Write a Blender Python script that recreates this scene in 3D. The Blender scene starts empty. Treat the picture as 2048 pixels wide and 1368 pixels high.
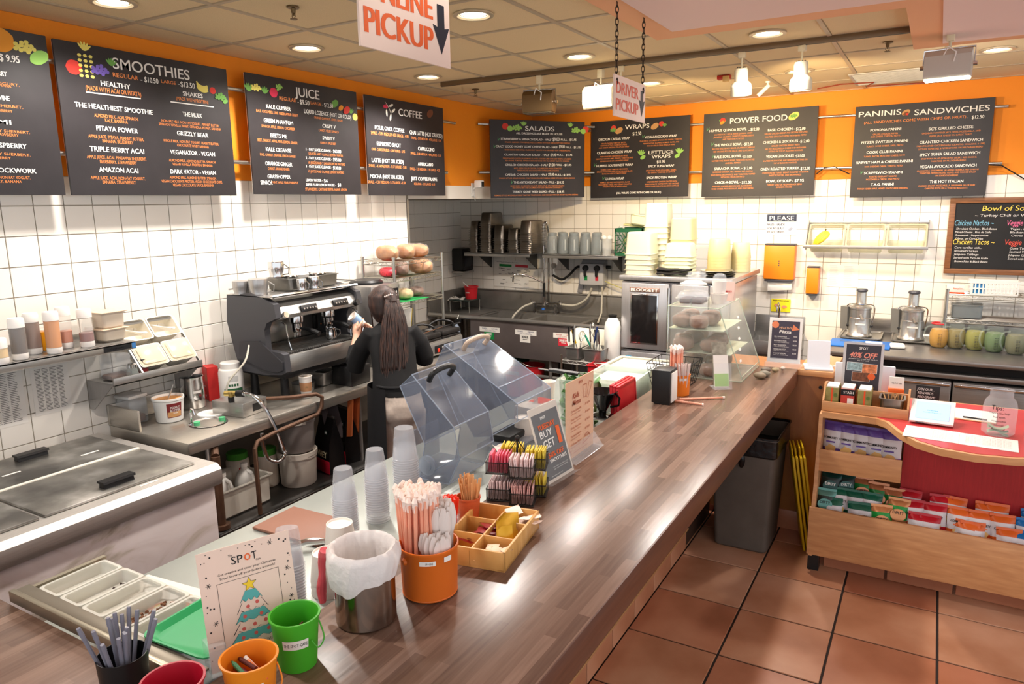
import bpy, bmesh, math, random
from mathutils import Vector, Matrix
PI = math.pi
sin, cos, MT, MR = math.sin, math.cos, Matrix.Translation, Matrix.Rotation
rnd = random.Random(11); ru = rnd.uniform
SC = bpy.context.scene
COL = SC.collection
# ------------------------------------------------------------ camera
cam_d = bpy.data.cameras.new('camera'); cam = bpy.data.objects.new('camera', cam_d); COL.objects.link(cam)
cam_d.sensor_width = 36.0; cam_d.lens = 1442.63 * 36.0 / 2048.0; cam_d.clip_start = 0.05; cam_d.clip_end = 60
_r = Vector((0.86428954, 0.50277269, -0.01494063)); _u = Vector((-0.08175145, 0.16971896, 0.98209581)); _f = Vector((-0.49630666, 0.84759371, -0.18778872))
_m = Matrix((_r, _u, -_f)).transposed().to_4x4(); _m.translation = Vector((0, 0, 2.14))
cam.matrix_world = _m
SC.camera = cam
# ------------------------------------------------------------ world: soft daylight entering from the open shop front behind the viewer
w = bpy.data.worlds.new('world'); SC.world = w; w.use_nodes = True
bg = w.node_tree.nodes['Background']; bg.inputs[0].default_value = (0.93, 0.96, 1.0, 1); bg.inputs[1].default_value = 1.05
# ------------------------------------------------------------ lamps in the recessed ceiling cans
def spot(loc, power, col, size=2.6, blend=0.6, rad=0.07, aim=None):
    l = bpy.data.lights.new('downlight_lamp', 'SPOT'); l.energy = power; l.color = col; l.spot_size = size; l.spot_blend = blend; l.shadow_soft_size = rad
    o = bpy.data.objects.new('downlight_lamp', l); COL.objects.link(o); o.location = loc
    if aim is not None: o.rotation_euler = (Vector(aim) - Vector(loc)).to_track_quat('-Z', 'Y').to_euler()
    return o
HC = 3.10
DOWN = [(-3.43, 2.2), (-3.43, 3.42), (-3.43, 4.66), (-2.15, 3.33), (-2.15, 4.62), (-2.13, 5.95), (-0.95, 4.64), (-1.0, 6.08), (0.25, 6.0)]
COOL = (1.0, 0.92, 0.85); WARM = (1.0, 0.74, 0.42)
for i, (x, y) in enumerate(DOWN):
    spot((x, y, HC - 0.03), {2: 115, 5: 80}.get(i, 78), COOL)
for x, y, p in [(0.3, 3.2, 160), (-1.0, 1.9, 85), (0.3, 0.6, 130), (-2.2, 0.8, 80), (-0.9, -0.6, 90), (1.5, 2.0, 150)]:
    spot((x, y, HC - 0.03), p, COOL)
spot((-2.1, 5.06, 2.72), 110, WARM, 1.7, 0.5, 0.05, (-2.0, 7.3, 1.9))
spot((-1.9, 5.06, 2.74), 50, WARM, 1.4, 0.5, 0.05, (-1.2, 7.3, 1.9))
spot((-0.97, 5.1, 2.74), 60, WARM, 1.4, 0.6, 0.05, (-0.7, 7.3, 2.6))
spot((0.0, 5.1, 2.74), 30, COOL, 2.2, 0.6, 0.05, (0.2, 7.3, 1.9))
SC.view_settings.view_transform = 'Standard'; SC.view_settings.look = 'None'; SC.view_settings.gamma = 1.0
SC.view_settings.use_curve_mapping = False; SC.view_settings.exposure = 0.42
SC.cycles.max_bounces = 7; SC.cycles.diffuse_bounces = 4; SC.cycles.glossy_bounces = 3; SC.cycles.transmission_bounces = 4
SC.cycles.transparent_max_bounces = 16; SC.cycles.caustics_reflective = False; SC.cycles.caustics_refractive = False
SC.cycles.sample_clamp_indirect = 6
# ------------------------------------------------------------ materials
def lin(c):
    return tuple((v / 255 / 12.92 if v / 255 <= 0.04045 else ((v / 255 + 0.055) / 1.055) ** 2.4) for v in c)
_mc = {}
def M(name, rgb=(200, 200, 200), rough=0.5, metal=0.0, alpha=1.0, trans=0.0, noise=0.0, nscale=8.0, bump=0.0, bscale=60.0, spec=0.5, aniso=None, emit=0.0, sheen=0.0, ior=1.45, coat=0.0):
    if name in _mc: return _mc[name]
    m = bpy.data.materials.new(name); m.use_nodes = True; nt = m.node_tree; b = nt.nodes['Principled BSDF']
    c = lin(rgb); b.inputs['Base Color'].default_value = (*c, 1); b.inputs['Roughness'].default_value = rough; b.inputs['Metallic'].default_value = metal
    b.inputs['Specular IOR Level'].default_value = spec; b.inputs['Alpha'].default_value = alpha; b.inputs['Transmission Weight'].default_value = trans; b.inputs['IOR'].default_value = ior
    if coat: b.inputs['Coat Weight'].default_value = coat; b.inputs['Coat Roughness'].default_value = 0.15
    if emit: b.inputs['Emission Color'].default_value = (*c, 1); b.inputs['Emission Strength'].default_value = emit
    if sheen: b.inputs['Sheen Weight'].default_value = sheen
    def coords(sc):
        t = nt.nodes.new('ShaderNodeTexCoord'); mp = nt.nodes.new('ShaderNodeMapping'); mp.inputs['Scale'].default_value = sc
        nt.links.new(t.outputs['Object'], mp.inputs[0]); return mp
    if noise:
        n = nt.nodes.new('ShaderNodeTexNoise'); n.inputs['Scale'].default_value = nscale; n.inputs['Detail'].default_value = 4
        nt.links.new(coords(aniso or (1, 1, 1)).outputs[0], n.inputs['Vector'])
        r = nt.nodes.new('ShaderNodeMapRange'); r.inputs[1].default_value = 0.3; r.inputs[2].default_value = 0.7; r.inputs[3].default_value = 1 - noise; r.inputs[4].default_value = 1 + noise
        nt.links.new(n.outputs[0], r.inputs[0])
        mx = nt.nodes.new('ShaderNodeVectorMath'); mx.operation = 'SCALE'; mx.inputs[0].default_value = c
        nt.links.new(r.outputs[0], mx.inputs['Scale']); nt.links.new(mx.outputs[0], b.inputs['Base Color'])
    if bump:
        n = nt.nodes.new('ShaderNodeTexNoise'); n.inputs['Scale'].default_value = bscale; n.inputs['Detail'].default_value = 3
        nt.links.new(coords(aniso or (1, 1, 1)).outputs[0], n.inputs['Vector'])
        bp = nt.nodes.new('ShaderNodeBump'); bp.inputs['Strength'].default_value = bump; bp.inputs['Distance'].default_value = 0.005
        nt.links.new(n.outputs[0], bp.inputs['Height']); nt.links.new(bp.outputs[0], b.inputs['Normal'])
    _mc[name] = m; return m
def steel(name='brushed_steel', rgb=(176, 174, 170), rough=0.32, ax=0):
    s = [1, 1, 1]; s = (2, 60, 60) if ax == 0 else ((60, 2, 60) if ax == 1 else (60, 60, 2))
    return M(name, rgb, rough, .8, noise=0.07, nscale=3, bump=0.05, bscale=6, aniso=s)
def ramp_mat(name, stops, scale=(1, 1, 1), nscale=5, rough=0.5, kind='noise', detail=6, bump=0.0, distortion=0.0, metal=0, spec=.5):
    if name in _mc: return _mc[name]
    m = bpy.data.materials.new(name); m.use_nodes = True; nt = m.node_tree; b = nt.nodes['Principled BSDF']; b.inputs['Roughness'].default_value = rough; b.inputs['Metallic'].default_value = metal; b.inputs['Specular IOR Level'].default_value = spec
    t = nt.nodes.new('ShaderNodeTexCoord'); mp = nt.nodes.new('ShaderNodeMapping'); mp.inputs['Scale'].default_value = scale; nt.links.new(t.outputs['Object'], mp.inputs[0])
    n = nt.nodes.new('ShaderNodeTexNoise'); n.inputs['Scale'].default_value = nscale; n.inputs['Detail'].default_value = detail; n.inputs['Distortion'].default_value = distortion; nt.links.new(mp.outputs[0], n.inputs['Vector'])
    r = nt.nodes.new('ShaderNodeValToRGB'); e = r.color_ramp.elements
    e[0].position = stops[0][0]; e[0].color = (*lin(stops[0][1]), 1); e[1].position = stops[-1][0]; e[1].color = (*lin(stops[-1][1]), 1)
    for p, c in stops[1:-1]:
        k = e.new(p); k.color = (*lin(c), 1)
    nt.links.new(n.outputs[0], r.inputs[0]); nt.links.new(r.outputs[0], b.inputs['Base Color'])
    if bump:
        bp = nt.nodes.new('ShaderNodeBump'); bp.inputs['Strength'].default_value = bump; bp.inputs['Distance'].default_value = 0.004; nt.links.new(n.outputs[0], bp.inputs['Height']); nt.links.new(bp.outputs[0], b.inputs['Normal'])
    _mc[name] = m; return m
def butcher(name, cols, axis=1, w=0.045, ln=0.45, rough=0.22):
    """laminate printed with short staves running along axis"""
    if name in _mc: return _mc[name]
    m = bpy.data.materials.new(name); m.use_nodes = True; nt = m.node_tree; b = nt.nodes['Principled BSDF']; b.inputs['Roughness'].default_value = rough
    t = nt.nodes.new('ShaderNodeTexCoord'); mp = nt.nodes.new('ShaderNodeMapping')
    if axis == 1: mp.inputs['Rotation'].default_value = (0, 0, PI / 2)
    nt.links.new(t.outputs['Object'], mp.inputs[0])
    bt = nt.nodes.new('ShaderNodeTexBrick'); bt.offset = 0.37; bt.offset_frequency = 2; bt.inputs['Scale'].default_value = 1; bt.inputs['Mortar Size'].default_value = 0.0
    bt.inputs['Brick Width'].default_value = ln; bt.inputs['Row Height'].default_value = w; bt.inputs['Bias'].default_value = 0.0
    bt.inputs['Color1'].default_value = (0, 0, 0, 1); bt.inputs['Color2'].default_value = (1, 1, 1, 1)
    nt.links.new(mp.outputs[0], bt.inputs['Vector'])
    m2 = nt.nodes.new('ShaderNodeMapping'); m2.inputs['Scale'].default_value = (3, 60, 60) if axis == 0 else (60, 3, 60); nt.links.new(t.outputs['Object'], m2.inputs[0])
    n = nt.nodes.new('ShaderNodeTexNoise'); n.inputs['Scale'].default_value = 1.6; n.inputs['Detail'].default_value = 6; nt.links.new(m2.outputs[0], n.inputs['Vector'])
    mx = nt.nodes.new('ShaderNodeMix'); mx.data_type = 'RGBA'; mx.inputs[0].default_value = 0.5; nt.links.new(bt.outputs['Color'], mx.inputs[6]); nt.links.new(n.outputs[0], mx.inputs[7])
    r = nt.nodes.new('ShaderNodeValToRGB'); e = r.color_ramp.elements
    e[0].position = 0.15; e[0].color = (*lin(cols[0]), 1); e[1].position = 0.85; e[1].color = (*lin(cols[2]), 1); k = e.new(0.5); k.color = (*lin(cols[1]), 1)
    nt.links.new(mx.outputs[2], r.inputs[0]); nt.links.new(r.outputs[0], b.inputs['Base Color'])
    bp = nt.nodes.new('ShaderNodeBump'); bp.inputs['Strength'].default_value = 0.12; bp.inputs['Distance'].default_value = 0.002; nt.links.new(n.outputs[0], bp.inputs['Height']); nt.links.new(bp.outputs[0], b.inputs['Normal'])
    _mc[name] = m; return m
# ------------------------------------------------------------ mesh builder
class B:
    def __init__(s): s.v = []; s.f = []; s.mi = []; s.cur = 0
    def add(s, vs, fs):
        o = len(s.v); s.v += [tuple(p) for p in vs]; s.f += [tuple(i + o for i in f) for f in fs]; s.mi += [s.cur] * len(fs); return s
    def m(s, i): s.cur = i; return s
    def bm(s, bm):
        bm.verts.ensure_lookup_table(); bm.verts.index_update()
        s.add([v.co[:] for v in bm.verts], [[v.index for v in f.verts] for f in bm.faces]); bm.free(); return s
    def box(s, x0, x1, y0, y1, z0, z1, bev=0.0, seg=2, mat=None):
        if bev <= 0 and mat is None:
            return s.add([(x0, y0, z0), (x1, y0, z0), (x1, y1, z0), (x0, y1, z0), (x0, y0, z1), (x1, y0, z1), (x1, y1, z1), (x0, y1, z1)],
                         [(0, 3, 2, 1), (4, 5, 6, 7), (0, 1, 5, 4), (1, 2, 6, 5), (2, 3, 7, 6), (3, 0, 4, 7)])
        b = bmesh.new(); bmesh.ops.create_cube(b, size=1.0)
        bmesh.ops.scale(b, vec=(abs(x1 - x0), abs(y1 - y0), abs(z1 - z0)), verts=b.verts)
        if bev > 0: bmesh.ops.bevel(b, geom=b.edges[:], offset=min(bev, 0.49 * min(abs(x1 - x0), abs(y1 - y0), abs(z1 - z0))), segments=seg, affect='EDGES', profile=0.5)
        bmesh.ops.translate(b, vec=((x0 + x1) / 2, (y0 + y1) / 2, (z0 + z1) / 2), verts=b.verts)
        if mat is not None: bmesh.ops.transform(b, matrix=mat, verts=b.verts)
        return s.bm(b)
    def rot_box(s, size, loc, rot, bev=0.0):
        """box of size centred on loc, rotated by euler rot"""
        from mathutils import Euler
        mt = MT(loc) @ Euler(rot).to_matrix().to_4x4(); a, b_, c = (v / 2 for v in size)
        return s.box(-a, a, -b_, b_, -c, c, bev, 2, mt)
    def cyl(s, p0, p1, r0, r1=None, n=16, caps=True):
        p0 = Vector(p0); p1 = Vector(p1); r1 = r0 if r1 is None else r1; d = (p1 - p0).normalized()
        a = d.orthogonal().normalized(); b = d.cross(a); o = []
        for p, r in ((p0, r0), (p1, r1)):
            for i in range(n):
                t = 2 * PI * i / n; o.append(p + a * (r * cos(t)) + b * (r * sin(t)))
        fs = [(i, (i + 1) % n, n + (i + 1) % n, n + i) for i in range(n)]
        if caps: fs += [tuple(range(n))[::-1], tuple(range(n, 2 * n))]
        return s.add(o, fs)
    def lathe(s, prof, c=(0, 0, 0), n=24, sx=1.0, sy=1.0, capb=False, capt=False):
        o = []
        for r, z in prof:
            for i in range(n):
                t = 2 * PI * i / n; o.append((c[0] + r * sx * cos(t), c[1] + r * sy * sin(t), c[2] + z))
        fs = []
        for k in range(len(prof) - 1):
            for i in range(n):
                j = (i + 1) % n; fs.append((k * n + i, k * n + j, (k + 1) * n + j, (k + 1) * n + i))
        if capb: fs.append(tuple(range(n))[::-1])
        if capt: fs.append(tuple(range((len(prof) - 1) * n, len(prof) * n)))
        return s.add(o, fs)
    def tube(s, pts, r, n=8, closed=False, caps=True):
        pts = [Vector(p) for p in pts]; rr = r if isinstance(r, (list, tuple)) else [r] * len(pts); o = []; prev = None
        L = len(pts)
        for i, p in enumerate(pts):
            if closed: d = (pts[(i + 1) % L] - pts[i - 1])
            else: d = (pts[min(i + 1, L - 1)] - pts[max(i - 1, 0)])
            d = d.normalized() if d.length > 1e-9 else Vector((0, 0, 1))
            if prev is None: a = d.orthogonal().normalized()
            else:
                a = prev - d * prev.dot(d)
                a = a.normalized() if a.length > 1e-6 else d.orthogonal().normalized()
            prev = a; b = d.cross(a)
            for k in range(n):
                t = 2 * PI * k / n; o.append(p + a * (rr[i] * cos(t)) + b * (rr[i] * sin(t)))
        fs = []
        for i in range(L if closed else L - 1):
            j = (i + 1) % L
            for k in range(n):
                q = (k + 1) % n; fs.append((i * n + k, i * n + q, j * n + q, j * n + k))
        if caps and not closed: fs += [tuple(range(n))[::-1], tuple(range((L - 1) * n, L * n))]
        return s.add(o, fs)
    def prism(s, poly, axis, a, b):
        """polygon in the plane across axis, extruded from a to b; for x: (y,z), for y: (x,z), for z: (x,y)"""
        def P3(p, t): return (t, p[0], p[1]) if axis == 'x' else ((p[0], t, p[1]) if axis == 'y' else (p[0], p[1], t))
        n = len(poly); vs = [P3(p, a) for p in poly] + [P3(p, b) for p in poly]
        return s.add(vs, [(i, (i + 1) % n, n + (i + 1) % n, n + i) for i in range(n)] + [tuple(range(n))[::-1], tuple(range(n, 2 * n))])
    def sphere(s, c, r, nu=12, nv=8, sz=(1, 1, 1)):
        prof = [(max(1e-5, r * sin(PI * k / nv)), -r * cos(PI * k / nv)) for k in range(nv + 1)]
        o = []; 
        for a, z in prof:
            for i in range(nu): o.append((c[0] + a * sz[0] * cos(2 * PI * i / nu), c[1] + a * sz[1] * sin(2 * PI * i / nu), c[2] + z * sz[2]))
        return s.add(o, [(k * nu + i, k * nu + (i + 1) % nu, (k + 1) * nu + (i + 1) % nu, (k + 1) * nu + i) for k in range(nv) for i in range(nu)])
    def pan(s, w, d, h, t=0.0012, taper=0.85, lip=0.008, n=3, z=0.0, cx=0, cy=0, inv=False, rad=0.02):
        """open rounded rectangular pan (outer and inner skin), rim up unless inv"""
        def ring(hw, hd, zz, rd):
            o = []
            for qx, qy, a0 in ((1, 1, 0), (-1, 1, PI / 2), (-1, -1, PI), (1, -1, 1.5 * PI)):
                for k in range(n + 1):
                    a = a0 + PI / 2 * k / n; o.append((cx + qx * (hw - rd) + rd * cos(a), cy + qy * (hd - rd) + rd * sin(a), zz))
            return o
        f = (lambda q: z + (h - q)) if inv else (lambda q: z + q)
        rd = min(rad, w * .4, d * .4)
        R_ = [ring(w / 2 * taper - .01, d / 2 * taper - .01, f(0), rd), ring(w / 2 * taper, d / 2 * taper, f(.012 if h > .03 else h * .3), rd), ring(w / 2 - lip, d / 2 - lip, f(h), rd), ring(w / 2, d / 2, f(h), rd), ring(w / 2, d / 2, f(h - .004), rd),
              ring(w / 2 - lip - t, d / 2 - lip - t, f(h - .0035), rd), ring(w / 2 * taper - t * 2, d / 2 * taper - t * 2, f(.014 if h > .03 else h * .4), rd)]
        R_ = [R_[0], R_[1], ring(w / 2 - lip + t, d / 2 - lip + t, f(h - .004), rd), R_[4], R_[3], R_[2], R_[6]]
        N = len(R_[0]); vs = [p for r in R_ for p in r]; fs = []
        for k in range(len(R_) - 1):
            for i in range(N): fs.append((k * N + i, k * N + (i + 1) % N, (k + 1) * N + (i + 1) % N, (k + 1) * N + i))
        fs.append(tuple(range(N))[::-1]); fs.append(tuple(range((len(R_) - 1) * N, len(R_) * N)))
        return s.add(vs, fs)
    def grid(s, nx, ny, fn, close=False):
        vs = [fn(i / nx, j / ny) for j in range(ny + 1) for i in range(nx + 1)]
        return s.add(vs, [(j * (nx + 1) + i, j * (nx + 1) + i + 1, (j + 1) * (nx + 1) + i + 1, (j + 1) * (nx + 1) + i) for j in range(ny) for i in range(nx)])
    def xf(s, mt, start=0):
        s.v = s.v[:start] + [tuple(mt @ Vector(p)) for p in s.v[start:]]; return s
    def w(s, t):
        l = Vector(t.location); s.v = [(p[0] - l[0], p[1] - l[1], p[2] - l[2]) for p in s.v]; return s
    def mesh(s, name, mats, smooth=True, ang=35):
        me = bpy.data.meshes.new(name); me.from_pydata(s.v, [], s.f)
        for m in (mats if isinstance(mats, (list, tuple)) else [mats]): me.materials.append(m)
        if any(s.mi): me.polygons.foreach_set('material_index', s.mi)
        me.update()
        if smooth:
            me.polygons.foreach_set('use_smooth', [True] * len(me.polygons)); me.set_sharp_from_angle(angle=math.radians(ang))
        return me
    def o(s, name, mats, parent=None, smooth=True, ang=35, **kw):
        return link(name, s.mesh(name, mats, smooth, ang), parent, **kw)
def link(name, me, parent=None, loc=None, rot=None, **kw):
    ob = bpy.data.objects.new(name, me); COL.objects.link(ob)
    if parent: ob.parent = parent
    if loc is not None: ob.location = loc
    if rot is not None: ob.rotation_euler = rot
    for k, v in kw.items(): ob[k] = v
    return ob
def thing(name, label, cat, loc=(0, 0, 0), rz=0.0, group=None, rot=None):
    o = bpy.data.objects.new(name, None); COL.objects.link(o); o.empty_display_size = 0.05
    o.location = loc; o.rotation_euler = rot or (0, 0, rz); o['label'] = label; o['category'] = cat
    if group: o['group'] = group
    return o
def tag(o, label, cat, group=None):
    o['label'] = label; o['category'] = cat
    if group: o['group'] = group
    return o
kids = {}
def dup(root, loc, rz=None, label=None, group=None, rot=None):
    r = root.copy(); COL.objects.link(r); r.location = loc
    if rz is not None: r.rotation_euler = (0, 0, rz)
    if rot is not None: r.rotation_euler = rot
    if label: r['label'] = label
    if group: r['group'] = group
    for ch in list(root.children):
        c = ch.copy(); COL.objects.link(c); c.parent = r
        for g in list(ch.children):
            d = g.copy(); COL.objects.link(d); d.parent = c
    return r
def struct(name, b, mats, parent=None, **kw):
    o = b.o(name, mats, parent, **kw); o['kind'] = 'structure'; return o
def arc(c, r, a0, a1, n, plane='xz', off=0.0):
    o = []
    for i in range(n + 1):
        a = a0 + (a1 - a0) * i / n; u, v = r * cos(a), r * sin(a)
        o.append((c[0] + u, c[1] + off, c[2] + v) if plane == 'xz' else ((c[0] + off, c[1] + u, c[2] + v) if plane == 'yz' else (c[0] + u, c[1] + v, c[2] + off)))
    return o
# ------------------------------------------------------------ lettering (built as flat meshes in the text's own plane)
def text_mesh(items, bold=0.0, sk=0.0):
    """items: (text, cx, cy, width or None, height); returns verts, faces in the xy plane"""
    V, F = [], []
    for tx, cx, cy, wd, ht in items:
        cu = bpy.data.curves.new('t', 'FONT'); cu.body = tx; cu.resolution_u = 1 if ht < .008 else (2 if ht < .03 else 4); cu.offset = min(bold, .0035); cu.fill_mode = 'FRONT'
        ob = bpy.data.objects.new('t', cu); me = ob.to_mesh()
        if len(me.vertices):
            xs = [v.co.x for v in me.vertices]; ys = [v.co.y for v in me.vertices]; x0, x1, y0, y1 = min(xs), max(xs), min(ys), max(ys)
            cap = 0.69; sy = ht / cap; sx = (wd / max(1e-6, x1 - x0)) if wd else sy
            o = len(V); yc = cap / 2
            V += [(cx + (v.co.x - (x0 + x1) / 2) * sx + (v.co.y - yc) * sy * sk, cy + (v.co.y - yc) * sy, 0) for v in me.vertices]
            F += [tuple(i + o for i in p.vertices) for p in me.polygons]
        ob.to_mesh_clear(); bpy.data.objects.remove(ob); bpy.data.curves.remove(cu)
    return V, F
def letters(name, items, mat, parent, org, ux, uy, bold=0.0, sk=0.0, **kw):
    """org: origin; ux, uy: unit vectors of the writing plane, in the parent's space"""
    V, F = text_mesh(items, bold, sk); kw.setdefault('kind', 'stuff'); org, ux, uy = Vector(org), Vector(ux), Vector(uy)
    if bold >= .012 and V:      # heavier strokes: the same glyphs again, a hair to each side and in front
        e = min(i[4] for i in items) * (.055 if bold >= .03 else .035); n = len(V); V0, F0 = list(V), list(F)
        for k, dx in ((1, -e), (2, e)): V += [(v[0] + dx, v[1], .00012 * k) for v in V0]; F += [tuple(i + n * k for i in f) for f in F0]
    nz = ux.cross(uy)
    me = bpy.data.meshes.new(name); me.from_pydata([tuple(org + ux * v[0] + uy * v[1] + nz * v[2]) for v in V], [], F); me.materials.append(mat)
    return link(name, me, parent, **kw)
def blob(b, pts, org, ux, uy):
    """flat polygon in the plane"""
    org, ux, uy = Vector(org), Vector(ux), Vector(uy); b.add([tuple(org + ux * p[0] + uy * p[1]) for p in pts], [tuple(range(len(pts)))])
def ell(cx, cy, rx, ry, n=14, a=0.0, wob=0.0):
    o = []
    for i in range(n):
        t = 2 * PI * i / n; r = 1 + wob * sin(i * 2.7 + cx * 90); x, y = rx * r * cos(t), ry * r * sin(t)
        o.append((cx + x * cos(a) - y * sin(a), cy + x * sin(a) + y * cos(a)))
    return o
STEEL = steel(); STEELY = steel('brushed_steel_lengthways', (176, 174, 170), 0.32, 1); STEELZ = steel('brushed_steel_upright', (170, 168, 166), 0.3, 2)
CHROME = M('chrome', (215, 215, 215), 0.12, 1.0); DARKSTEEL = M('dark_worn_steel', (96, 94, 92), 0.4, 1.0, noise=.15, nscale=5)
BLACK = M('black_plastic', (22, 22, 23), 0.4); WHITE = M('white_plastic', (236, 234, 228), 0.4); RUBBER = M('black_rubber', (18, 18, 18), 0.75)
CLEAR = M('clear_plastic', (225, 232, 238), 0.08, alpha=0.22); CLEARER = M('thin_clear_plastic', (235, 240, 245), 0.06, alpha=0.13)
FROST = M('frosted_plastic', (232, 232, 222), 0.35, alpha=0.55); PAPER = M('white_paper', (240, 236, 228), 0.7)
GLASS = M('clear_glass', (210, 225, 222), 0.03, alpha=0.18)
CHALKW = M('chalk_white_print', (238, 236, 230), 0.8); CHALKO = M('orange_print', (232, 142, 76), 0.8); CHALKG = M('green_print', (95, 170, 110), 0.8)
INK = M('black_ink', (30, 28, 30), 0.7); ORANGEINK = M('orange_ink', (235, 105, 50), 0.7); REDINK = M('red_ink', (200, 40, 45), 0.7)
# ============================================================ THE SETTING
XL, YB, XA, YA, ZS, ZT = -4.02, 7.38, -5.02, 5.10, 2.20, 2.32
WALLM = M('grout_wall', (168, 158, 142), 0.85, noise=.12, nscale=4); ORANGE = M('orange_paint', (240, 142, 20), 0.62, bump=.25, bscale=40)
TILE = M('cream_wall_tile', (243, 238, 228), 0.22, noise=.02, nscale=2.0)
CEILM = M('ceiling_grid_metal', (186, 168, 140), 0.5); PANEL = M('speckled_ceiling_panel', (228, 204, 160), 0.9, noise=.10, nscale=260, bump=.15, bscale=300)
fl = struct('floor', B().box(-5.3, 3.2, -3.4, 7.6, -0.12, -0.006), M('dark_floor_grout', (48, 40, 36), 0.9))
TERRA = [ramp_mat('terracotta_tile_%d' % k, [(0.3, a), (0.5, b), (0.72, c)], nscale=2.2, rough=0.34, bump=.05) for k, (a, b, c) in enumerate([((158, 99, 68), (185, 122, 90), (203, 143, 109)), ((164, 106, 73), (192, 134, 100), (210, 158, 124)), ((149, 89, 61), (176, 113, 82), (194, 129, 100)), ((171, 115, 82), (198, 146, 114), (216, 169, 139))])]
S = .4557; X0, Y0 = -1.1999, 4.0931
ft = [B().box(-S / 2 + .0055, S / 2 - .0055, -S / 2 + .0055, S / 2 - .0055, -.008, 0, .002, 1).mesh('tile', m, ang=25) for m in TERRA]
for i in range(-1, 8):
    for j in range(-8, 3):
        x, y = X0 + S * (i + .5), Y0 + S * (j + .5)
        if y > 5.0 and i > 0: continue
        o = link('tile', ft[rnd.randrange(4)], fl, loc=(x, y, ru(-.0006, .0003)), rot=(0, 0, rnd.choice((0, PI / 2, PI))))
# walls
wl = struct('wall_left', B().box(XL - .12, XL, -3.4, YA, 0, HC).box(XL - .12, XL, YA, YB + .1, ZS, HC), [WALLM])
wal = struct('wall_alcove', B().box(XA - .1, XA, YA - .12, YB + .1, 0, ZS).box(XA, XL - .12, YA - .12, YA, 0, ZS).box(XA, XL - .12, YA, YB, ZS, ZS + .1), WALLM)
wb = struct('wall_back', B().box(XA - .1, 3.2, YB, YB + .12, 0, HC), WALLM)
struct('orange_paint', B().box(XL, XL + .006, -3.4, YB, ZT, HC), ORANGE, wl)
struct('white_band', B().box(XL - .12, XL + .007, YA, YB, ZS - .002, ZT), M('white_paint', (240, 234, 222), .6), wl)
struct('orange_paint', B().box(XL, 3.2, YB - .006, YB, ZT, HC), ORANGE, wb)
struct('corner_strip', B().box(XL - .004, XL + .008, YA - .025, YA, 0.9, ZS), STEELZ, wl)
def tiles(parent, name_axis, us, vs, fixed, nmax, skip=None):
    """square tiles on a wall; us, vs lists of centres; returns count"""
    T = 0.1525; g = .0022; h = T / 2 - g
    if name_axis == 'y': me = B().box(-h, h, -.006, 0, -h, h, .0016, 1).mesh('tile', TILE, ang=25)
    else: me = B().box(0, .006, -h, h, -h, h, .0016, 1).mesh('tile', TILE, ang=25)
    cells = [(u, v) for v in vs for u in us]
    rest = B(); n = 0
    for u, v in cells:
        tilt = ru(-.004, .004)
        if skip and skip(u, v): continue
        if n < nmax:
            loc = (u, fixed, v) if name_axis == 'y' else (fixed, u, v)
            link('tile', me, parent, loc=loc, rot=(tilt, 0, ru(-.003, .003)) if name_axis == 'y' else (0, tilt, ru(-.003, .003))); n += 1
        else:
            if name_axis == 'y': rest.box(u - h, u + h, fixed - .006, fixed, v - h, v + h)
            else: rest.box(fixed, fixed + .006, u - h, u + h, v - h, v + h)
    if rest.v: rest.o('tile_field', TILE, parent, kind='stuff')
T = 0.1525
zs = [ZT - T * (k + .5) for k in range(14)]
tiles(wl, 'x', [YA - .03 - T * (k + .5) for k in range(30)], zs[:11], XL, 300)
tiles(wb, 'y', [XA + T * (k + .5) for k in range(42)], zs, YB, 300)
tiles(wal, 'x', [YA + T * (k + .5) for k in range(15)], [ZS - T * (k + .5) for k in range(9)], XA, 135)
# ceiling: metal grid with square panels standing slightly recessed in it
ce = struct('ceiling', B().box(-5.3, 3.2, -1.2, 7.6, HC + .02, HC + .12), M('ceiling_void', (120, 108, 90), .9))
GX, GY, G = -1.868, 3.705, .61
b = B(); 
for i in range(-5, 6): b.box(GX + G * i - .012, GX + G * i + .012, -1.2, YB, HC - .004, HC + .02)
for j in range(-8, 7): b.box(XL - .5, 3.2, GY + G * j - .012, GY + G * j + .012, HC - .003, HC + .02)
struct('ceiling_grid', b, CEILM, ce)
pm = B().box(-G / 2 + .013, G / 2 - .013, -G / 2 + .013, G / 2 - .013, 0, .016, .003, 1).mesh('panel', PANEL, ang=25)
dl = {(round((x - GX) / G - .5), round((y - GY) / G - .5)) for x, y in DOWN}
for i in range(-4, 5):
    for j in range(-5, 6):
        link('panel', pm, ce, loc=(GX + G * (i + .5), GY + G * (j + .5), HC + .002))
# dropped bulkhead over the customers' side: peach trim round a pale pink field
PEACH = M('peach_trim_paint', (240, 178, 132), .7); PINK = M('pale_pink_plaster', (242, 214, 204), .75)
bk = B().prism([(-1.46, -1.2), (3.0, -1.2), (3.0, 5.33), (-.215, 5.33), (-.215, 4.17), (-1.46, 4.17)], 'z', HC - .06, HC + .0)
bk = struct('ceiling_bulkhead', bk, PEACH)
struct('pink_panel', B().prism([(-1.31, -1.1), (2.9, -1.1), (2.9, 5.18), (-.06, 5.18), (-.06, 3.98), (-1.31, 3.98)], 'z', HC - .068, HC - .058), PINK, bk)
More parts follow.
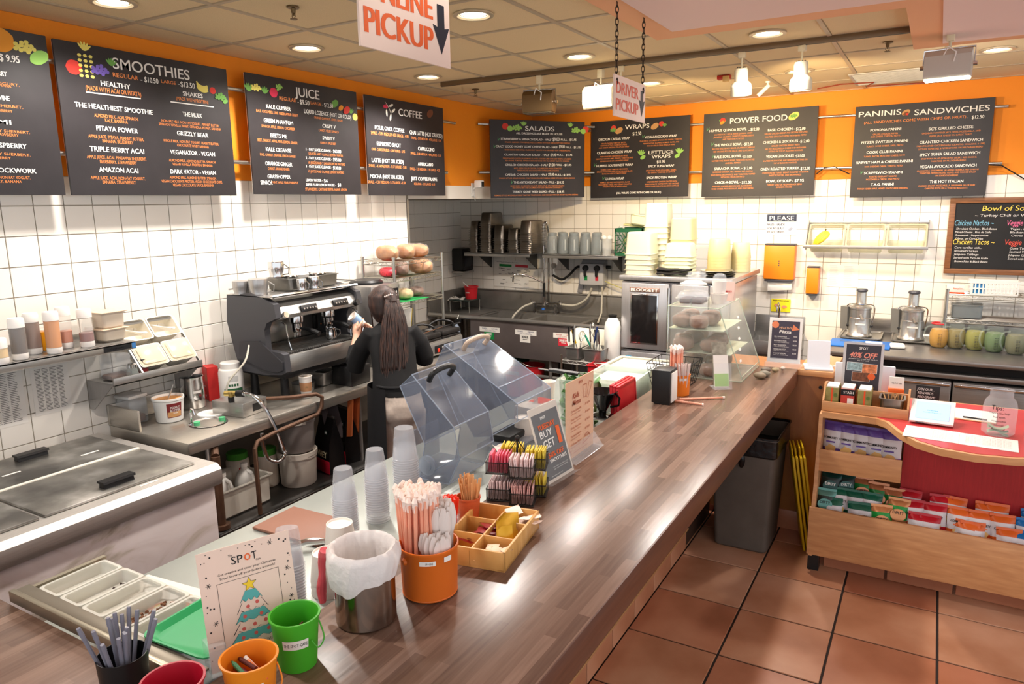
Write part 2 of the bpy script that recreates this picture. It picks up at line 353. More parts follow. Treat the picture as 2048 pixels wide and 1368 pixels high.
# recessed downlights
HOT = M('lit_lamp_lens', (255, 246, 228), .5, emit=14.0)
ring = B().lathe([(.105, 0.002), (.105, -.006), (.085, -.008), (.075, 0.0), (.072, .02)], n=28)
can0 = thing('downlight', '', 'ceiling light', (0, 0, 0))
ring.o('trim_ring', M('downlight_ring', (206, 190, 160), .35, .3), can0)
B().lathe([(.0001, -.002), (.05, -.001), (.073, .006)], n=24).o('lens', HOT, can0)
DL = ['round recessed ceiling light above the smoothies menu board, cut by the top edge', 'round recessed ceiling light above the juice menu board', 'bright round recessed ceiling light above the coffee menu board', 'round recessed ceiling light just right of the online pickup sign', 'round recessed ceiling light beside the dark track, left of the driver pickup sign chains', 'round recessed ceiling light half hidden behind the driver pickup sign', 'bright round recessed ceiling light in front of the track above the power food board', 'round recessed ceiling light just behind the right spotlight head', 'round recessed ceiling light at far right above the paninis and sandwiches board']
for k, (x, y) in enumerate(DOWN):
    if k == 0: can0.location = (x, y, HC + .001 - .003); can0['label'] = DL[0]
    else: dup(can0, (x, y, HC - .002), label=DL[k])
# sprinkler heads
sp = thing('sprinkler', 'brass fire sprinkler in the ceiling above the smoothies and juice boards', 'sprinkler', (-2.80, 2.72, HC))
B().lathe([(.03, 0), (.03, -.006), (.012, -.01), (.010, -.03), (.004, -.032), (.004, -.04)], n=14, capb=True).o('escutcheon', M('old_brass', (120, 100, 70), .4, .8), sp)
B().lathe([(.0001, -.055), (.018, -.055), (.018, -.058), (.0001, -.058)], n=12).tube([(-.009, 0, -.03), (-.011, 0, -.045), (0, 0, -.055)], .0018, 5).tube([(.009, 0, -.03), (.011, 0, -.045), (0, 0, -.055)], .0018, 5).o('deflector', M('old_brass'), sp)
dup(sp, (-3.47, 5.38, HC), 0, 'brass fire sprinkler in the ceiling left of the dark rectangular floodlight'); dup(sp, (-.36, 5.32, HC), 0, 'brass fire sprinkler in the ceiling left of the white lamp at upper right')
# supply grille at the right, by the back wall
g = thing('ceiling_vent', 'dusty rectangular air vent in the ceiling above the paninis board', 'vent', (-.40, 6.78, HC - .002))
B().box(-.3, .3, -.32, -.3, -.008, 0).box(-.3, .3, .3, .32, -.008, 0).box(-.3, -.28, -.3, .3, -.008, 0).box(.28, .3, -.3, .3, -.008, 0).o('frame', M('vent_paint', (196, 190, 176), .6, noise=.1), g)
me = B().box(-.28, .28, -.006, .006, -.004, .001).mesh('slat', M('vent_paint'))
for k in range(15): link('slat', me, g, loc=(0, -.28 + .04 * k, -.001), rot=(.5, 0, 0))
# ============================================================ TRACK LIGHTING
tr = thing('light_track', 'long dark metal lighting track crossing the ceiling behind the hanging signs', 'track', (-3.5, 4.93, HC))
B().box(0, 3.35, -.018, .018, -.034, 0, .003).o('rail', M('track_paint', (118, 98, 72), .4, .4), tr)
B().box(0, 3.35, -.006, .006, -.0355, -.03).o('groove', BLACK, tr)
LAMPW = M('cream_lamp_metal', (226, 214, 180), .35)
def flood(label, x, y, z, rz, mat, lit):
    t = thing('floodlight', label, 'spotlight', (x, y, z), rz)
    B().box(-.02, .02, -.02, .02, .10, .16, .004).cyl((0, 0, .06), (0, 0, .11), .008, n=8).o('track_adapter', LAMPW, t)
    b = B().tube([(-.125, 0, -.03), (-.125, 0, .06), (.125, 0, .06), (.125, 0, -.03)], .006, 6); b.cyl((-.14, 0, -.03), (-.12, 0, -.03), .012, n=10).cyl((.12, 0, -.03), (.14, 0, -.03), .012, n=10); b.o('yoke', CHROME, t)
    pr = [(-.05, -.10), (.035, -.10), (.06, -.05), (.06, .02), (.03, .05), (-.03, .05), (-.06, .02), (-.06, -.06)]
    B().prism(pr, 'x', -.115, .115).o('housing', mat, t, ang=20)
    B().prism([(-.052, -.102), (.037, -.102), (.037, -.108), (-.052, -.108)], 'x', -.11, .11).o('front_glass', HOT if lit else M('unlit_glass', (90, 80, 60), .2), t)
    B().tube([(-.02, -.062, .02), (.0, -.08, .06), (.04, -.07, .03), (.03, -.061, -.02)], .004, 5).o('cable', WHITE, t)
    return t
flood('unlit dark rectangular floodlight on the track at left', -2.62, 4.93, 2.905, .15, M('bronze_lamp_metal', (110, 84, 50), .35, .5), False)
flood('cream rectangular floodlight on the track left of the driver pickup sign', -2.13, 4.93, 2.90, -.1, LAMPW, False)
flood('white rectangular lamp with a lit lower edge beneath the bulkhead at far right', -.02, 4.95, 2.90, -.1, M('white_lamp_metal', (190, 186, 176), .4), True)
def canlight(label, x, y, z, tilt, rz):
    t = thing('spotlight', label, 'spotlight', (x, y, z), rz)
    B().box(-.022, .022, -.018, .018, .13, .165, .004).cyl((0, 0, .07), (0, 0, .14), .007, n=8).o('track_adapter', LAMPW, t)
    b = B().lathe([(.0001, .075), (.036, .07), (.042, .055), (.042, -.01), (.062, -.03), (.066, -.045), (.066, -.095), (.06, -.10)], n=22)
    b.xf(MR(tilt, 4, 'X')); h = b.o('lamp_head', M('white_lamp_enamel', (236, 226, 196), .3), t)
    b = B().lathe([(.058, -.098), (.03, -.07), (.0001, -.06)], n=18); b.xf(MR(tilt, 4, 'X')); b.o('lamp_bulb', HOT, t)
    b = B()
    for k in range(7):
        a = 2 * PI * k / 7; b.cyl((.024 * cos(a), .024 * sin(a), .0722), (.024 * cos(a), .024 * sin(a), .076), .004, n=6)
    b.xf(MR(tilt, 4, 'X')); b.o('vent_hole', BLACK, t)
    return t
canlight('white round spotlight head behind the left edge of the driver pickup sign', -1.98, 4.93, 2.90, .5, .2)
canlight('left one of the spotlight pair above the power food board', -1.16, 4.93, 2.90, .25, .1)
canlight('right one of the spotlight pair above the power food board', -.80, 4.93, 2.90, .1, -.2)
t = thing('fire_strobe', 'small red fire strobe on the ceiling left of the spotlight pair', 'alarm', (-1.53, 5.95, HC))
B().box(-.05, .05, -.03, .03, -.03, 0, .004).o('base', M('alarm_red', (190, 40, 25), .4), t); B().box(.0, .05, -.055, -.03, -.055, -.01, .006).o('strobe_lens', M('amber_lens', (220, 180, 110), .2), t)
t = thing('ceiling_sensor', 'small white tubular sensor hanging from the ceiling between the spotlight heads', 'sensor', (-1.3, 6.45, HC))
B().lathe([(.02, 0), (.02, -.01), (.008, -.012), (.008, -.03)], n=12).o('mount', WHITE, t); B().cyl((.01, 0, -.03), (-.07, -.02, -.11), .016, n=12).o('sensor_tube', WHITE, t)
tag(B().tube([(-1.0, 7.05, HC - .012), (-.8, 6.9, HC - .012), (-.55, 6.95, HC - .012), (-.62, 7.15, HC - .012), (-.4, 7.2, HC - .012), (.0, 7.28, HC - .012)], .005, 5).o('cable', M('red_cable', (150, 60, 35), .6)), 'thin red cable looped along the ceiling by the back wall', 'cable')
# ============================================================ MENU BOARDS on two steel rails per wall
PIPE = M('galvanised_pipe', (200, 200, 196), .28, 1.0)
for nm, a, b_, lb in (('hanging_rail', (XL + .075, -1, 2.885), (XL + .075, 5.75, 2.885), 'upper steel rail along the orange left wall holding menu boards'), ('hanging_rail', (XL + .075, -1, 2.43), (XL + .075, 5.6, 2.435), 'lower steel rail along the orange left wall holding menu boards'),
                    ('hanging_rail', (-3.93, YB - .08, 2.90), (.42, YB - .08, 2.86), 'upper steel rail along the orange back wall holding menu boards'), ('hanging_rail', (-3.93, YB - .08, 2.44), (.42, YB - .08, 2.41), 'lower steel rail along the orange back wall holding menu boards')):
    t = thing(nm, lb, 'rail', a)
    d = Vector(b_) - Vector(a); B().cyl((0, 0, 0), d, .013, n=12).o('pipe', PIPE, t)
    L = d.length; 
    for k in range(5):
        p = d * ((k + .5) / 5); q = Vector((-.07, 0, 0)) if abs(d.y) > 1 else Vector((0, .07, 0)); B().cyl(p, p + q, .008, n=8).o('bracket', PIPE, t)
tag(B().tube([(-1.0, YB - .09, 2.37), (-.94, YB - .09, 2.42), (-.85, YB - .09, 2.43), (-.72, YB - .09, 2.36)], .005, 5).o('cable', RUBBER), 'black cable sagging from the lower rail between the power food and paninis boards', 'cable')
tag(B().tube([(.32, YB - .09, 2.40), (.42, YB - .09, 2.39), (.6, YB - .02, 2.27), (.8, YB - .02, 2.2)], .005, 5).o('cable', RUBBER), 'black cable running right from the paninis board', 'cable')
BOARD = M('chalkboard_black', (47, 44, 46), .42, noise=.10, nscale=9, spec=.4)
PATCH = M('black_price_patch', (26, 25, 27), .5)
BT={'b0':'''847,641,88,37,W,$ 9.95
760,566,130,25,W,CRAZY BERRY
754,521,244,15,O,NON-FAT YOGURT.
770,512,137,15,O,BERRY. BANANA
746,454,153,25,W,MANGO DIVINE
764,418,229,15,O,ORANGE SHERBET.
738,395,181,14,O,MANGO. STRAWBERRY
730,343,169,25,W,MIAMI
770,301,249,15,O,RASPBERRY SHERBERT.
750,284,183,15,O,PEACH. STRAWBERRY
756,234,229,26,W,RED RASPBERRY
756,193,254,15,O,RASPBERRY SHERBERT.
736,174,114,14,O,BLUEBERRY
780,117,240,26,W,A.CLOCKWORK
775,83,187,15,O,JUICE. NON-FAT YOGURT.
738,64,177,15,O,BLUEBERRY. BANANA''',
'b1':'''536,698,468,65,W,SMOOTHIES
369,638,145,26,O,REGULAR
459,633,10,25,W,-
520,637,85,33,K,$10.50
629,641,94,22,O,LARGE
693,641,11,22,W,-
752,641,95,35,K,$13.50
306,585,165,29,W,HEALTHY
294,552,309,28,O,(MADE WITH ACAI OR PITAYA)
292,529,305,4,W,__
782,589,135,29,W,SHAKES
777,557,217,22,O,(MADE WITH PROTEIN)
776,533,294,4,W,__
289,461,435,29,W,THE HEALTHIEST SMOOTHIE
292,416,247,20,O,ALMOND MILK. ACAI. SPINACH.
288,395,128,20,O,KALE. BANANA
288,351,234,29,W,PITAYA POWER
280,307,313,20,O,APPLE JUICE. PITAYA. PEANUT BUTTER.
284,286,175,20,O,BANANA. BLUEBERRY
276,242,306,30,W,TRIPLE BERRY ACAI
270,200,336,19,O,APPLE JUICE. ACAI. PINEAPPLE SHERBERT.
274,177,209,20,O,BLUEBERRY. STRAWBERRY
270,135,223,30,W,AMAZON ACAI
264,92,310,19,O,APPLE JUICE. ACAI. NON-FAT YOGURT.
265,70,189,20,O,BANANA. STRAWBERRY
766,472,133,29,W,THE HULK
754,423,391,17,O,NON- FAT MILK. NON-FAT YOGURT. PEANUT BUTTER.
750,403,420,17,O,SPINACH. VANILLA WHEY. GRANOLA. HONEY. BANANA
756,360,213,28,W,GRIZZLY BEAR
746,312,379,17,O,WHOLE MILK. NON-FAT YOGURT. PEANUT BUTTER.
752,291,218,17,O,CHOCOLATE WHEY. BANANA
746,250,305,28,W,VEGANATOR - VEGAN
741,202,321,17,O,ALMOND MILK. ALMOND BUTTER. SPINACH.
738,181,274,17,O,VEGAN VANILLA PROTEIN. BANANA
738,138,311,28,W,DARK VATOR - VEGAN
734,104,320,17,O,ALMOND MILK. ALMOND BUTTER. SPINACH.
728,82,419,18,O,VEGAN CHOCOLATE PROTEIN. VEGAN CHOCOLATE CHIPS.
730,61,281,18,O,VEGAN CHOCOLATE SAUCE. BANANA''',
'b2':'''531,696,230,70,W,JUICE
348,636,149,28,O,REGULAR
440,629,12,24,W,-
500,632,88,36,K,$9.50
609,636,101,23,O,LARGE
673,636,12,23,W,-
734,636,89,35,K,$12.50
260,572,212,30,W,KALE CUMBER
250,536,363,20,O,KALE. CUCUMBER. LIME. GREEN APPLE. CELERY
251,480,253,30,W,GREEN PHANTOM
247,442,289,20,O,SPINACH. APPLE. LEMON. CUCUMBER
243,387,144,30,W,BEETS ME
234,350,346,20,O,BEET. CARROT. APPLE. PEAR. LEMON. GINGER
234,295,219,29,W,KALE CLEANSE
227,258,309,20,O,KALE. CARROT. ORANGE. LEMON. GINGER
227,202,234,29,W,ORANGE GINGER
224,169,188,18,O,CARROT. ORANGE. GINGER
220,117,201,28,W,GRASSHOPPER
107,76,100,33,K,SPINACH.
274,79,226,17,O,MINT. APPLE. PEAR. PINEAPPLE
728,573,476,33,W,LIQUID LOZENGE (HOT OR COLD)
728,539,289,18,O,ORANGE. GRAPEFRUIT. LEMON. GINGER
726,488,134,29,W,CRISPY V
722,454,201,19,O,CARROT. CELERY. SPINACH
715,403,124,28,W,SWEET V
709,367,161,18,O,CARROT. APPLE. BEET
613,314,259,21,W,1 - DAY JUICE CLEANSE -
794,315,84,28,K,$60.00
681,285,347,20,O,5 JUICES AND 1 LARGE LEMON WATER
607,254,260,21,W,2 - DAY JUICE CLEANSE -
789,253,84,29,K,$95.00
685,222,372,20,O,10 JUICES AND 2 LARGE LEMON WATERS
602,196,260,21,W,3 - DAY JUICE CLEANSE -
783,194,83,29,K,$130.00
675,162,360,20,O,15 JUICES AND 3 LARGE LEMON WATERS
545,100,161,20,W,LEMON WATER -
658,99,39,28,K,$6
611,69,299,20,W,SUPER FLUSH LEMON WATER -
797,71,36,29,K,$8
664,36,422,22,O,STRAWBERRY. CAYENNE PEPPER. AGAVE. LEMON''',
'b3':'''565,673,315,65,W,COFFEE
288,528,368,35,W,POUR OVER COFFEE
291,484,471,29,O,SMALL - 3.90 MEDIUM 4.35 LARGE - 4.90
780,523,469,38,W,CHAI LATTE (HOT OR ICED)
782,480,428,24,O,SMALL - 3.95 MEDIUM - 4.70 LARGE - 5.90
269,405,299,35,W,ESPRESSO SHOT
261,359,418,23,O,ONE - 2.00 DOUBLE - 2.50 TRIPLE - 2.95
770,396,237,34,W,CAPPUCCINO
767,351,439,24,O,SMALL - 3.80 MEDIUM - 4.90 LARGE - 5.30
246,274,399,36,W,LATTE (HOT OR ICED)
246,231,471,25,O,SMALL - 4.34 MEDIUM - 5.17 LARGE - 5.83
751,267,219,32,W,AMERICANO
745,223,427,24,O,SMALL - 3.35 MEDIUM - 3.95 LARGE - 4.25
225,149,415,35,W,MOCHA (HOT OR ICED)
225,104,468,24,O,SMALL - 4.34 MEDIUM - 5.17 LARGE - 5.50
727,142,373,35,W,JUST COFFEE FRAPPE
729,98,301,22,O,REGULAR - 5.95 LARGE - 6.90''',
'b4':'''540,686,323,53,W,SALADS
536,637,512,22,W,ALL DRESSINGS ARE MADE IN HOUSE
91,574,28,37,G,V
390,579,553,24,W,STRAWBERRY & SPINACH SALAD - HALF
721,585,76,38,K,$9.00
820,582,89,22,W,FULL -
914,584,77,25,K,$13.95
520,548,722,15,O,SPINACH. ALMONDS. STRAWBERRIES AND CUCUMBERS WITH OUR LEMON POPPY SEED DRESSING
47,504,28,37,G,V
399,507,677,24,W,CRAZY GOOD HONEY GOAT CHEESE SALAD - HALF
787,514,66,34,K,$9.00
873,507,87,20,W,FULL -
962,508,78,25,K,$13.95
519,475,726,16,O,MIXED GREENS. GREEN APPLES. CRAISINS AND WALNUTS WITH OUR HONEY GOAT CHEESE DRESSING
395,428,493,24,W,CILANTRO CHICKEN SALAD - HALF
688,431,63,34,K,$9.00
775,431,89,22,W,FULL -
868,432,74,25,K,$13.95
515,390,760,16,O,FRESH POACHED CHICKEN SALAD MIXED CILANTRO. CHICKEN LIMES OVER BABY GREENS. CUCUMBERS
515,369,713,16,O,RED ONIONS. TOMATOES. PEPPERONCINIS AND OLIVES WITH OUR CREAMY CILANTRO DRESSING
392,328,470,24,W,GRILLED CHICKEN SALAD - HALF
671,330,71,34,K,$9.00
762,330,92,23,W,FULL -
856,330,80,25,K,$13.95
518,294,532,16,O,MIXED GREENS. GRILLED CHICKEN. CUCUMBERS. RED ONIONS. TOMATOES.
520,273,464,16,O,PEPPERONCINIS AND OLIVES WITH OUR BALSAMIC DRESSING
388,232,461,25,W,CAESAR CHICKEN SALAD - HALF
664,235,68,32,K,$9.00
755,231,95,23,W,FULL -
847,230,77,25,K,$13.95
512,197,844,16,O,ROMAINE LETTUCE. GRILLED CHICKEN. TOMATOES. BACON AND PARMESAN CHEESE WITH OUR CAESAR DRESSING
228,157,29,38,G,V
482,156,471,25,W,THE ANTIOXIDANT SALAD - FULL -
769,154,79,30,K,$14.95
512,120,601,16,O,MIXED GREENS. BLUEBERRIES. WALNUTS. GREEN APPLES. STRAWBERRIES. CRAISINS
513,102,559,16,O,RED ONIONS. MINT AND CUCUMBERS WITH OUR POMEGRANATE VINAIGRETTE
476,61,487,25,W,TURKEY GONE WILD SALAD - FULL -
771,59,80,30,K,$14.95
506,27,935,16,O,ROMAINE LETTUCE. MOZZARELLA CHEESE. TOMATOES. TURKEY. BACON. AND AVOCADO WITH OUR CREAMY CILANTRO DRESSING''',
'b5':'''511,710,261,51,W,WRAPS
511,640,92,40,K,$12.50
258,600,349,28,W,CHICKEN CAESAR WRAP
257,559,275,16,O,GRILLED CHICKEN. TOMATOES. BACON.
258,538,293,16,O,ROMAINE LETTUCE. PARMESAN CHEESE
260,516,338,16,O,AND CAESAR DRESSING ON A PLAIN WRAP
264,466,387,28,W,CILANTRO CHICKEN WRAP
262,426,307,16,O,FRESH POACHED CHICKEN SALAD MIXED
264,403,415,16,O,CILANTRO. CHICKEN LIMES. SPINACH. TOMATOES AND
265,379,314,16,O,PEPPERONCINIS ON A JALAPENO WRAP
44,343,30,40,G,V
269,333,409,27,W,HUMMUS SOUTHWEST WRAP
266,292,302,16,O,HUMMUS. CORN. TOMATOES. RED ONIONS.
269,270,398,16,O,SPINACH. TANDOORI SWEET POTATOES. AND BLACK
266,249,272,16,O,BEANS ON A SPICY TOMATO WRAP
145,202,31,39,G,V
271,198,213,28,W,QUINOA WRAP
274,159,338,17,O,HUMMUS. RED AND WHITE QUINOA. BLACK
275,137,370,17,O,BEANS. MIXED CHEESE. AND CREAMY CILANTRO
276,115,270,17,O,DRESSING ON A JALAPENO WRAP
579,605,29,38,G,V
763,596,334,28,W,VEGAN AVOCADO WRAP
765,561,445,15,O,GUACAMOLE. CUCUMBERS. SPINACH. RED ONIONS. TOMATOES.
768,535,373,15,O,PEPPERONCINIS. JALAPENO HUMMUS. OLIVES. AND
767,511,294,15,O,PICO DE GALLO ON A SPINACH WRAP
769,444,258,37,W,LETTUCE
772,401,197,38,W,WRAPS
771,350,86,33,K,$11.95
776,308,270,26,W,SPICY TUNA WRAP
776,265,318,16,O,SPICY TUNA SALAD (SCALLIONS. CELERY.
778,245,282,16,O,RED ONIONS. TOMATOES) ON LETTUCE
781,193,318,27,W,SPICY PROTEIN WRAP
784,152,318,16,O,SHREDDED SPICY CHICKEN CRUSTED WITH
785,129,357,16,O,SRIRACHA MAYO TOPPED WITH RED ONIONS.
785,108,355,15,O,CARROTS. AND SRIRACHA SAUCE ON LETTUCE
538,48,484,23,W,(ALL WRAPS COME WITH CHIPS OR FRUIT)''',
'b6':'''514,709,520,59,W,POWER FOOD
40,644,28,39,G,V
234,628,354,27,W,HUMMUS QUINOA BOWL
436,616,12,24,W,-
488,620,80,30,K,$12.00
288,589,357,16,O,SAUTEED KALE. RED & WHITE QUINOA. CORN
290,566,376,17,O,JALAPENO HUMMUS. CARROTS. SESAME SEEDS
290,542,203,16,O,AND TANDOORI POTATOES
92,501,28,40,G,V
252,491,280,28,W,THE WHOLE BOWL -
437,488,77,31,K,$12.00
294,457,401,16,O,BROWN RICE. BLACK BEANS. JALAPENO CABBAGE
295,430,379,17,O,RED ONIONS. PICO DE GALLO. AND GUACAMOLE
101,387,28,41,G,V
254,380,274,28,W,KALE SOUL BOWL -
432,372,75,30,K,$11.00
295,343,405,17,O,SAUTEED KALE. BLACK BEANS. TANDOORI POTATOES
296,318,145,17,O,AND BELL PEPPERS
254,269,266,27,W,SRIRACHA BOWL -
441,266,78,31,K,$12.00
297,236,382,17,O,SHREDDED CHICKEN. BELL PEPPERS. RED ONIONS.
298,209,423,17,O,BLACK BEANS. BROWN RICE. AND TOMATOES. TOPPED
299,186,227,17,O,WITH OUR SRIRACHA MAYO
254,137,246,28,W,CHICK-A-BOWL -
434,132,90,30,K,$12.00
296,100,383,17,O,SHREDDED CHICKEN. BROWN RICE. BLACK BEANS.
300,75,399,17,O,MIXED CHEESE. PICO DE GALLO. AND GUACAMOLE
726,603,237,27,W,BASIL CHICKEN -
897,599,80,32,K,$12.00
768,570,379,17,O,GRILLED CHICKEN BREAST AND BROWN RICE OVER
768,542,359,16,O,SAUTEED SPINACH TOPPED WITH BASIL PESTO
724,493,310,26,W,CHICKEN & ZOODLES
934,487,86,31,K,-$12.00
770,458,248,16,O,GRILLED CHICKEN BREAST WITH
772,432,360,16,O,MELTED MOZZARELLA CHEESE AND MARINARA
774,408,300,16,O,SITTING ON TOP OF ZUCCHINI NOODLES
736,362,265,27,W,VEGAN ZOODLES -
907,358,72,29,K,$11.00
774,323,391,16,O,SAUTEED MUSHROOMS AND MARINARA SITTING ON
776,299,205,16,O,TOP OF ZUCCHINI NOODLES
730,249,344,27,W,OVEN ROASTED TURKEY
952,244,93,32,K,-$12.00
780,212,411,16,O,OVEN ROASTED TURKEY BREAST. ROASTED TANDOORI
780,188,288,16,O,SWEET POTATOES. AND BROWN RICE
736,136,242,27,W,BOWL OF SOUP -
909,135,81,30,K,$7.95
778,102,310,17,O,TURKEY CHILI OR VEGAN BLACK BEAN
778,78,143,16,O,(MADE IN HOUSE)''',
'b7':'''193,718,329,52,W,PANINIS
728,705,538,53,W,SANDWICHES
456,645,763,25,O,(ALL SANDWICHES COME WITH CHIPS OR FRUIT)
849,637,11,18,W,-
922,637,86,31,K,$12.50
249,578,238,24,W,POMONA PANINI
249,542,196,15,O,GRILLED CHICKEN. PEPPER
250,523,230,15,O,JACK CHEESE. CHIPOTLE PESTO
247,476,362,25,W,PITZER SWITZER PANINI
250,441,288,15,O,TURKEY. SWISS CHEESE. BASIL PESTO
252,391,279,25,W,COOK CLUB PANINI
254,355,321,15,O,TURKEY. BACON. MONTEREY CHEESE. MAYO
255,305,444,25,W,HARVEY HAM & CHEESE PANINI
254,268,296,15,O,HAM. CHEDDAR CHEESE. TOMATO. PESTO
84,219,24,37,G,V
255,213,303,25,W,SCRIPPSWICH PANINI
256,180,215,15,O,ROASTED EGGPLANT. TOMATO
255,157,261,15,O,MOZZARELLA CHEESE. KALE PESTO
256,112,179,25,W,T.A.G. PANINI
259,76,399,16,O,TURKEY. GREEN APPLE. HONEY GOAT CHEESE DRESSING
736,561,320,26,W,SC'S GRILLED CHEESE
739,527,421,15,O,CHEDDAR. MONTEREY JACK. SWISS. MOZZARELLA. AND
739,502,303,15,O,PEPPER JACK CHEESE ON GARLIC TOAST
744,455,455,26,W,CILANTRO CHICKEN SANDWICH
744,423,490,15,O,FRESH POACHED CHICKEN SALAD (CILANTRO. SCALLIONS. & LIME)
744,398,465,15,O,LETTUCE. TOMATOES. & PEPPERONCINIS ON MULTIGRAIN BREAD
743,351,437,27,W,SPICY TUNA SALAD SANDWICH
741,316,404,14,O,SPICY TUNA SALAD (SCALLIONS. CELERY. RED ONIONS.
741,294,253,15,O,TOMATOES) ON MULTIGRAIN BREAD
741,250,410,27,W,VEGAN AVOCADO SANDWICH
740,217,449,14,O,GUACAMOLE. CUCUMBERS. JALAPENO HUMMUS. RED ONIONS
740,196,409,15,O,TOMATOES. PEPPERONCINIS. OLIVES. AND PICO DE GALLO
739,173,165,15,O,ON SOURDOUGH BREAD
741,124,245,27,W,THE HOT ITALIAN
743,90,414,15,O,CHICKEN BREAST. MOZZARELLA. MARINARA SAUCE AND
742,67,312,15,O,CHIPOTLE PESTO ON A TOASTED BAGUETTE'''}
def board_text(t, data, org, ux, uy, n):
    W, O, G, K = [], [], [], []; bars = B(); pat = B()
    for ln in data.split('\n'):
        a = ln.split(',', 5); x, y, wd, ht = (float(v) / 1000 for v in a[:4]); s = a[5]
        if s == '__': blob(bars, [(x - wd / 2, y - .003), (x + wd / 2, y - .003), (x + wd / 2, y + .003), (x - wd / 2, y + .003)], org, ux, uy); continue
        it = (s, x, y, wd, ht * .86)
        {'W': W, 'O': O, 'G': G, 'K': K}[a[4]].append(it)
        if a[4] == 'K': blob(pat, [(x - wd / 2 - .006, y - ht * .6), (x + wd / 2 + .006, y - ht * .6), (x + wd / 2 + .006, y + ht * .6), (x - wd / 2 - .006, y + ht * .6)], org, ux, uy)
    up = Vector(org) + Vector(n) * .0008; up2 = Vector(org) + Vector(n) * .0016
    if pat.v: pat.xf(MT(Vector(n) * .0006)); pat.o('price_patch', PATCH, t, smooth=False, kind='stuff')
    if bars.v: bars.xf(MT(Vector(n) * .0006)); bars.o('underline', CHALKW, t, smooth=False, kind='stuff')
    letters('white_lettering', W + K, CHALKW, t, up2, ux, uy, .012)
    letters('orange_lettering', O, CHALKO, t, up, ux, uy, .004)
    if G: letters('green_tick', G, CHALKG, t, up, ux, uy, .0, .35)
PAL = {'r': (210, 62, 52), 'o': (228, 150, 50), 'y': (228, 214, 110), 'g': (110, 165, 80), 'd': (74, 130, 82), 'p': (108, 88, 170), 'w': (226, 220, 206), 't': (196, 150, 96), 'b': (120, 70, 45), 'l': (150, 200, 100), 'k': (200, 50, 80)}
def doodles(t, L, org, ux, uy, n):
    """small printed fruit and vegetable drawings: (kind, colour, x, y, size)"""
    by = {}
    for kd, c, x, y, s in L:
        b = by.setdefault(c, B())
        if kd == 'round': blob(b, ell(x, y, s, s * .92, 14, 0, .03), org, ux, uy)
        elif kd == 'oval': blob(b, ell(x, y, s, s * .62, 14, .5, .03), org, ux, uy)
        elif kd == 'tall': blob(b, ell(x, y, s * .6, s, 14, .1, .03), org, ux, uy)
        elif kd == 'leaf':
            for a in (-.7, -.3, .1, .5, .9): blob(b, ell(x + s * .6 * sin(a), y + s * .6 * cos(a), s * .16, s * .6, 8, -a), org, ux, uy)
        elif kd == 'cluster':
            for k in range(14): q = ((k + .5) / 14) ** .5; blob(b, ell(x + s * 1.05 * q * cos(k * 2.4), y + s * .6 * q * sin(k * 2.4), s * .25, s * .23, 9), org, ux, uy)
        elif kd == 'banana':
            for q in (0, .25, .5):
                P = [(x + s * cos(a), y + s * (sin(a) * .8 + q)) for a in [3.3 + .35 * k for k in range(7)]] + [(x + s * .85 * cos(a), y + s * (sin(a) * .55 + q + .05)) for a in [3.3 + .35 * k for k in range(6, -1, -1)]]
                for k in range(6): blob(b, [P[k], P[k + 1], P[12 - k], P[13 - k]], org, ux, uy)
        elif kd == 'net':
            for k in range(5):
                for q in range(3): 
                    ex = ell(x + s * .42 * (q - 1), y + s * .36 * (k - 2), s * .16, s * .13, 6); blob(b, ex, org, ux, uy)
        elif kd == 'branch':
            b_ = [(0, 0), (.35, -.3), (.6, -.62), (.8, -1.0)]
            for k in range(3): 
                (p, q), (r_, u) = b_[k], b_[k + 1]; blob(b, [(x + s * p, y + s * q), (x + s * (p + .07), y + s * q), (x + s * (r_ + .07), y + s * u), (x + s * r_, y + s * u)], org, ux, uy)
            for p, q, a in ((.9, -.25, 1.2), (.2, -1.0, -.1), (.75, -1.35, .25), (1.2, -.7, 1.0)): blob(b, ell(x + s * p, y + s * q, s * .12, s * .34, 10, -a), org, ux, uy)
    i = 0
    for c, b in by.items():
        i += 1
        for q, f in enumerate(b.f):
            for v in f: b.v[v] = tuple(Vector(b.v[v]) + Vector(n) * (.00003 * q))
        b.xf(MT(Vector(n) * (.0004 + .0006 * i))); b.o('printed_drawing', M('print_' + c, PAL[c], .8), t, smooth=False, kind='stuff')
def board(key, label, ax, h0, wd, z0, ht, tilt, D):
    """ax 'x': on the left wall, reading along +y; ax 'y': on the back wall, reading along +x"""
    if ax == 'x': loc = (-3.905, h0, z0); ux, n = (0, 1, 0), (1, 0, 0)
    elif ax == 's': loc = (-3.895, 6.28, z0); ux, n = (1, 0, 0), (0, -1, 0)
    else: loc = (h0, 7.265, z0); ux, n = (1, 0, 0), (0, -1, 0)
    t = thing('menu_board', label, 'menu board', loc, .905 if ax == 's' else 0)
    uy = (0, 0, 1); th = .012
    pn = B()
    if ax == 'x': pn.box(-th, 0, 0, wd, 0, ht, .0015, 1)
    else: pn.box(0, wd, 0, th, 0, ht, .0015, 1)
    pn.o('panel', BOARD, t)
    e = B()
    if ax == 'x': e.box(-th - .004, -th, .002, wd - .002, .002, ht - .002)
    else: e.box(.002, wd - .002, th, th + .004, .002, ht - .002)
    e.o('white_backing', WHITE, t)
    for q in (.12, .88):
        h = B()
        if ax == 'x': h.tube([(-th, wd * q, ht * .72 - .02), (-.02, wd * q, ht * .84), (-.024, wd * q, ht * .85)], .004, 6)
        else: h.tube([(wd * q, th, ht * .72 - .02), (wd * q, .024, ht * .84), (wd * q, .03, ht * .85)], .004, 6)
        h.o('hook', PIPE, t)
    board_text(t, BT[key], (0, 0, 0), ux, uy, n)
    doodles(t, D, (0, 0, 0), ux, uy, n)
    return t
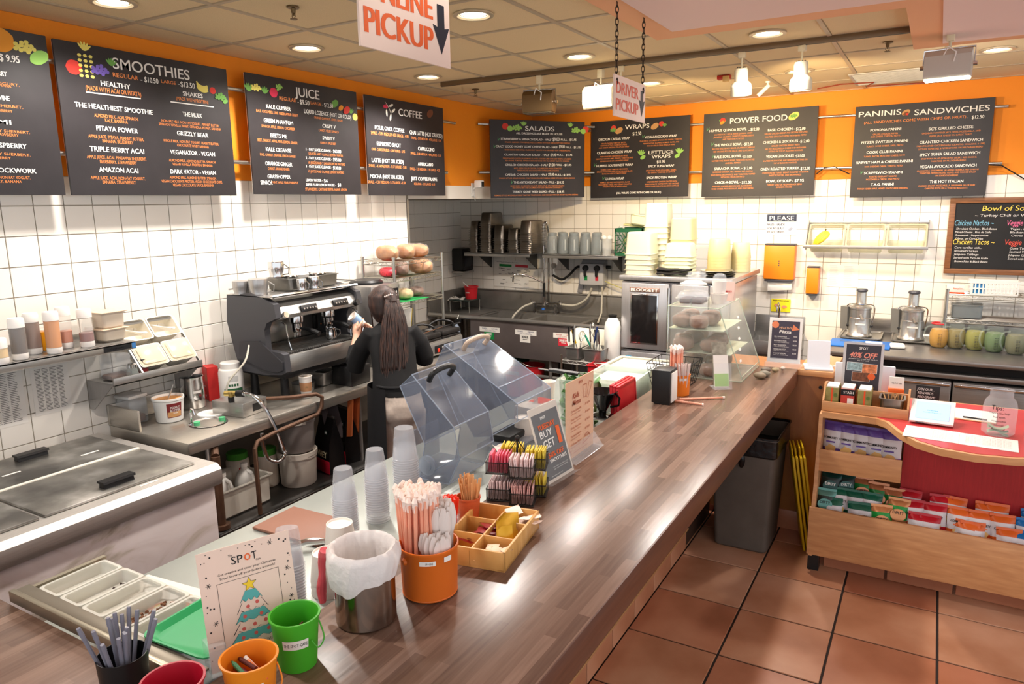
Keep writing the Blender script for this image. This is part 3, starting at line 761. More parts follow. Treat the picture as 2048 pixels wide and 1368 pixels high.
board('b0', 'black menu board cut off by the left edge, priced 9.95', 'x', 1.10, 1.03, 2.22, .775, 0, [('round', 'o', .82, .72, .06), ('cluster', 'y', .92, .705, .045), ('oval', 'l', .985, .665, .05), ('oval', 'y', .985, .665, .03)])
board('b1', 'black smoothies menu board, first full board on the left wall', 'x', 2.16, 1.04, 2.22, .77, 0, [('round', 'r', .09, .645, .04), ('leaf', 'y', .155, .735, .04), ('net', 'y', .155, .66, .07), ('cluster', 'p', .225, .65, .042), ('leaf', 'g', .292, .68, .035), ('banana', 'y', .86, .65, .05), ('round', 'r', .925, .63, .022), ('cluster', 'g', .975, .6, .035), ('oval', 'g', 1.01, .575, .02)])
board('b2', 'black juice menu board between the smoothies and coffee boards', 'x', 3.34, 1.04, 2.23, .765, 0, [('leaf', 'g', .02, .65, .045), ('cluster', 'y', .08, .68, .035), ('leaf', 'g', .15, .65, .04), ('round', 'k', .225, .665, .034), ('cluster', 'l', .275, .71, .026), ('oval', 'l', .265, .69, .014), ('oval', 'g', .80, .655, .04), ('oval', 'o', .86, .63, .028), ('oval', 'r', .92, .62, .04), ('leaf', 'g', .965, .6, .035), ('round', 'y', 1.01, .58, .028)])
board('b3', 'black coffee menu board, last one on the left wall beside the corner', 'x', 4.47, 1.04, 2.225, .765, 0, [('branch', 'w', .24, .735, .085), ('cluster', 'k', .245, .70, .025), ('oval', 'b', .84, .70, .05)])
board('b4', 'black salads menu board, leftmost on the back wall', 's', 0, 1.05, 2.20, .765, 0, [('round', 'r', .165, .70, .035), ('round', 'l', .215, .68, .03), ('cluster', 'l', .29, .69, .045), ('leaf', 'l', .36, .71, .04), ('leaf', 'l', .88, .71, .04), ('cluster', 'l', .945, .68, .045), ('round', 'l', 1.03, .67, .03), ('round', 'r', 1.06, .69, .035)])
board('b5', 'black wraps menu board behind the driver pickup sign', 'y', -3.245, 1.06, 2.19, .785, 0, [('round', 'r', .255, .71, .03), ('cluster', 'g', .25, .69, .03), ('oval', 't', .315, .68, .045), ('oval', 't', .70, .70, .045), ('round', 'r', .77, .72, .028), ('leaf', 'g', .80, .69, .03), ('leaf', 'l', .56, .42, .05), ('oval', 'l', .58, .40, .03), ('leaf', 'l', .96, .42, .05), ('oval', 'l', .94, .40, .03)])
board('b6', 'black power food menu board, second from the right', 'y', -2.05, 1.04, 2.18, .79, 0, [('oval', 'y', .83, .715, .05), ('leaf', 'g', .18, .69, .04), ('cluster', 'g', .83, .718, .028), ('round', 'r', .185, .72, .026), ('oval', 'o', .18, .70, .024)])
board('b7', 'black paninis and sandwiches menu board, rightmost on the back wall', 'y', -.705, 1.03, 2.15, .785, 0, [('oval', 't', .395, .71, .034), ('oval', 'b', .395, .70, .022), ('round', 'r', .405, .695, .010)])
# ---- hanging pickup signs on chains
SIGNW = M('white_sign_board', (244, 222, 206), .55)
def chain(t, x, y, z0, z1):
    b = B(); n = int((z1 - z0) / .026); 
    for k in range(n + 1):
        z = z0 + .026 * k; P = []
        for i in range(10):
            a = 2 * PI * i / 10; u = .0075 * cos(a); v = .018 * sin(a); P.append((x + u, y, z + v) if k % 2 else (x, y + u, z + v))
        b.tube(P, .0022, 5, closed=True)
    b.o('chain', M('dark_chain', (60, 50, 42), .4, .8), t)
def hsign(label, loc, rz, w_, h_, lines, lc, arrow, ztop):
    t = thing('hanging_sign', label, 'sign', loc, rz)
    B().box(-w_ / 2, w_ / 2, 0, .008, 0, h_, .001, 1).o('board', SIGNW, t)
    letters('lettering', lines, lc, t, (0, -.001, 0), (1, 0, 0), (0, 0, 1), .035)
    ax, a1, a0 = arrow; b = B(); blob(b, [(ax - .018, a1), (ax - .018, a0 + .075), (ax - .042, a0 + .08), (ax, a0), (ax + .042, a0 + .08), (ax + .018, a0 + .075), (ax + .018, a1)], (0, -.001, 0), (1, 0, 0), (0, 0, 1)); b.o('arrow', M('black_arrow_print', (34, 40, 52), .5), t, smooth=False)
    for s in (-1, 1):
        B().lathe([(.006, -.012), (.014, -.010), (.014, -.0), (.006, -.0)], n=14).xf(MT((s * (w_ / 2 - .03), 0, h_ - .03)) @ MR(PI / 2, 4, 'X')).o('grommet', M('brass_grommet', (150, 120, 70), .35, 1), t)
        chain(t, s * (w_ / 2 - .03), .004, h_ - .03, ztop - loc[2])
    return t
for z, nm in ((2.92, 'upper'), (2.455, 'lower')):
    t = thing('hanging_rail', nm + ' short steel rail set across the corner behind the salads board', 'rail', (-3.99, 6.21, z))
    B().cyl((0, 0, 0), (.80, 1.01, 0), .013, n=12).o('pipe', PIPE, t); B().cyl((.06, .09, 0), (-.02, .15, 0), .008, n=8).o('bracket', PIPE, t)
hsign('white sign reading ONLINE PICKUP with a black down arrow, hanging at top centre', (-1.34, 1.735, 2.553), PI / 2, .41, .27, [('ONLINE', -.035, .158, .30, .064), ('PICKUP', -.035, .070, .30, .064)], ORANGEINK, (.158, .175, .035), 3.08)
hsign('smaller looking white sign reading DRIVER PICKUP with a black down arrow, farther back', (-1.34, 3.465, 2.538), PI / 2, .41, .185, [('DRIVER', -.04, .130, .29, .052), ('PICKUP', -.04, .055, .29, .052)], M('faded_red_ink', (225, 120, 100), .7), (.155, .15, .025), 3.035)
t = thing('security_camera', 'small white security camera on the wall left of the salads board', 'camera', (-4.0, 6.12, 2.32))
B().box(-.01, .0, -.03, .03, -.10, .03, .004).cyl((0, 0, -.03), (.05, 0, .0), .008, n=8).o('mount', WHITE, t); B().box(.03, .11, -.035, .035, -.02, .055, .012).o('housing', WHITE, t); B().box(.108, .114, -.022, .022, -.01, .04, .004).o('lens', BLACK, t)
B().tube([(0, 0, -.06), (-.0, .03, -.14), (.01, .0, -.10), (.02, -.02, -.05)], .003, 5).o('cable', WHITE, t)
# ============================================================ LEFT SIDE: freezer, steel counters and what stands on them
WORN = ramp_mat('worn_freezer_top', [(.35, (120, 118, 114)), (.55, (160, 158, 152)), (.7, (205, 203, 198))], (1, 1, 1), 5, .38, detail=8, metal=.85, bump=.03)
FRZ = ramp_mat('scuffed_freezer_paint', [(.30, (150, 138, 122)), (.40, (196, 186, 178)), (.47, (214, 204, 203)), (.6, (222, 214, 214))], (1, 1.2, 2.2), 2.1, .45, detail=9, bump=.06, distortion=1.5)
t = thing('chest_freezer', 'long low chest freezer with white scuffed front and steel flip lids', 'freezer', (-3.5, 1.1, 0))
B().box(-4.0, -2.99, -.2, 2.17, .06, .80, .01).w(t).o('body', FRZ, t)
b = B().prism([(-4.005, .79), (-2.99, .79), (-2.965, .80), (-2.95, .83), (-2.955, .88), (-2.985, .905), (-4.005, .905)], 'y', -.22, 2.19); b.w(t).o('rim', steel('freezer_rim_steel', (214, 210, 204), .45, 1), t)
for y in (-.1, .5, 1.1, 1.7, 2.1): B().box(-3.9, -3.85, y - .03, y + .03, 0, .06).box(-3.1, -3.05, y - .03, y + .03, 0, .06).w(t).o('foot', BLACK, t)
STRIP = M('cream_strip', (235, 230, 215), .5)
for (y0, y1) in ((.25, .97), (.98, 1.70), (1.72, 2.14)) if 0 else ((-.1, .66), (.68, 1.40), (1.42, 2.12)):
    for (x0, x1, hx) in ((-3.96, -3.52, -3.86), (-3.50, -3.06, -3.13)):
        lid = B().box(x0, x1, y0, y1, .906, .918, .004).w(t).o('lid', WORN, t)
        h = B().prism([(-.022, 0), (.022, 0), (.016, .028), (-.016, .028)], 'y', -.07, .07).prism([(-.028, .022), (.028, .022), (.024, .032), (-.024, .032)], 'y', -.075, .075)
        h.xf(MT((hx, (y0 + y1) / 2, .918))).w(t).o('handle', BLACK, lid)
    B().box(-3.52, -3.50, y0, y1, .908, .922, .002).w(t).o('lid_rail', STRIP, t)
for x, y, l in ((-3.03, 1.86, .09), (-3.04, 1.05, .12), (-3.66, 1.95, .09), (-3.7, 1.6, .08), (-3.66, 1.3, .08)): B().box(x - .006, x + .006, y - l / 2, y + l / 2, .917 if x < -3.1 else .905, .9195 if x < -3.1 else .908).w(t).o('label_tape', PAPER, t)
# ---- steel counter with sink rim
CT = steel('counter_steel', (190, 184, 174), .32, 1)
t = thing('steel_counter', 'stainless steel work counter along the left wall under the espresso machine', 'counter', (-3.65, 3.6, 0))
B().box(-4.0, -3.30, 2.26, 5.08, .90, .93, .006).box(-3.32, -3.30, 2.26, 5.08, .865, .925, .004).box(-4.0, -3.30, 2.26, 2.28, .865, .93, .004).w(t).o('worktop', CT, t)
B().box(-4.012, -3.995, 2.26, 5.08, .93, 1.05, .003).box(-4.0, -3.72, 2.262, 2.276, .93, 1.05, .003).w(t).o('upstand', CT, t)
B().box(-3.96, -3.22, 2.34, 4.9, .37, .40, .004).box(-3.235, -3.215, 2.34, 4.9, .345, .40, .003).w(t).o('undershelf', DARKSTEEL, t)
for y in (2.42, 3.62, 4.85):
    for x in (-3.9, -3.36): B().cyl((x, y, .0), (x, y, .90), .019, n=12).w(t).o('leg', STEELZ, t)
B().lathe([(.085, 0), (.10, .006), (.105, .004)], (-3.53, 2.56, .93), 28).lathe([(.085, 0), (.08, -.05), (.0001, -.055)], (-3.53, 2.56, .93), 24).w(t).o('dipper_well', CHROME, t)
for x, y in ((-3.55, 2.50), (-3.50, 2.63)): B().cyl((x, y, .925), (x, y, .95), .018, n=14).w(t).o('green_knob', M('green_knob', (90, 190, 130), .4), t)
B().cyl((-3.6, 2.5, .93), (-3.6, 2.5, 1.0), .008, n=10).tube([(-3.6, 2.5, 1.0), (-3.59, 2.5, 1.02), (-3.57, 2.5, 1.015), (-3.56, 2.5, .99)], .006, 8).w(t).o('small_tap', CHROME, t)
B().lathe([(.04, .90), (.04, .86), (.022, .84), (.022, .55)], (-3.53, 2.56, 0), 16).w(t).o('drain_cup', M('dirty_pipe', (110, 92, 78), .5, .4), t)
PIPEB = M('rusty_pipe', (92, 66, 50), .55, .5, noise=.2, nscale=20)
t = tag(B().cyl((-3.28, 2.40, .405), (-3.28, 2.40, .82), .024, n=14).cyl((-3.28, 2.40, .405), (-3.28, 2.40, .43), .045, n=16).tube([(-3.28, 2.40, .82), (-3.35, 2.45, .86), (-3.45, 2.53, .865)], .022, 10).o('drain_pipe', PIPEB), 'thick rusty drain pipe standing beside the freezer end under the steel counter', 'pipe')
t = tag(B().tube([(-3.24, 2.63, .405), (-3.24, 2.63, .80), (-3.25, 2.66, .83), (-3.27, 2.80, .84), (-3.27, 3.15, .86), (-3.27, 3.19, .90), (-3.27, 3.20, .96), (-3.29, 3.17, .985), (-3.36, 3.02, .99), (-3.50, 2.86, 1.0)], .013, 10).o('water_pipe', PIPEB), 'thin brown pipe rising from the undershelf and over the counter edge', 'pipe')
t = thing('junction_box', 'grey steel box on the counter beneath the brass valve', 'box', (-3.55, 2.80, .931), .12)
B().box(-.12, .12, -.10, .10, 0, .085, .004).o('housing', STEEL, t); B().box(.118, .1215, -.02, .07, .02, .065).o('opening', BLACK, t)
t = thing('hose_valve', 'brass and black valve with a braided steel hose hanging over the counter edge', 'valve', (-3.52, 2.72, 1.017))
B().cyl((0, 0, 0), (0, 0, .03), .018, n=12).o('knob', BLACK, t); B().cyl((-.05, 0, .045), (.03, .02, .05), .017, n=10).cyl((0, .0, .02), (0, 0, .06), .014, n=10).o('valve_body', M('brass', (205, 180, 110), .3, 1.0), t)
B().cyl((.03, .02, .05), (.075, .03, .052), .02, n=12).o('collar', BLACK, t)
hp = [(.07, .03, .052), (.13, .05, .04), (.19, .07, -.02), (.24, .10, -.15), (.27, .12, -.27), (.275, .125, -.32), (.26, .09, -.355), (.235, .04, -.33), (.225, .02, -.26), (.225, .01, -.16)]
def smooth_path(P, n=6):
    P = [Vector(p) for p in P]; o = []
    for i in range(len(P) - 1):
        a, b, c, d = P[max(i - 1, 0)], P[i], P[i + 1], P[min(i + 2, len(P) - 1)]
        for k in range(n):
            u = k / n; o.append(.5 * ((2 * b) + (-a + c) * u + (2 * a - 5 * b + 4 * c - d) * u * u + (-a + 3 * b - 3 * c + d) * u ** 3))
    return o + [P[-1]]
sp_ = smooth_path(hp, 12); B().tube(sp_, [.0115 + .0016 * (i % 2) for i in range(len(sp_))], 10).o('braided_hose', CHROME, t)
B().tube(smooth_path([(-.04, 0, .05), (-.03, .02, .12), (.0, .12, .22), (-.05, .2, .30)], 5), .006, 6).o('supply_tube', M('grey_hose', (190, 185, 170), .5), t)
# ---- peanut butter tub, pitcher, cocoa box, powder jar
t = thing('peanut_butter_tub', 'open white plastic tub of peanut butter with a printed label', 'tub', (-3.78, 2.49, .931))
B().lathe([(.0001, 0), (.068, 0), (.072, .004), (.083, .125), (.088, .13), (.088, .142), (.083, .142), (.08, .12), (.068, .01), (.0001, .008)], n=30).o('tub', WHITE, t)
B().lathe([(.0001, .125), (.04, .123), (.079, .128)], n=20).o('peanut_butter', M('peanut_butter', (205, 140, 70), .4, noise=.2, nscale=30), t)
def wrap_label(t, name, mat, r, z0, z1, a0, a1, r1=None, n=10, **kw):
    r1 = r if r1 is None else r1; b = B()
    b.grid(n, 1, lambda u, v: ((r + (r1 - r) * v) * cos(a0 + (a1 - a0) * u), (r + (r1 - r) * v) * sin(a0 + (a1 - a0) * u), z0 + (z1 - z0) * v)); return b.o(name, mat, t, **kw)
def wrap_text(t, name, items, mat, r, zc, ac, bold=.02, r1s=0.0):
    """lettering bent round an upright cylinder, centred on angle ac"""
    V, F = text_mesh(items, bold); me = bpy.data.meshes.new(name)
    me.from_pydata([((r + r1s * v[1]) * cos(ac + v[0] / r), (r + r1s * v[1]) * sin(ac + v[0] / r), zc + v[1]) for v in V], [], F); me.materials.append(mat); return link(name, me, t, kind='stuff')
CA = math.atan2(-2.49, 3.78)
wrap_label(t, 'label', M('maroon_label', (120, 30, 30), .5), .0745, .03, .115, CA - .15, CA + .95, .0835)
wrap_label(t, 'label_picture', M('tan_label', (214, 160, 104), .5), .0752, .034, .065, CA - .1, CA + .9, .0785)
wrap_text(t, 'lettering', [('PEANUT', 0, .012, .055, .013), ('BUTTER', .0, -.005, .055, .013), ('CREAMY', .0, -.02, .03, .006)], CHALKW, .0825, .078, CA + .42)
B().cyl((.0, -.0, .12), (.02, .03, .21), .004, n=6).o('knife_handle', STEEL, t)
t = thing('frothing_pitcher', 'tall steel pitcher behind the peanut butter tub', 'pitcher', (-3.90, 2.74, .931))
B().lathe([(.0001, 0), (.066, 0), (.07, .006), (.07, .10), (.066, .18), (.068, .195), (.066, .195), (.064, .18), (.067, .10), (.066, .01), (.0001, .008)], n=26).o('body', CHROME, t)
B().tube([(-.066, 0, .165), (-.11, 0, .16), (-.115, 0, .08), (-.07, 0, .05)], .005, 6).o('handle', CHROME, t); wrap_label(t, 'label_tape', PAPER, .0705, .10, .115, CA, CA + .7)
t = thing('cocoa_box', 'red cardboard hot cocoa box leaning by the wall', 'box', (-3.96, 2.92, .931), -.35)
B().box(-.05, .05, -.035, .035, 0, .22, .001, 1).o('carton', M('red_carton', (196, 40, 38), .5), t)
b = B(); blob(b, ell(.02, .15, .022, .022), (0, 0, 0), (1, 0, 0), (0, 0, 1)); b.xf(MT((0, -.0356, 0))).o('printed_cup', M('mug_print', (160, 84, 50), .5), t); letters('lettering', [('100', -.01, .03, .03, .012), ('CALS', -.015, .09, .03, .010)], CHALKW, t, (0, -.036, 0), (1, 0, 0), (0, 0, 1), .03)
t = thing('powder_jar', 'white round protein powder jar with a green band', 'jar', (-3.84, 2.98, .931))
B().lathe([(.0001, 0), (.07, 0), (.076, .008), (.076, .18), (.07, .20), (.058, .208)], n=28).o('jar', WHITE, t); B().lathe([(.0001, .245), (.056, .245), (.06, .24), (.06, .208), (.056, .205)], n=28).o('lid', WHITE, t)
wrap_label(t, 'green_band', M('dark_green_label', (40, 92, 58), .5), .0766, .045, .085, CA - .7, CA + .9); wrap_label(t, 'gold_band', M('gold_label', (190, 170, 100), .4), .0766, .033, .045, CA - .7, CA + .9)
for k in range(4): wrap_label(t, 'green_dot', M('dark_green_label'), .0768, .098, .114, CA - .32 + .22 * k, CA - .17 + .22 * k, n=3)
wrap_label(t, 'small_print', M('faint_print', (200, 200, 196), .6), .0767, .13, .165, CA - .3, CA + .5)
t = thing('paper_cup', 'white paper coffee cup with a brown sleeve on the steel counter', 'cup', (-3.44, 3.23, .931))
B().lathe([(.0001, .004), (.028, .0), (.031, .004), (.041, .135), (.044, .137), (.044, .143), (.040, .143), (.039, .13), (.03, .01)], n=26).o('cup', M('cup_paper', (244, 238, 230), .5), t)
B().lathe([(.0345, .045), (.0395, .103)], n=26).o('sleeve', M('kraft_sleeve', (190, 140, 100), .7), t); B().lathe([(.0001, .132), (.039, .132)], n=18).o('coffee_fill', M('milk_foam', (232, 214, 190), .4), t)
wrap_text(t, 'lettering', [('The', 0, .005, .01, .004), ('SPOT', 0, -.003, .018, .006)], M('dark_green_label'), .0385, .075, CA, .02)
t = thing('glass_canister', 'square clear canister with a white lid at the wall end of the counter', 'canister', (-3.93, 2.36, .931), .1)
B().box(-.06, .06, -.06, .06, 0, .15, .012).o('body', CLEAR, t); B().box(-.05, .05, -.05, .05, .004, .05, .01).o('contents', M('cocoa_powder', (120, 90, 70), .8), t); B().box(-.064, .064, -.064, .064, .15, .172, .01).o('lid', WHITE, t)
t = thing('loose_tub_top', 'round white tub lid lying on the counter behind the dipper well', 'lid', (-3.66, 2.68, .931)); B().lathe([(.0001, .006), (.07, .006), (.075, .012), (.08, .01), (.08, 0)], n=24).o('disc', WHITE, t)
t = thing('jam_tub', 'small clear tub of red jam under the white lid', 'tub', (-3.70, 2.84, .931)); B().lathe([(.0001, 0), (.045, 0), (.055, .06)], n=20).o('tub', CLEAR, t); B().lathe([(.0001, .005), (.043, .005), (.05, .04), (.0001, .04)], n=18).o('jam', M('jam', (140, 30, 40), .2), t)
# ---- items on the undershelf
FR = M('frosted_bin', (206, 200, 188), .35, alpha=.78)
t = thing('storage_bin', 'frosted rectangular bin holding jugs on the undershelf', 'bin', (-3.50, 2.63, .401)); B().pan(.34, .40, .17, lip=.02, taper=.9, t=.002).o('bin', FR, t)
JUG = M('milky_jug_plastic', (228, 226, 220), .35, alpha=.9)
for k, (dx, dy) in enumerate(((.06, -.08), (.04, .09))):
    t = thing('plastic_jug', ('milky white plastic jug in the frosted bin, nearer the drain pipe', 'milky white plastic jug in the frosted bin, nearer the round tubs')[k], 'jug', (-3.50 + dx, 2.63 + dy, .416))
    B().lathe([(.0001, 0), (.055, 0), (.06, .01), (.06, .12), (.045, .17), (.018, .20), (.018, .215)], n=18).o('body', JUG, t); B().cyl((0, 0, .21), (0, 0, .232), .021, n=14).o('cap', WHITE, t); B().tube([(.02, .0, .19), (.065, 0, .175), (.07, 0, .12), (.058, 0, .09)], .008, 6).o('handle', JUG, t)
for k, (x, y) in enumerate(((-3.62, 2.84), (-3.52, 2.98))):
    t = thing('supplement_jar', ('white jar with a green lid on the undershelf, left of the pair', 'white jar with a green lid on the undershelf, beside the round tubs')[k], 'jar', (x - .05, y - .04 * 0, .401))
    B().lathe([(.0001, 0), (.065, 0), (.07, .01), (.07, .19), (.06, .205)], n=22).o('jar', M('jar_cream', (216, 208, 192), .5), t); B().lathe([(.0001, .245), (.06, .245), (.064, .24), (.064, .205)], n=22).o('lid', M('green_lid', (70, 150, 50), .4), t)
    if k == 0: wrap_label(t, 'red_badge', REDINK, .0706, .13, .16, CA, CA + .4, n=4)
    wrap_text(t, 'lettering', [('GANIC', 0, 0, .05, .02)], INK, .0708, .09, CA + .3 - .6 * k, .03)
BK = M('translucent_bucket', (214, 206, 194), .3, alpha=.9)
OAT = M('oat_contents', (206, 186, 156), .9, noise=.1, nscale=80)
for k, z in enumerate((.401, .625)):
    t = thing('round_tub', ('translucent round lidded tub of oats, lower of the stacked pair', 'translucent grey round lidded tub stacked on the oat tub')[k], 'tub', (-3.42, 3.10, z))
    B().lathe([(.0001, 0), (.105, 0), (.11, .008), (.118, .18), (.124, .182), (.124, .195), (.12, .2)], n=32).o('tub', BK if k == 0 else M('smoky_bucket', (128, 120, 116), .3, alpha=.93), t)
    B().lathe([(.0001, .21), (.10, .212), (.118, .222), (.127, .220), (.127, .198)], n=32).o('lid', BK if k == 0 else M('smoky_lid', (150, 142, 136), .4, alpha=.95), t)
    B().lathe([(.0001, .006), (.1, .006), (.106, .10), (.0001, .10)], n=24).o('contents', OAT if k == 0 else M('dark_grain', (110, 96, 84), .9), t)
    wrap_label(t, 'handle_tab', M('tab_plastic', (210, 202, 190), .4), .131, .188, .205, CA - .45, CA + .35)
BAGB = M('black_foil_bag', (20, 18, 19), .25)
for k, (x, y, rz) in enumerate(((-3.40, 3.36, -.25), (-3.44, 3.56, -.3))):
    t = thing('powder_bag', ('black and red foil bag lettered WHEY beside the round tubs', 'black and red foil bag standing behind the WHEY bag')[k], 'bag', (x, y, .401), rz)
    pr = [(-.055, 0), (.055, 0), (.06, .04), (.05, .2), (.012, .33), (.004, .385), (-.004, .385), (-.012, .33), (-.05, .2), (-.06, .04)]
    B().prism([(p[0], p[1]) for p in pr], 'y', -.09, .09).xf(MR(PI / 2, 4, 'Z')).o('bag', BAGB, t, ang=60)
    B().box(-.09, .09, -.006, .006, .345, .387, .002).o('top_seal', M('seal_foil', (120, 116, 114), .25, .8), t)
    B().box(-.0905, .0905, -.0615, -.055, .002, .09, .004).o('red_band', M('red_foil', (165, 24, 44), .3), t)
    letters('lettering', [('WHEY', .0, .13, .13, .042)], M('cream_ink', (228, 216, 180), .6), t, (0, -.062, 0), (1, 0, 0), (0, 0, 1), .03)
    b = B(); blob(b, ell(.03, .27, .022, .022), (0, 0, 0), (1, 0, 0), (0, 0, 1)); b.xf(MT((0, -.034, 0))); b.o('round_badge', M('badge_green', (30, 60, 44), .5), t)
    b = B(); blob(b, [(.016, .262), (.022, .262), (.022, .268), (.034, .268), (.034, .262), (.04, .262), (.04, .276), (.044, .282), (.038, .282), (.018, .28)], (0, 0, 0), (1, 0, 0), (0, 0, 1)); b.xf(MT((0, -.035, 0))); b.o('cow_emblem', CHALKW, t)
t = thing('hanging_cloth', 'grey cloth with an orange one hanging in the dark under the counter', 'cloth', (-3.42, 3.42, .60))
B().grid(8, 6, lambda u, v: (.05 * sin(u * 9) * (1 - v * .5), -.08 + .14 * u + .01 * sin(v * 5), .26 * v)).o('grey_cloth', M('grey_cloth', (90, 82, 84), .9), t)
B().grid(6, 6, lambda u, v: (.03 * sin(u * 7) + .06 + .03 * v, .07 + .10 * u, .27 * v)).o('orange_cloth', M('rust_cloth', (176, 88, 40), .9), t)
# ============================================================ WALL SHELF AND TIERED INSERT RACK
t = thing('wall_shelf', 'stainless steel wall shelf holding squeeze bottles at left', 'shelf', (-4.0, 1.6, 1.44))
B().box(-4.012, -3.72, .2, 2.30, 1.428, 1.44, .002).box(-3.735, -3.72, .2, 2.30, 1.398, 1.44, .003).box(-4.012, -4.0, .2, 2.3, 1.428, 1.48, .002).w(t).o('shelf_board', STEELY, t)
for y in (.5, 1.42): B().prism([(-4.01, 1.428), (-3.80, 1.428), (-3.99, 1.27), (-4.01, 1.27)], 'y', y, y + .004).w(t).o('bracket', STEELZ, t)
B().box(-3.7195, -3.7185, 2.12, 2.27, 1.405, 1.430).w(t).o('maker_plate', BLACK, t); letters('lettering', [('UNIVERSAL', 2.185, 1.418, .09, .008)], CHALKW, t, (.2815, -1.6, -1.44), (0, 1, 0), (0, 0, 1)); B().box(-3.7193, -3.7183, 2.275, 2.297, 1.403, 1.432).w(t).o('blue_sticker', M('blue_sticker', (60, 120, 180), .5), t)
t = thing('insert_rack', 'slanted steel wall rack holding food pans, below the bottle shelf', 'rack', (-4.0, 2.4, 1.21))
B().box(-4.01, -3.75, 2.17, 2.72, 1.205, 1.215, .002).box(-3.762, -3.75, 2.17, 2.72, 1.205, 1.25, .002).w(t).o('shelf_board', STEELY, t)
for y in (2.17, 2.70): B().prism([(-4.01, 1.215), (-3.76, 1.215), (-3.97, 1.05), (-4.01, 1.05)], 'y', y, y + .005).w(t).o('bracket', STEELZ, t)
B().prism([(-4.01, 1.50), (-3.965, 1.50), (-3.75, 1.25), (-3.762, 1.24), (-3.975, 1.485), (-4.01, 1.485)], 'y', 2.335, 2.345).prism([(-4.01, 1.50), (-3.965, 1.50), (-3.75, 1.25), (-3.762, 1.24), (-3.975, 1.485), (-4.01, 1.485)], 'y', 2.70, 2.71).box(-4.01, -3.965, 2.34, 2.71, 1.49, 1.50).w(t).o('slanted_frame', STEELY, t)
pan_s = B().pan(.175, .20, .10, lip=.008, taper=.8).mesh('food_pan', M('beige_food_pan', (226, 218, 200), .4))
lid_s = B().pan(.165, .19, .012, lip=.018, taper=.85, inv=True).mesh('lid', M('clear_pan_lid', (236, 224, 196), .15, alpha=.6))
TL = math.atan2(.25, .215)
specs = [(-3.815, 2.435, 1, 'clear lidded pan of pale powder in the slanted rack, left of the lower pair', M('pale_powder', (232, 214, 170), .8)), (-3.815, 2.615, 1, 'clear lidded pan of tan powder in the slanted rack, right of the lower pair', M('tan_powder', (216, 184, 150), .8)),
         (-3.93, 2.43, 0, 'beige pan of plastic spoons in the upper left of the slanted rack', WHITE), (-3.93, 2.61, 0, 'grey pan of plastic spoons in the upper right of the slanted rack', WHITE)]
for x, y, ld, lb, fm in specs:
    z = 1.50 - (x + 3.965) * (.25 / .215) - .0; 
    t = thing('food_pan', lb, 'food pan', (x, y, z), rot=(0, TL, 0))
    P_ = link('pan', pan_s, t, loc=(0, 0, -.085), rot=(0, 0, PI / 2)); P_.scale = (1, .72, .9)
    if ld: l = link('lid', lid_s, t, loc=(0, 0, .004), rot=(0, 0, PI / 2)); l.scale = (1, .72, 1); B().box(-.05, .05, -.065, .065, -.06, .0, .01).o('powder', fm, t)
    else:
        for k in range(6): B().tube([(-.04 + .01 * k, -.05 + .015 * k, -.03), (.0 + .006 * k, .0 + .01 * k, -.01), (.03, .03 + .004 * k, .012)], [.003, .003, .007], 6).o('spoon', fm, t)
t = thing('clear_container', 'clear square container of brown powder at the left of the rack', 'container', (-3.885, 2.27, 1.216)); B().box(-.055, .055, -.065, .065, 0, .145, .02).o('body', CLEAR, t); B().box(-.05, .05, -.06, .06, .003, .03, .01).o('powder', M('cocoa_powder'), t)
t = thing('glass_shaker', 'glass shaker with a chrome lid and brown spice on the rack', 'shaker', (-3.785, 2.30, 1.216))
B().lathe([(.0001, 0), (.024, 0), (.03, .012), (.031, .04), (.025, .062), (.023, .07)], n=20).o('glass', GLASS, t); B().lathe([(.0001, .004), (.022, .004), (.028, .02), (.0001, .02)], n=16).o('spice', M('spice', (150, 90, 60), .9), t); B().lathe([(.026, .068), (.026, .085), (.02, .092), (.0001, .094)], n=20).o('chrome_lid', CHROME, t)
t = thing('spice_jar', 'red labelled spice jar with a black cap on the rack', 'jar', (-3.80, 2.375, 1.216))
B().box(-.019, .019, -.019, .019, 0, .07, .006).o('jar', M('dark_spice', (92, 34, 26), .3), t); B().box(-.0195, .0195, -.0195, .0195, .015, .055, .006).o('label', M('maroon_label'), t); B().lathe([(.0001, .1), (.017, .1), (.018, .085), (.013, .082), (.013, .07)], n=18).o('cap', BLACK, t)
# ---- squeeze bottles
BP = M('bottle_plastic', (240, 236, 230), .15, alpha=.2); BW = M('bottle_white', (244, 240, 234), .35)
def bottle(x, y, h, fill, fm, lb, lid=True, r=.035):
    t = thing('squeeze_bottle', lb, 'bottle', (x, y, 1.441))
    B().lathe([(.0001, 0), (r * .9, 0), (r, .006), (r, .03)], n=22).o('base_cap', BW, t)
    B().lathe([(r * .98, .03), (r * .98, h - .03), (r * .9, h - .02)], n=22).o('bottle', BP, t)
    B().lathe([(.0001, .031), (r * .95, .031), (r * .95, fill), (.0001, fill)], n=22).o('sauce', fm, t)
    B().lathe([(r * 1.01, h - .045), (r * 1.01, h - .012), (r * .9, h), (.0001, h)], n=22).o('cap', BW, t)
    return t
bottle(-3.77, 1.745, .20, .165, M('dark_syrup', (50, 34, 36), .25), 'squeeze bottle of near-black syrup on the shelf at left')
bottle(-3.85, 1.85, .205, .175, M('brown_syrup', (124, 88, 70), .3), 'squeeze bottle of brown syrup behind the near-black one')
bottle(-3.77, 1.905, .21, .165, M('amber_syrup', (214, 134, 36), .2), 'squeeze bottle of amber honey syrup on the shelf')
bottle(-3.86, 2.01, .215, .09, M('rust_syrup', (190, 100, 50), .25), 'squeeze bottle one third full of rust syrup behind the amber one')
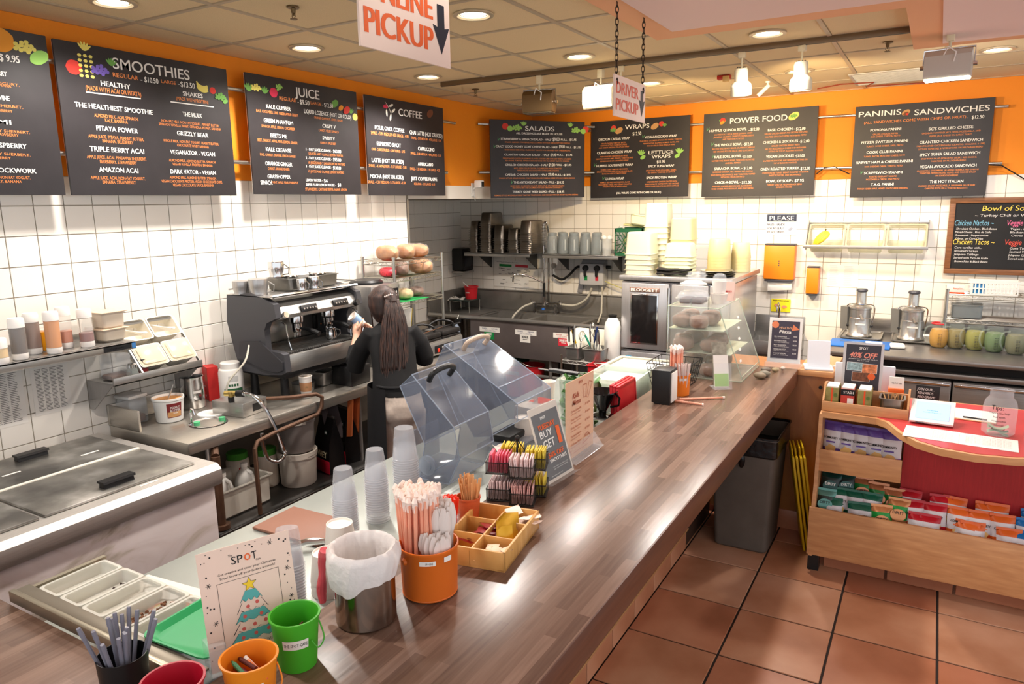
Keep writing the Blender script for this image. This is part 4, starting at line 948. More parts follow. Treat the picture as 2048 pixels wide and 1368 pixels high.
bottle(-3.79, 2.08, .20, .075, M('berry_syrup', (126, 62, 62), .25), 'squeeze bottle of dark berry syrup, nearly empty, by the stacked containers')
bottle(-3.74, 1.645, .12, .08, M('cream_sauce', (226, 196, 140), .3), 'short squeeze bottle of cream sauce cut by the left edge')
t = thing('honey_jar', 'square jar of golden honey between the brown and amber bottles', 'jar', (-3.90, 1.93, 1.441)); B().box(-.04, .04, -.035, .035, 0, .10, .008).o('jar', M('golden_honey', (196, 130, 20), .15), t); B().box(-.041, .041, -.036, .036, .098, .112, .004).o('lid', BP, t)
t = thing('mason_jar', 'glass jar with a paper label behind the berry syrup bottle', 'jar', (-3.90, 2.16, 1.441)); B().lathe([(.0001, 0), (.033, 0), (.036, .01), (.036, .10), (.026, .12), (.026, .135)], n=20).o('glass', GLASS, t); B().lathe([(.0001, .004), (.033, .004), (.033, .06), (.0001, .06)], n=18).o('spice', M('grey_spice', (140, 122, 104), .9), t); wrap_label(t, 'label', PAPER, .0365, .07, .088, CA - .6, CA + .6)
for k, z in enumerate((1.441, 1.512)):
    t = thing('lidded_container', ('clear plastic container of pale cream, lower of the stacked pair on the shelf', 'clear plastic container of tan powder stacked on the cream one')[k], 'container', (-3.85, 2.235, z), .05)
    b = B().pan(.13, .14, .068 + .02 * k, lip=.006, taper=.88, t=.001); b.o('tub', M('cloudy_tub', (228, 216, 198), .3, alpha=.6), t); b = B().box(-.053, .053, -.058, .058, .006, .045 + .01 * k, .015); b.o('contents', (M('pale_cream', (228, 216, 176), .8), M('tan_powder'))[k], t)
    B().box(-.07, .07, -.075, .075, .068 + .02 * k, .074 + .02 * k, .003).o('lid', M('cloudy_lid', (230, 206, 180), .4, alpha=.85), t)
# papers taped on the wall
def paper(name, lb, cat, x, y0, y1, z0, z1, cols, rows):
    t = thing(name, lb, cat, (x, (y0 + y1) / 2, z0)); w_ = y1 - y0; h_ = z1 - z0
    B().box(0, .0012, -w_ / 2, w_ / 2, 0, h_).o('sheet', PAPER, t)
    b = B()
    for c in range(cols):
        for r in range(rows):
            u0 = -w_ / 2 + .02 + (w_ - .04) * c / cols; u1 = u0 + (w_ - .04) / cols * ru(.6, .9); zz = .02 + (h_ - .05) * r / rows
            b.add([(.0018, u0, zz), (.0018, u1, zz), (.0018, u1, zz + .003), (.0018, u0, zz + .003)], [(0, 1, 2, 3)])
    b.o('printed_rows', M('grey_print', (120, 116, 112), .8), t, smooth=False, kind='stuff')
paper('recipe_chart', 'white recipe chart on the wall under the shelf, cut by the left edge', 'paper', XL + .0065, 1.62, 1.85, 1.06, 1.38, 4, 30)
paper('recipe_chart', 'white recipe chart taped to the wall under the shelf, the right one', 'paper', XL + .0065, 1.89, 2.08, 1.08, 1.36, 4, 30)
# ============================================================ ESPRESSO MACHINE
t = thing('espresso_machine', 'two-group espresso machine with dark grey side panels on the left counter', 'coffee machine', (-3.65, 3.42, .931))
Y0, Y1 = 3.05, 3.83
cheek = [(-3.90, 1.595), (-3.70, 1.615), (-3.58, 1.595), (-3.475, 1.555), (-3.462, 1.47), (-3.55, 1.435), (-3.575, 1.39), (-3.572, 1.262), (-3.45, 1.255), (-3.418, 1.245), (-3.41, 1.135), (-3.45, 1.115), (-3.60, 1.10), (-3.83, 1.105), (-3.86, 1.20), (-3.92, 1.42)]
DG = M('charcoal_plastic', (66, 66, 70), .5, bump=.05, bscale=150)
for y, nm in ((Y0, 'l'), (Y1 - .045, 'r')): B().prism(cheek, 'y', y, y + .045).w(t).o('side_panel', DG, t, ang=30)
inner = [(-3.90, 1.30), (-3.84, 1.50), (-3.80, 1.56), (-3.62, 1.57), (-3.62, 1.43), (-3.85, 1.40)]
rp = [(-3.86, 1.23), (-3.80, 1.20), (-3.62, 1.18), (-3.6, 1.22), (-3.62, 1.30), (-3.80, 1.36)]
B().prism([(-3.60, 1.135), (-3.48, 1.13), (-3.425, 1.15), (-3.425, 1.20), (-3.62, 1.32), (-3.80, 1.30), (-3.82, 1.2)], 'y', Y0 - .012, Y0).w(t).o('side_recess', M('charcoal_panel_edge', (54, 54, 58), .45), t)
B().prism([(-3.88, 1.56), (-3.56, 1.56), (-3.50, 1.53), (-3.475, 1.48), (-3.49, 1.455), (-3.60, 1.43), (-3.86, 1.43)], 'y', Y0 + .045, Y1 - .045).w(t).o('upper_body', STEELY, t, ang=25)
B().box(-3.86, -3.82, Y0 + .045, Y1 - .045, 1.12, 1.45).w(t).o('back_panel', M('polished_panel', (190, 188, 182), .18, 1.0), t)
B().box(-3.82, -3.42, Y0 + .045, Y1 - .045, 1.125, 1.235, .006).w(t).o('drip_base', STEELY, t)
B().box(-3.80, -3.44, Y0 + .06, Y1 - .06, 1.235, 1.24).w(t).o('drip_tray', M('tray_dark', (70, 68, 66), .3, .9), t)
me = B().box(-.17, .17, -.0025, .0025, 0, .006).mesh('grate_bar', STEEL)
for k in range(34): link('grate_bar', me, t, loc=(-3.62 + 3.65, Y0 + .07 + .0195 * k - 3.42, 1.2405 - .931))
B().box(-3.84, -3.44, Y0 + .02, Y1 - .02, 1.085, 1.13, .006).w(t).o('lower_skirt', BLACK, t)
b = B(); b.box(-3.90, -3.50, Y0 + .0, Y1, 1.595, 1.600).w(t).o('cup_tray', STEELY, t)
b = B().tube([(-3.50, Y0 + .01, 1.60), (-3.50, Y1 - .01, 1.60)], .012, 10).tube([(-3.50, Y1 - .01, 1.63), (-3.89, Y1 - .01, 1.63)], .006, 8).tube([(-3.89, Y0 + .01, 1.63), (-3.89, Y1 - .01, 1.63)], .006, 8); b.w(t).o('guard_rail', CHROME, t)
tz = MT((0, 0, 0))
for q, y in enumerate((3.34, 3.63)):
    B().rot_box((.012, .14, .045), (-3.478, y, 1.50), (0, -.3, 0), .004).w(t).o('control_panel', BLACK, t)
    me_b = B().cyl((0, 0, 0), (.008, 0, 0), .006, n=8).mesh('button', STEEL)
    for k in range(5): link('button', me_b, t, loc=(-3.472 + 3.65, y - .05 + .025 * k - 3.42, 1.50 - .931), rot=(0, -.3, 0))
    gx, gz = -3.60, 1.43
    B().lathe([(.0001, .05), (.042, .05), (.046, .02), (.046, -.01), (.036, -.02), (.036, -.045), (.0001, -.045)], (gx, y, gz - .02), 22).w(t).o('group_head', CHROME, t)
    B().lathe([(.034, -.03), (.036, -.05), (.03, -.075), (.012, -.085), (.012, -.10)], (gx, y, gz - .02), 18).w(t).o('portafilter', CHROME, t)
    B().tube([(gx + .03, y, gz - .07), (gx + .09, y + .01, gz - .075), (gx + .13, y + .015, gz - .085), (gx + .18, y + .02, gz - .10)], [.008, .012, .016, .017], 10).w(t).o('portafilter_handle', BLACK, t)
    B().tube([(gx, y - .02, gz - .10), (gx, y - .022, gz - .13)], .006, 6).tube([(gx, y + .02, gz - .10), (gx, y + .022, gz - .13)], .006, 6).w(t).o('spout', CHROME, t)
for y, s in ((3.12, 1), (3.77, -1)):
    B().tube([(-3.50, y, 1.44), (-3.46, y, 1.42), (-3.46, y + .01 * s, 1.35), (-3.49, y + .04 * s, 1.31), (-3.48, y + .05 * s, 1.25)], .0055, 8).w(t).o('steam_wand', CHROME, t)
    B().lathe([(.0001, 0), (.02, 0), (.024, .02), (.02, .035), (.0001, .035)], n=14).xf(MT((-3.478, y, 1.475)) @ MR(1.2, 4, 'Y')).w(t).o('steam_knob', BLACK if s < 0 else CHROME, t)
for z in (1.36, 1.31): B().lathe([(.0001, 0), (.016, 0), (.016, .008), (.0001, .01)], n=16).xf(MT((-3.62, Y0 + .046, z)) @ MR(-PI / 2, 4, 'X')).w(t).o('pressure_gauge', CHROME, t)
B().box(-3.819, -3.81, 3.50, 3.58, 1.33, 1.39, .002).w(t).o('data_plate', PAPER, t); B().box(-3.819, -3.805, 3.70, 3.73, 1.28, 1.38, .004).w(t).o('rocker_switch', BLACK, t); B().lathe([(.0001, 0), (.006, 0)], n=8).xf(MT((-3.80, 3.755, 1.31)) @ MR(PI / 2, 4, 'Y')).w(t).o('indicator_lamp', M('amber_lamp', (240, 120, 40), .3), t)
for y in (3.13, 3.75):
    for x in (-3.80, -3.52): B().lathe([(.0001, .0), (.03, .0), (.028, .02), (.024, .155)], (x, y, .931), 16).w(t).o('foot', BLACK, t)
# what stands on and around the machine
t = thing('steel_tub', 'deep rectangular steel pan of utensils on top of the espresso machine', 'pan', (-3.70, 3.52, 1.6005), PI / 2)
B().pan(.46, .24, .085, lip=.01, taper=.92).o('pan', M('scratched_steel', (140, 138, 134), .35, 1, noise=.12, nscale=14), t)
for x, y, c in ((-.1, .02, 0), (.02, .04, 1), (.12, -.02, 0)): B().lathe([(.0001, .05), (.045, .06), (.055, .09), (.05, .095), (.0001, .10)], (x, y, .0), 16).o('stacked_dish', CHROME if c == 0 else WHITE, t)
def frother(lb, loc, rz, r=.045, h=.09, inv=False, rot=None, m=None):
    t = thing('milk_jug', lb, 'jug', loc, rz, rot=rot); m = m or CHROME
    P = [(.0001, 0), (r, 0), (r * 1.03, .006), (r * 1.0, h * .5), (r * .86, h * .85), (r * .92, h), (r * .88, h), (r * .82, h * .83), (r * .95, h * .5), (r * .97, .01), (.0001, .008)]
    if inv: P = [(a, h - b) for a, b in P]
    B().lathe(P, n=24).o('body', m, t); f = (lambda z: h - z) if inv else (lambda z: z)
    B().tube([(r * .85, 0, f(h * .88)), (r * 1.5, 0, f(h * .85)), (r * 1.6, 0, f(h * .45)), (r * 1.02, 0, f(h * .2))], .004, 6).o('handle', m, t); return t
frother('small steel milk jug tipped upside down over the steel pan on the machine', (-3.72, 3.31, 1.695), .9, .05, .10, True)
frother('small steel cup under the spout on the drip tray', (-3.55, 3.60, 1.248), .6, .038, .075)
frother('large brushed steel jug upside down at the machine’s top left, the outer one', (-3.80, 3.09, 1.601), 2.4, .055, .085, True, m=STEELZ)
frother('large brushed steel jug upside down at the machine’s top left, the front one', (-3.68, 3.12, 1.601), .9, .06, .10, True, m=STEELZ)
frother('small steel jug upside down on the machine’s front rail, left one', (-3.54, 3.35, 1.613), .5, .032, .07, True)
frother('small steel jug upside down on the machine’s front rail, right one', (-3.54, 3.46, 1.613), .5, .036, .075, True)
t = thing('round_pan', 'shallow round steel pan under the espresso machine', 'pan', (-3.60, 3.36, .931)); B().lathe([(.0001, 0), (.07, 0), (.075, .05), (.08, .055)], n=24).o('pan', STEEL, t)
t = thing('square_pan', 'deep steel pan under the espresso machine behind the paper cup', 'pan', (-3.62, 3.53, .931), .2); B().pan(.2, .16, .10).o('pan', STEEL, t)
t = thing('knock_box', 'black plastic knock box under the right end of the espresso machine', 'box', (-3.45, 3.665, .931)); B().box(-.09, .09, -.10, .10, 0, .13, .01).o('box', BLACK, t); B().cyl((-.05, -.09, .135), (-.05, .09, .135), .012, n=10).o('knock_bar', RUBBER, t)
t = thing('plastic_bag', 'loose clear plastic bag against the wall left of the espresso machine', 'bag', (-3.93, 3.0, .935))
B().lathe([(.03, .0), (.06, .05), (.045, .15), (.06, .25), (.04, .33), (.055, .36)], n=14, sx=.7).o('bag', M('crinkled_film', (225, 225, 222), .15, alpha=.15, bump=.8, bscale=30), t)
# hot water dispenser and grinder right of the machine
t = thing('hot_water_dispenser', 'steel hot water dispenser lettered BUNN HOT WATER SYSTEM', 'dispenser', (-3.78, 4.28, .931))
B().box(-.20, .16, -.17, .16, .0, .62, .012).o('body', STEELZ, t); B().lathe([(.0001, .65), (.11, .65), (.13, .635), (.13, .62)], (-.02, -.02, 0), 26).o('lid', BLACK, t)
B().box(.161, .164, .0, .14, .38, .58).o('label', BLACK, t); letters('brand_lettering', [('BUNN', .07, .545, .10, .03)], CHALKW, t, (.1655, 0, 0), (0, 1, 0), (0, 0, 1), .05)
letters('lettering', [('HOT', .07, .50, .07, .034)], M('bright_red_ink', (220, 50, 40), .5), t, (.1655, 0, 0), (0, 1, 0), (0, 0, 1), .04); letters('lettering', [('WATER', .07, .455, .09, .024), ('SYSTEM', .07, .415, .10, .024)], CHALKW, t, (.1655, 0, 0), (0, 1, 0), (0, 0, 1), .03)
B().box(.16, .20, .05, .09, .24, .30, .006).cyl((.19, .07, .24), (.19, .07, .18), .012, n=10).o('tap', CHROME, t); B().box(.17, .21, .052, .088, .29, .37, .008).o('red_lever', M('red_lever', (200, 34, 24), .35), t)
t = thing('coffee_grinder', 'dark coffee grinder behind the worker between the machine and the hot water dispenser', 'grinder', (-3.76, 3.98, .931))
B().box(-.1, .1, -.09, .09, 0, .30, .02).o('body', BLACK, t); B().lathe([(.05, .30), (.08, .38), (.085, .54), (.0001, .55)], n=22).o('hopper', M('smoke_plastic', (70, 64, 60), .1, alpha=.6), t); B().tube([(.08, 0, .25), (.17, .0, .22), (.2, 0, .2)], .012, 8).o('doser_handle', CHROME, t)
# ============================================================ THE WORKER
SKIN = M('skin', (226, 176, 150), .5); HAIR = ramp_mat('dark_brown_hair', [(.35, (30, 19, 16)), (.55, (52, 32, 26)), (.75, (86, 54, 40))], (30, 30, 3), 3, .6)
TEE = M('black_tee', (13, 13, 15), .9, noise=.15, nscale=12, bump=.3, bscale=9); PANTS = M('oatmeal_sweatpants', (196, 182, 170), .95, noise=.08, nscale=60, bump=.5, bscale=8)
APRON = M('black_apron', (19, 19, 22), .8, bump=.3, bscale=10)
FW = Vector((-.77, .64, 0)); RT = Vector((.64, .77, 0)); UP = Vector((0, 0, 1))
def loft(b, rings, n=18, cap=True):
    """rings: (centre, side half width, front half depth[, forward tilt of ring])"""
    vs = []
    for r in rings:
        c = Vector(r[0]); tl = r[3] if len(r) > 3 else 0.0; fv = FW * cos(tl) + UP * sin(tl)
        for i in range(n):
            a = 2 * PI * i / n; vs.append(c + RT * (r[1] * .87 * cos(a)) + fv * (r[2] * sin(a)))
    fs = [(k * n + i, k * n + (i + 1) % n, (k + 1) * n + (i + 1) % n, (k + 1) * n + i) for k in range(len(rings) - 1) for i in range(n)]
    if cap: fs += [tuple(range(n))[::-1], tuple(range((len(rings) - 1) * n, len(rings) * n))]
    return b.add(vs, fs)
def remesh(b, name, mat, vox, parent, sm=4):
    me = b.mesh(name, mat); ob = bpy.data.objects.new(name, me); COL.objects.link(ob)
    m = ob.modifiers.new('r', 'REMESH'); m.mode = 'VOXEL'; m.voxel_size = vox
    s = ob.modifiers.new('s', 'SMOOTH'); s.iterations = sm; s.factor = .5
    dg = bpy.context.evaluated_depsgraph_get(); me2 = bpy.data.meshes.new_from_object(ob.evaluated_get(dg)); bpy.data.objects.remove(ob)
    me2.name = name; me2.materials.clear(); me2.materials.append(mat)
    for p in me2.polygons: p.use_smooth = True
    return link(name, me2, parent)
BASE = Vector((-2.90, 3.50, 0))
def W(f, r, z): return tuple(FW * f + RT * (r * .84) + UP * z)   # offsets from BASE: forward, right, up
pr = thing('person', 'person in black t-shirt, black apron and grey sweatpants preparing a drink, long dark ponytail', 'person', BASE)
body = B()
# head, neck, torso, legs
loft(body, [(W(.27, -.02, 1.375), .045, .048), (W(.29, -.02, 1.41), .062, .072), (W(.30, -.02, 1.45), .072, .088), (W(.30, -.02, 1.50), .077, .096), (W(.30, -.02, 1.545), .074, .094), (W(.29, -.02, 1.58), .056, .072), (W(.29, -.02, 1.60), .026, .034)])
body.sphere(W(.385, -.02, 1.455), .016, 8, 6).sphere(W(.38, -.02, 1.40), .03, 8, 6)
for s in (-1, 1): body.sphere(W(.30, -.02 + .078 * s, 1.475), .019, 8, 6, (.6, .6, 1.3)); body.sphere(W(.365, -.02 + .03 * s, 1.485), .014, 8, 6)
body.tube([W(.19, 0, 1.30), W(.25, -.01, 1.38), W(.28, -.02, 1.44)], [.062, .05, .052], 14)
loft(body, [(W(.03, 0, .80), .15, .10), (W(.02, 0, .90), .16, .11), (W(.06, 0, 1.04), .125, .085), (W(.12, 0, 1.18), .14, .095), (W(.17, 0, 1.28), .155, .09), (W(.19, 0, 1.34), .14, .07), (W(.21, 0, 1.37), .07, .05)])
for s in (-1, 1):
    body.tube([W(.02, .085 * s, .86), W(.05, .09 * s, .66), W(.06, .09 * s, .48), W(.03, .09 * s, .28), W(.0, .09 * s, .08), W(0, .09 * s, .04)], [.088, .078, .056, .052, .036, .036], 14)
arms = {-1: [W(.17, -.165, 1.33), W(.24, -.22, 1.22), W(.31, -.27, 1.12), W(.40, -.245, 1.20), W(.475, -.215, 1.275)], 1: [W(.17, .17, 1.33), W(.17, .235, 1.22), W(.21, .26, 1.12), W(.34, .13, 1.18), W(.45, -.07, 1.265)]}
for s in (-1, 1): body.tube(arms[s], [.036, .038, .036, .031, .023], 12)
def hand(wr, pd, fd, nrm, side):
    """wrist, palm direction, finger curl direction and palm normal; five separate bent fingers"""
    wr, pd, nrm = Vector(wr), Vector(pd).normalized(), Vector(nrm).normalized(); sd = pd.cross(nrm).normalized() * side
    body.tube([wr - pd * .02, wr + pd * .03, wr + pd * .075], [.023, .03, .03], 10)
    for k, L in enumerate((.058, .068, .064, .05)):
        o = wr + pd * .075 + sd * (.027 - .018 * k); a = o + pd * L * .42 + nrm * .006; c = a + (pd * .6 + nrm * .8) * L * .36; e = c + (nrm * 1.0 - pd * .1) * L * .30
        body.tube([o - pd * .02, o, a, c, e], [.0085, .0085, .008, .0075, .006], 8)
    o = wr + pd * .025 + sd * .03; body.tube([o - sd * .012, o + sd * .014 + pd * .014 + nrm * .012, o + sd * .016 + pd * .042 + nrm * .026, o + sd * .008 + pd * .062 + nrm * .034], [.013, .011, .009, .007], 8)
hand(W(.475, -.215, 1.275), FW * .5 + RT * .15 + UP * .75, None, RT, -1)
hand(W(.45, -.07, 1.265), FW * .75 - RT * .35 + UP * .45, None, -RT + UP * .2, 1)
remesh(body, 'body', SKIN, .0048, pr, 3)
sh = B()
loft(sh, [(W(.02, 0, .955), .172, .138), (W(.04, 0, .99), .18, .142), (W(.08, 0, 1.10), .165, .125), (W(.12, 0, 1.20), .168, .12), (W(.16, 0, 1.28), .178, .112), (W(.175, 0, 1.335), .172, .092), (W(.20, 0, 1.372), .11, .068), (W(.22, 0, 1.39), .068, .055)], 26)
sh.tube([W(.17, -.14, 1.335), W(.22, -.21, 1.24), W(.28, -.25, 1.14), W(.315, -.265, 1.07)], [.058, .062, .06, .06], 16)
sh.tube([W(.31, -.27, 1.12), W(.36, -.255, 1.165), W(.40, -.24, 1.20)], [.06, .05, .046], 14)
sh.tube([W(.17, .145, 1.335), W(.17, .22, 1.25), W(.19, .265, 1.15), W(.21, .27, 1.10)], [.060, .064, .064, .058], 16)
sh.tube([W(.20, .27, 1.12), W(.27, .235, 1.15)], [.055, .048], 14)
remesh(sh, 'black_t_shirt', TEE, .008, pr, 5)
pt = B()
loft(pt, [(W(.04, 0, 1.04), .145, .105), (W(.02, 0, .98), .165, .125), (W(.01, 0, .90), .18, .14), (W(.01, 0, .82), .178, .14), (W(.03, 0, .76), .165, .12)], 26)
for s in (-1, 1):
    pt.sphere(W(-.035, .08 * s, .86), .092, 14, 10)
    pt.tube([W(.01, .09 * s, .84), W(.04, .098 * s, .66), W(.05, .10 * s, .46), W(.02, .10 * s, .26), W(.0, .10 * s, .09)], [.102, .092, .075, .066, .052], 16)
remesh(pt, 'sweatpants', PANTS, .009, pr, 6)
for s in (-1, 1): B().tube([W(-.07, .10 * s, .035), W(.0, .10 * s, .05), (W(.10, .11 * s, .035)), W(.15, .11 * s, .03)], [.03, .045, .042, .028], 12).o('shoe', M('black_shoe', (24, 24, 24), .5), pr)
# apron skirt wrapped over the front and left side, tied round the waist
def apr(u, v):
    a = PI * (.02 + 1.29 * u) + .0; z = 1.02 - .46 * v; rr = 1.0 + .10 * v + .02 * sin(u * 30)
    p = W(.02 + .172 * rr * sin(a), -.0 + .225 * rr * cos(a), z); return p
B().grid(28, 8, apr).o('apron', APRON, pr)
B().tube([W(.03 + .13 * sin(a), .165 * cos(a), 1.02) for a in [2 * PI * i / 24 for i in range(24)]], .008, 6, closed=True).o('apron_tie', APRON, pr)
# hair: cap over the skull plus long ponytail built of strands
hr = B()
loft(hr, [(W(.245, -.02, 1.39), .07, .058), (W(.25, -.02, 1.45), .108, .09), (W(.27, -.02, 1.50), .122, .112), (W(.28, -.02, 1.56), .116, .116), (W(.28, -.02, 1.605), .072, .088), (W(.28, -.02, 1.625), .03, .04)], 20)
hr.tube([W(.18, 0, 1.57), W(.14, .01, 1.565), W(.11, .015, 1.52)], [.045, .042, .038], 12)
hair = remesh(hr, 'hair', HAIR, .007, pr, 3)
pn = B()
core = [W(.13, .01, 1.55), W(.10, .012, 1.50), W(.075, .01, 1.42), (W(.055, .0, 1.32)), W(.035, -.01, 1.22), W(.01, -.02, 1.12), W(-.015, -.03, 1.05)]
for k in range(300):
    a, q = ru(0, 2 * PI), rnd.random() ** .5; P = []; ph = ru(0, 6)
    L = len(core) - (1 if rnd.random() < .35 else 0)
    for i in range(L):
        sp_w = (.034, .05, .07, .082, .088, .08, .06)[i]; c = Vector(core[i]); wv = .007 * sin(ph + i * 1.5)
        P.append(c + RT * (sp_w * q * cos(a) + wv) + FW * (-.012 + sp_w * .42 * q * sin(a)))
    pn.tube(smooth_path(P, 3), [.0072 * (1 - .5 * j / (3 * L)) for j in range(3 * (L - 1) + 1)], 5)
loft(pn, [(tuple(Vector(c) + FW * -.012), w_ * .86, w_ * .36) for c, w_ in zip(core[:6], (.03, .046, .064, .074, .078, .05))], 14)
pn.o('ponytail', HAIR, pr, kind='stuff', ang=180)
loose = B()
for s, k in ((-1, 0), (-1, 1), (1, 0)): loose.tube(smooth_path([W(.36, -.02 + .07 * s, 1.56), W(.385 - .01 * k, -.02 + .082 * s, 1.50), W(.37 - .02 * k, -.02 + .085 * s, 1.43), W(.36, -.02 + .08 * s, 1.38 - .04 * k)], 4), .005, 5)
loose.o('face_strands', HAIR, pr, kind='stuff')
bd = B()
for k in range(7): bd.sphere(W(.125 - .008 * k, .045 - .016 * k, 1.585 - .003 * abs(3 - k)), .006, 6, 4)
bd.o('beaded_hair_tie', M('pearl_beads', (220, 206, 200), .2), pr, kind='stuff')
B().sphere(W(.35, -.108, 1.46), .006, 8, 6).o('earring', CHROME, pr)
# the white cup and steel jug in the hands
t = thing('white_jug', 'white cup tilted in the worker’s hands over a steel jug', 'cup', tuple(BASE + Vector(W(.535, -.15, 1.335))), rot=(.7, -.5, 0)); B().lathe([(.0001, 0), (.028, 0), (.036, .095), (.038, .10), (.035, .10), (.03, .01)], n=22).o('cup', M('cup_paper'), t); B().lathe([(.0335, .03), (.0362, .085)], n=20).o('blue_band', M('pale_blue', (150, 185, 225), .4), t)
t = frother('steel frothing jug held in the worker’s left hand', tuple(BASE + Vector(W(.545, -.17, 1.245))), 2.2, .034, .075, rot=(.3, .25, 2.0))
# ============================================================ BREAD RACK, PANINI GRILL
WIRE = M('zinc_wire', (186, 184, 176), .3, 1.0)
def wire_rack(lb, loc, dx, dy, zs, zt, mat=WIRE):
    """chrome wire shelving; shelves at heights zs, posts up to zt"""
    t = thing('wire_rack', lb, 'rack', loc)
    for x in (0, dx):
        for y in (0, dy): B().cyl((x, y, 0), (x, y, zt), .012, n=10).cyl((x, y, zt), (x, y, zt + .012), .014, n=10).o('post', mat, t)
    for z in zs:
        f = B()
        for (a, b_) in (((0, 0), (dx, 0)), ((dx, 0), (dx, dy)), ((dx, dy), (0, dy)), ((0, dy), (0, 0))):
            for q in (0, -.028): f.cyl((*a, z + q), (*b_, z + q), .0035, n=6)
            L = math.hypot(b_[0] - a[0], b_[1] - a[1]); n = max(4, int(L / .045)); P = []
            for k in range(n + 1): P.append((a[0] + (b_[0] - a[0]) * k / n, a[1] + (b_[1] - a[1]) * k / n, z - (0.0 if k % 2 else .028)))
            f.tube(P, .002, 5)
        sh_ = f.o('shelf_frame', mat, t); w_ = B().cyl((0, 0, 0), (dx, 0, 0), .0022, n=5).mesh('shelf_wire', mat)
        n = int(dy / .03)
        for k in range(1, n): link('shelf_wire', w_, sh_, loc=(0, dy * k / n, z))
    return t
wire_rack('chrome wire rack of bread standing on the steel counter by the corner', (-3.97, 4.42, .931), .32, .64, (.45, .645, .775), .80)
FILM = M('crinkled_film'); CRUST = ramp_mat('bread_crust', [(.3, (150, 92, 46)), (.55, (196, 136, 78)), (.75, (222, 176, 120))], nscale=9, rough=.7, bump=.1)
BROWNB = ramp_mat('brown_bread', [(.3, (96, 62, 42)), (.6, (132, 92, 66)), (.75, (160, 120, 90))], nscale=12, rough=.75, bump=.15)
def bagged(lb, loc, L, w_, h_, m, rz=0, film=True, tail=True):
    t = thing('bread_loaf', lb, 'bread', loc, rz)
    def fn(u, v):
        a = 2 * PI * u; e = max(.0, sin(PI * v)) ** .3 + 1e-4; c, s = cos(a), sin(a)
        pw = lambda q: math.copysign(abs(q) ** .65, q)
        return (w_ / 2 * e * pw(c), L * (v - .5), h_ / 2 + h_ / 2 * e * pw(s) * (1 + .04 * sin(v * 26)))
    B().grid(16, 16, fn).o('loaf', m, t, ang=80)
    if film:
        def f2(u, v):
            x, y, z = fn(u, v); k = 1.06 + .05 * sin(u * 31 + v * 17) + .03 * sin(v * 47); return (x * k, y * 1.08, .002 + max(0, z * k * .97))
        b = B().grid(22, 18, f2)
        if tail: b.grid(10, 3, lambda u, v: ((.02 + .05 * v) * cos(2 * PI * u), L * .54 + .07 * v, h_ * .5 + (.02 + .05 * v) * sin(2 * PI * u) * .6))
        b.o('plastic_wrap', FILM, t, ang=60)
    return t
zt = .931
bagged('golden bagged loaf at the left of the rack’s top shelf', (-3.82, 4.55, zt + .777), .26, .13, .12, CRUST, 1.2)
bagged('golden bagged loaf in the middle of the rack’s top shelf', (-3.80, 4.76, zt + .777), .24, .13, .12, CRUST, 1.0)
bagged('golden bagged loaf at the right end of the rack’s top shelf', (-3.82, 4.95, zt + .777), .22, .12, .11, CRUST, 1.4)
bagged('small loaf in a red checked wrapper on the rack’s middle shelf', (-3.78, 4.50, zt + .647), .20, .11, .08, M('red_gingham', (222, 60, 74), .4, noise=.5, nscale=60), 1.1, False)
bagged('brown loaf in clear wrap on the rack’s middle shelf', (-3.78, 4.66, zt + .647), .24, .12, .115, BROWNB, .9)
bagged('bagged rolls spilling over the right of the rack’s middle shelf', (-3.74, 4.88, zt + .647), .24, .15, .12, CRUST, 1.3)
bagged('bag of pale rolls on the rack’s lowest shelf', (-3.76, 4.66, zt + .455), .20, .13, .085, M('pale_roll', (224, 196, 140), .7), 1.2)
bagged('bag of dark rolls on the rack’s lowest shelf', (-3.78, 4.86, zt + .455), .16, .12, .08, BROWNB, 1.0)
t = thing('cutting_board', 'thin green cutting mat lying on the lowest shelf of the bread rack', 'board', (-3.80, 4.66, zt + .452)); B().box(-.15, .17, -.18, .18, -.0015, .002).o('mat', M('green_mat', (40, 150, 80), .5), t)
t = thing('cutting_board', 'white cutting board with a yellow edge leaning under the bread rack', 'board', (-3.90, 4.72, .945), rot=(0, .12, 0)); B().box(-.006, .006, -.17, .17, 0, .33, .004).o('board', WHITE, t); B().box(-.007, .007, .165, .173, 0, .33, .002).o('yellow_edge', M('yellow_edge', (230, 200, 40), .5), t)
t = thing('panini_grill', 'steel double panini grill with black ribbed lids and control panel', 'grill', (-3.40, 4.42, .931))
B().box(-.24, 0, 0, .56, .02, .125, .006).box(-.25, -.01, .0, .56, .12, .135, .004).o('body', STEELY, t)
for x in (-.2, -.03):
    for y in (.04, .52): B().cyl((x, y, 0), (x, y, .022), .018, n=12).o('foot', BLACK, t)
B().box(.0, .004, .16, .42, .035, .10, .002).o('control_panel', BLACK, t)
B().box(.004, .012, .19, .215, .045, .075, .003).o('red_switch', M('red_lit_switch', (240, 60, 40), .3), t)
for y in (.27, .36): B().lathe([(.0001, .014), (.014, .012), (.016, 0)], n=16).xf(MT((.004, y, .07)) @ MR(PI / 2, 4, 'Y')).o('dial', STEEL, t)
IRON = M('cast_iron', (40, 37, 35), .6, .3, noise=.3, nscale=18, bump=.2)
for y in (.02, .29):
    B().box(-.23, -.01, y, y + .25, .14, .155, .004).o('lower_plate', IRON, t); l = B().box(-.235, -.005, y, y + .25, .16, .20, .012).o('lid', IRON, t)
    B().tube(smooth_path([(-.17, y + .04, .20), (-.17, y + .05, .24), (-.12, y + .12, .27), (-.06, y + .2, .245), (-.05, y + .21, .20)], 5), .009, 8).o('lid_handle', BLACK, l)
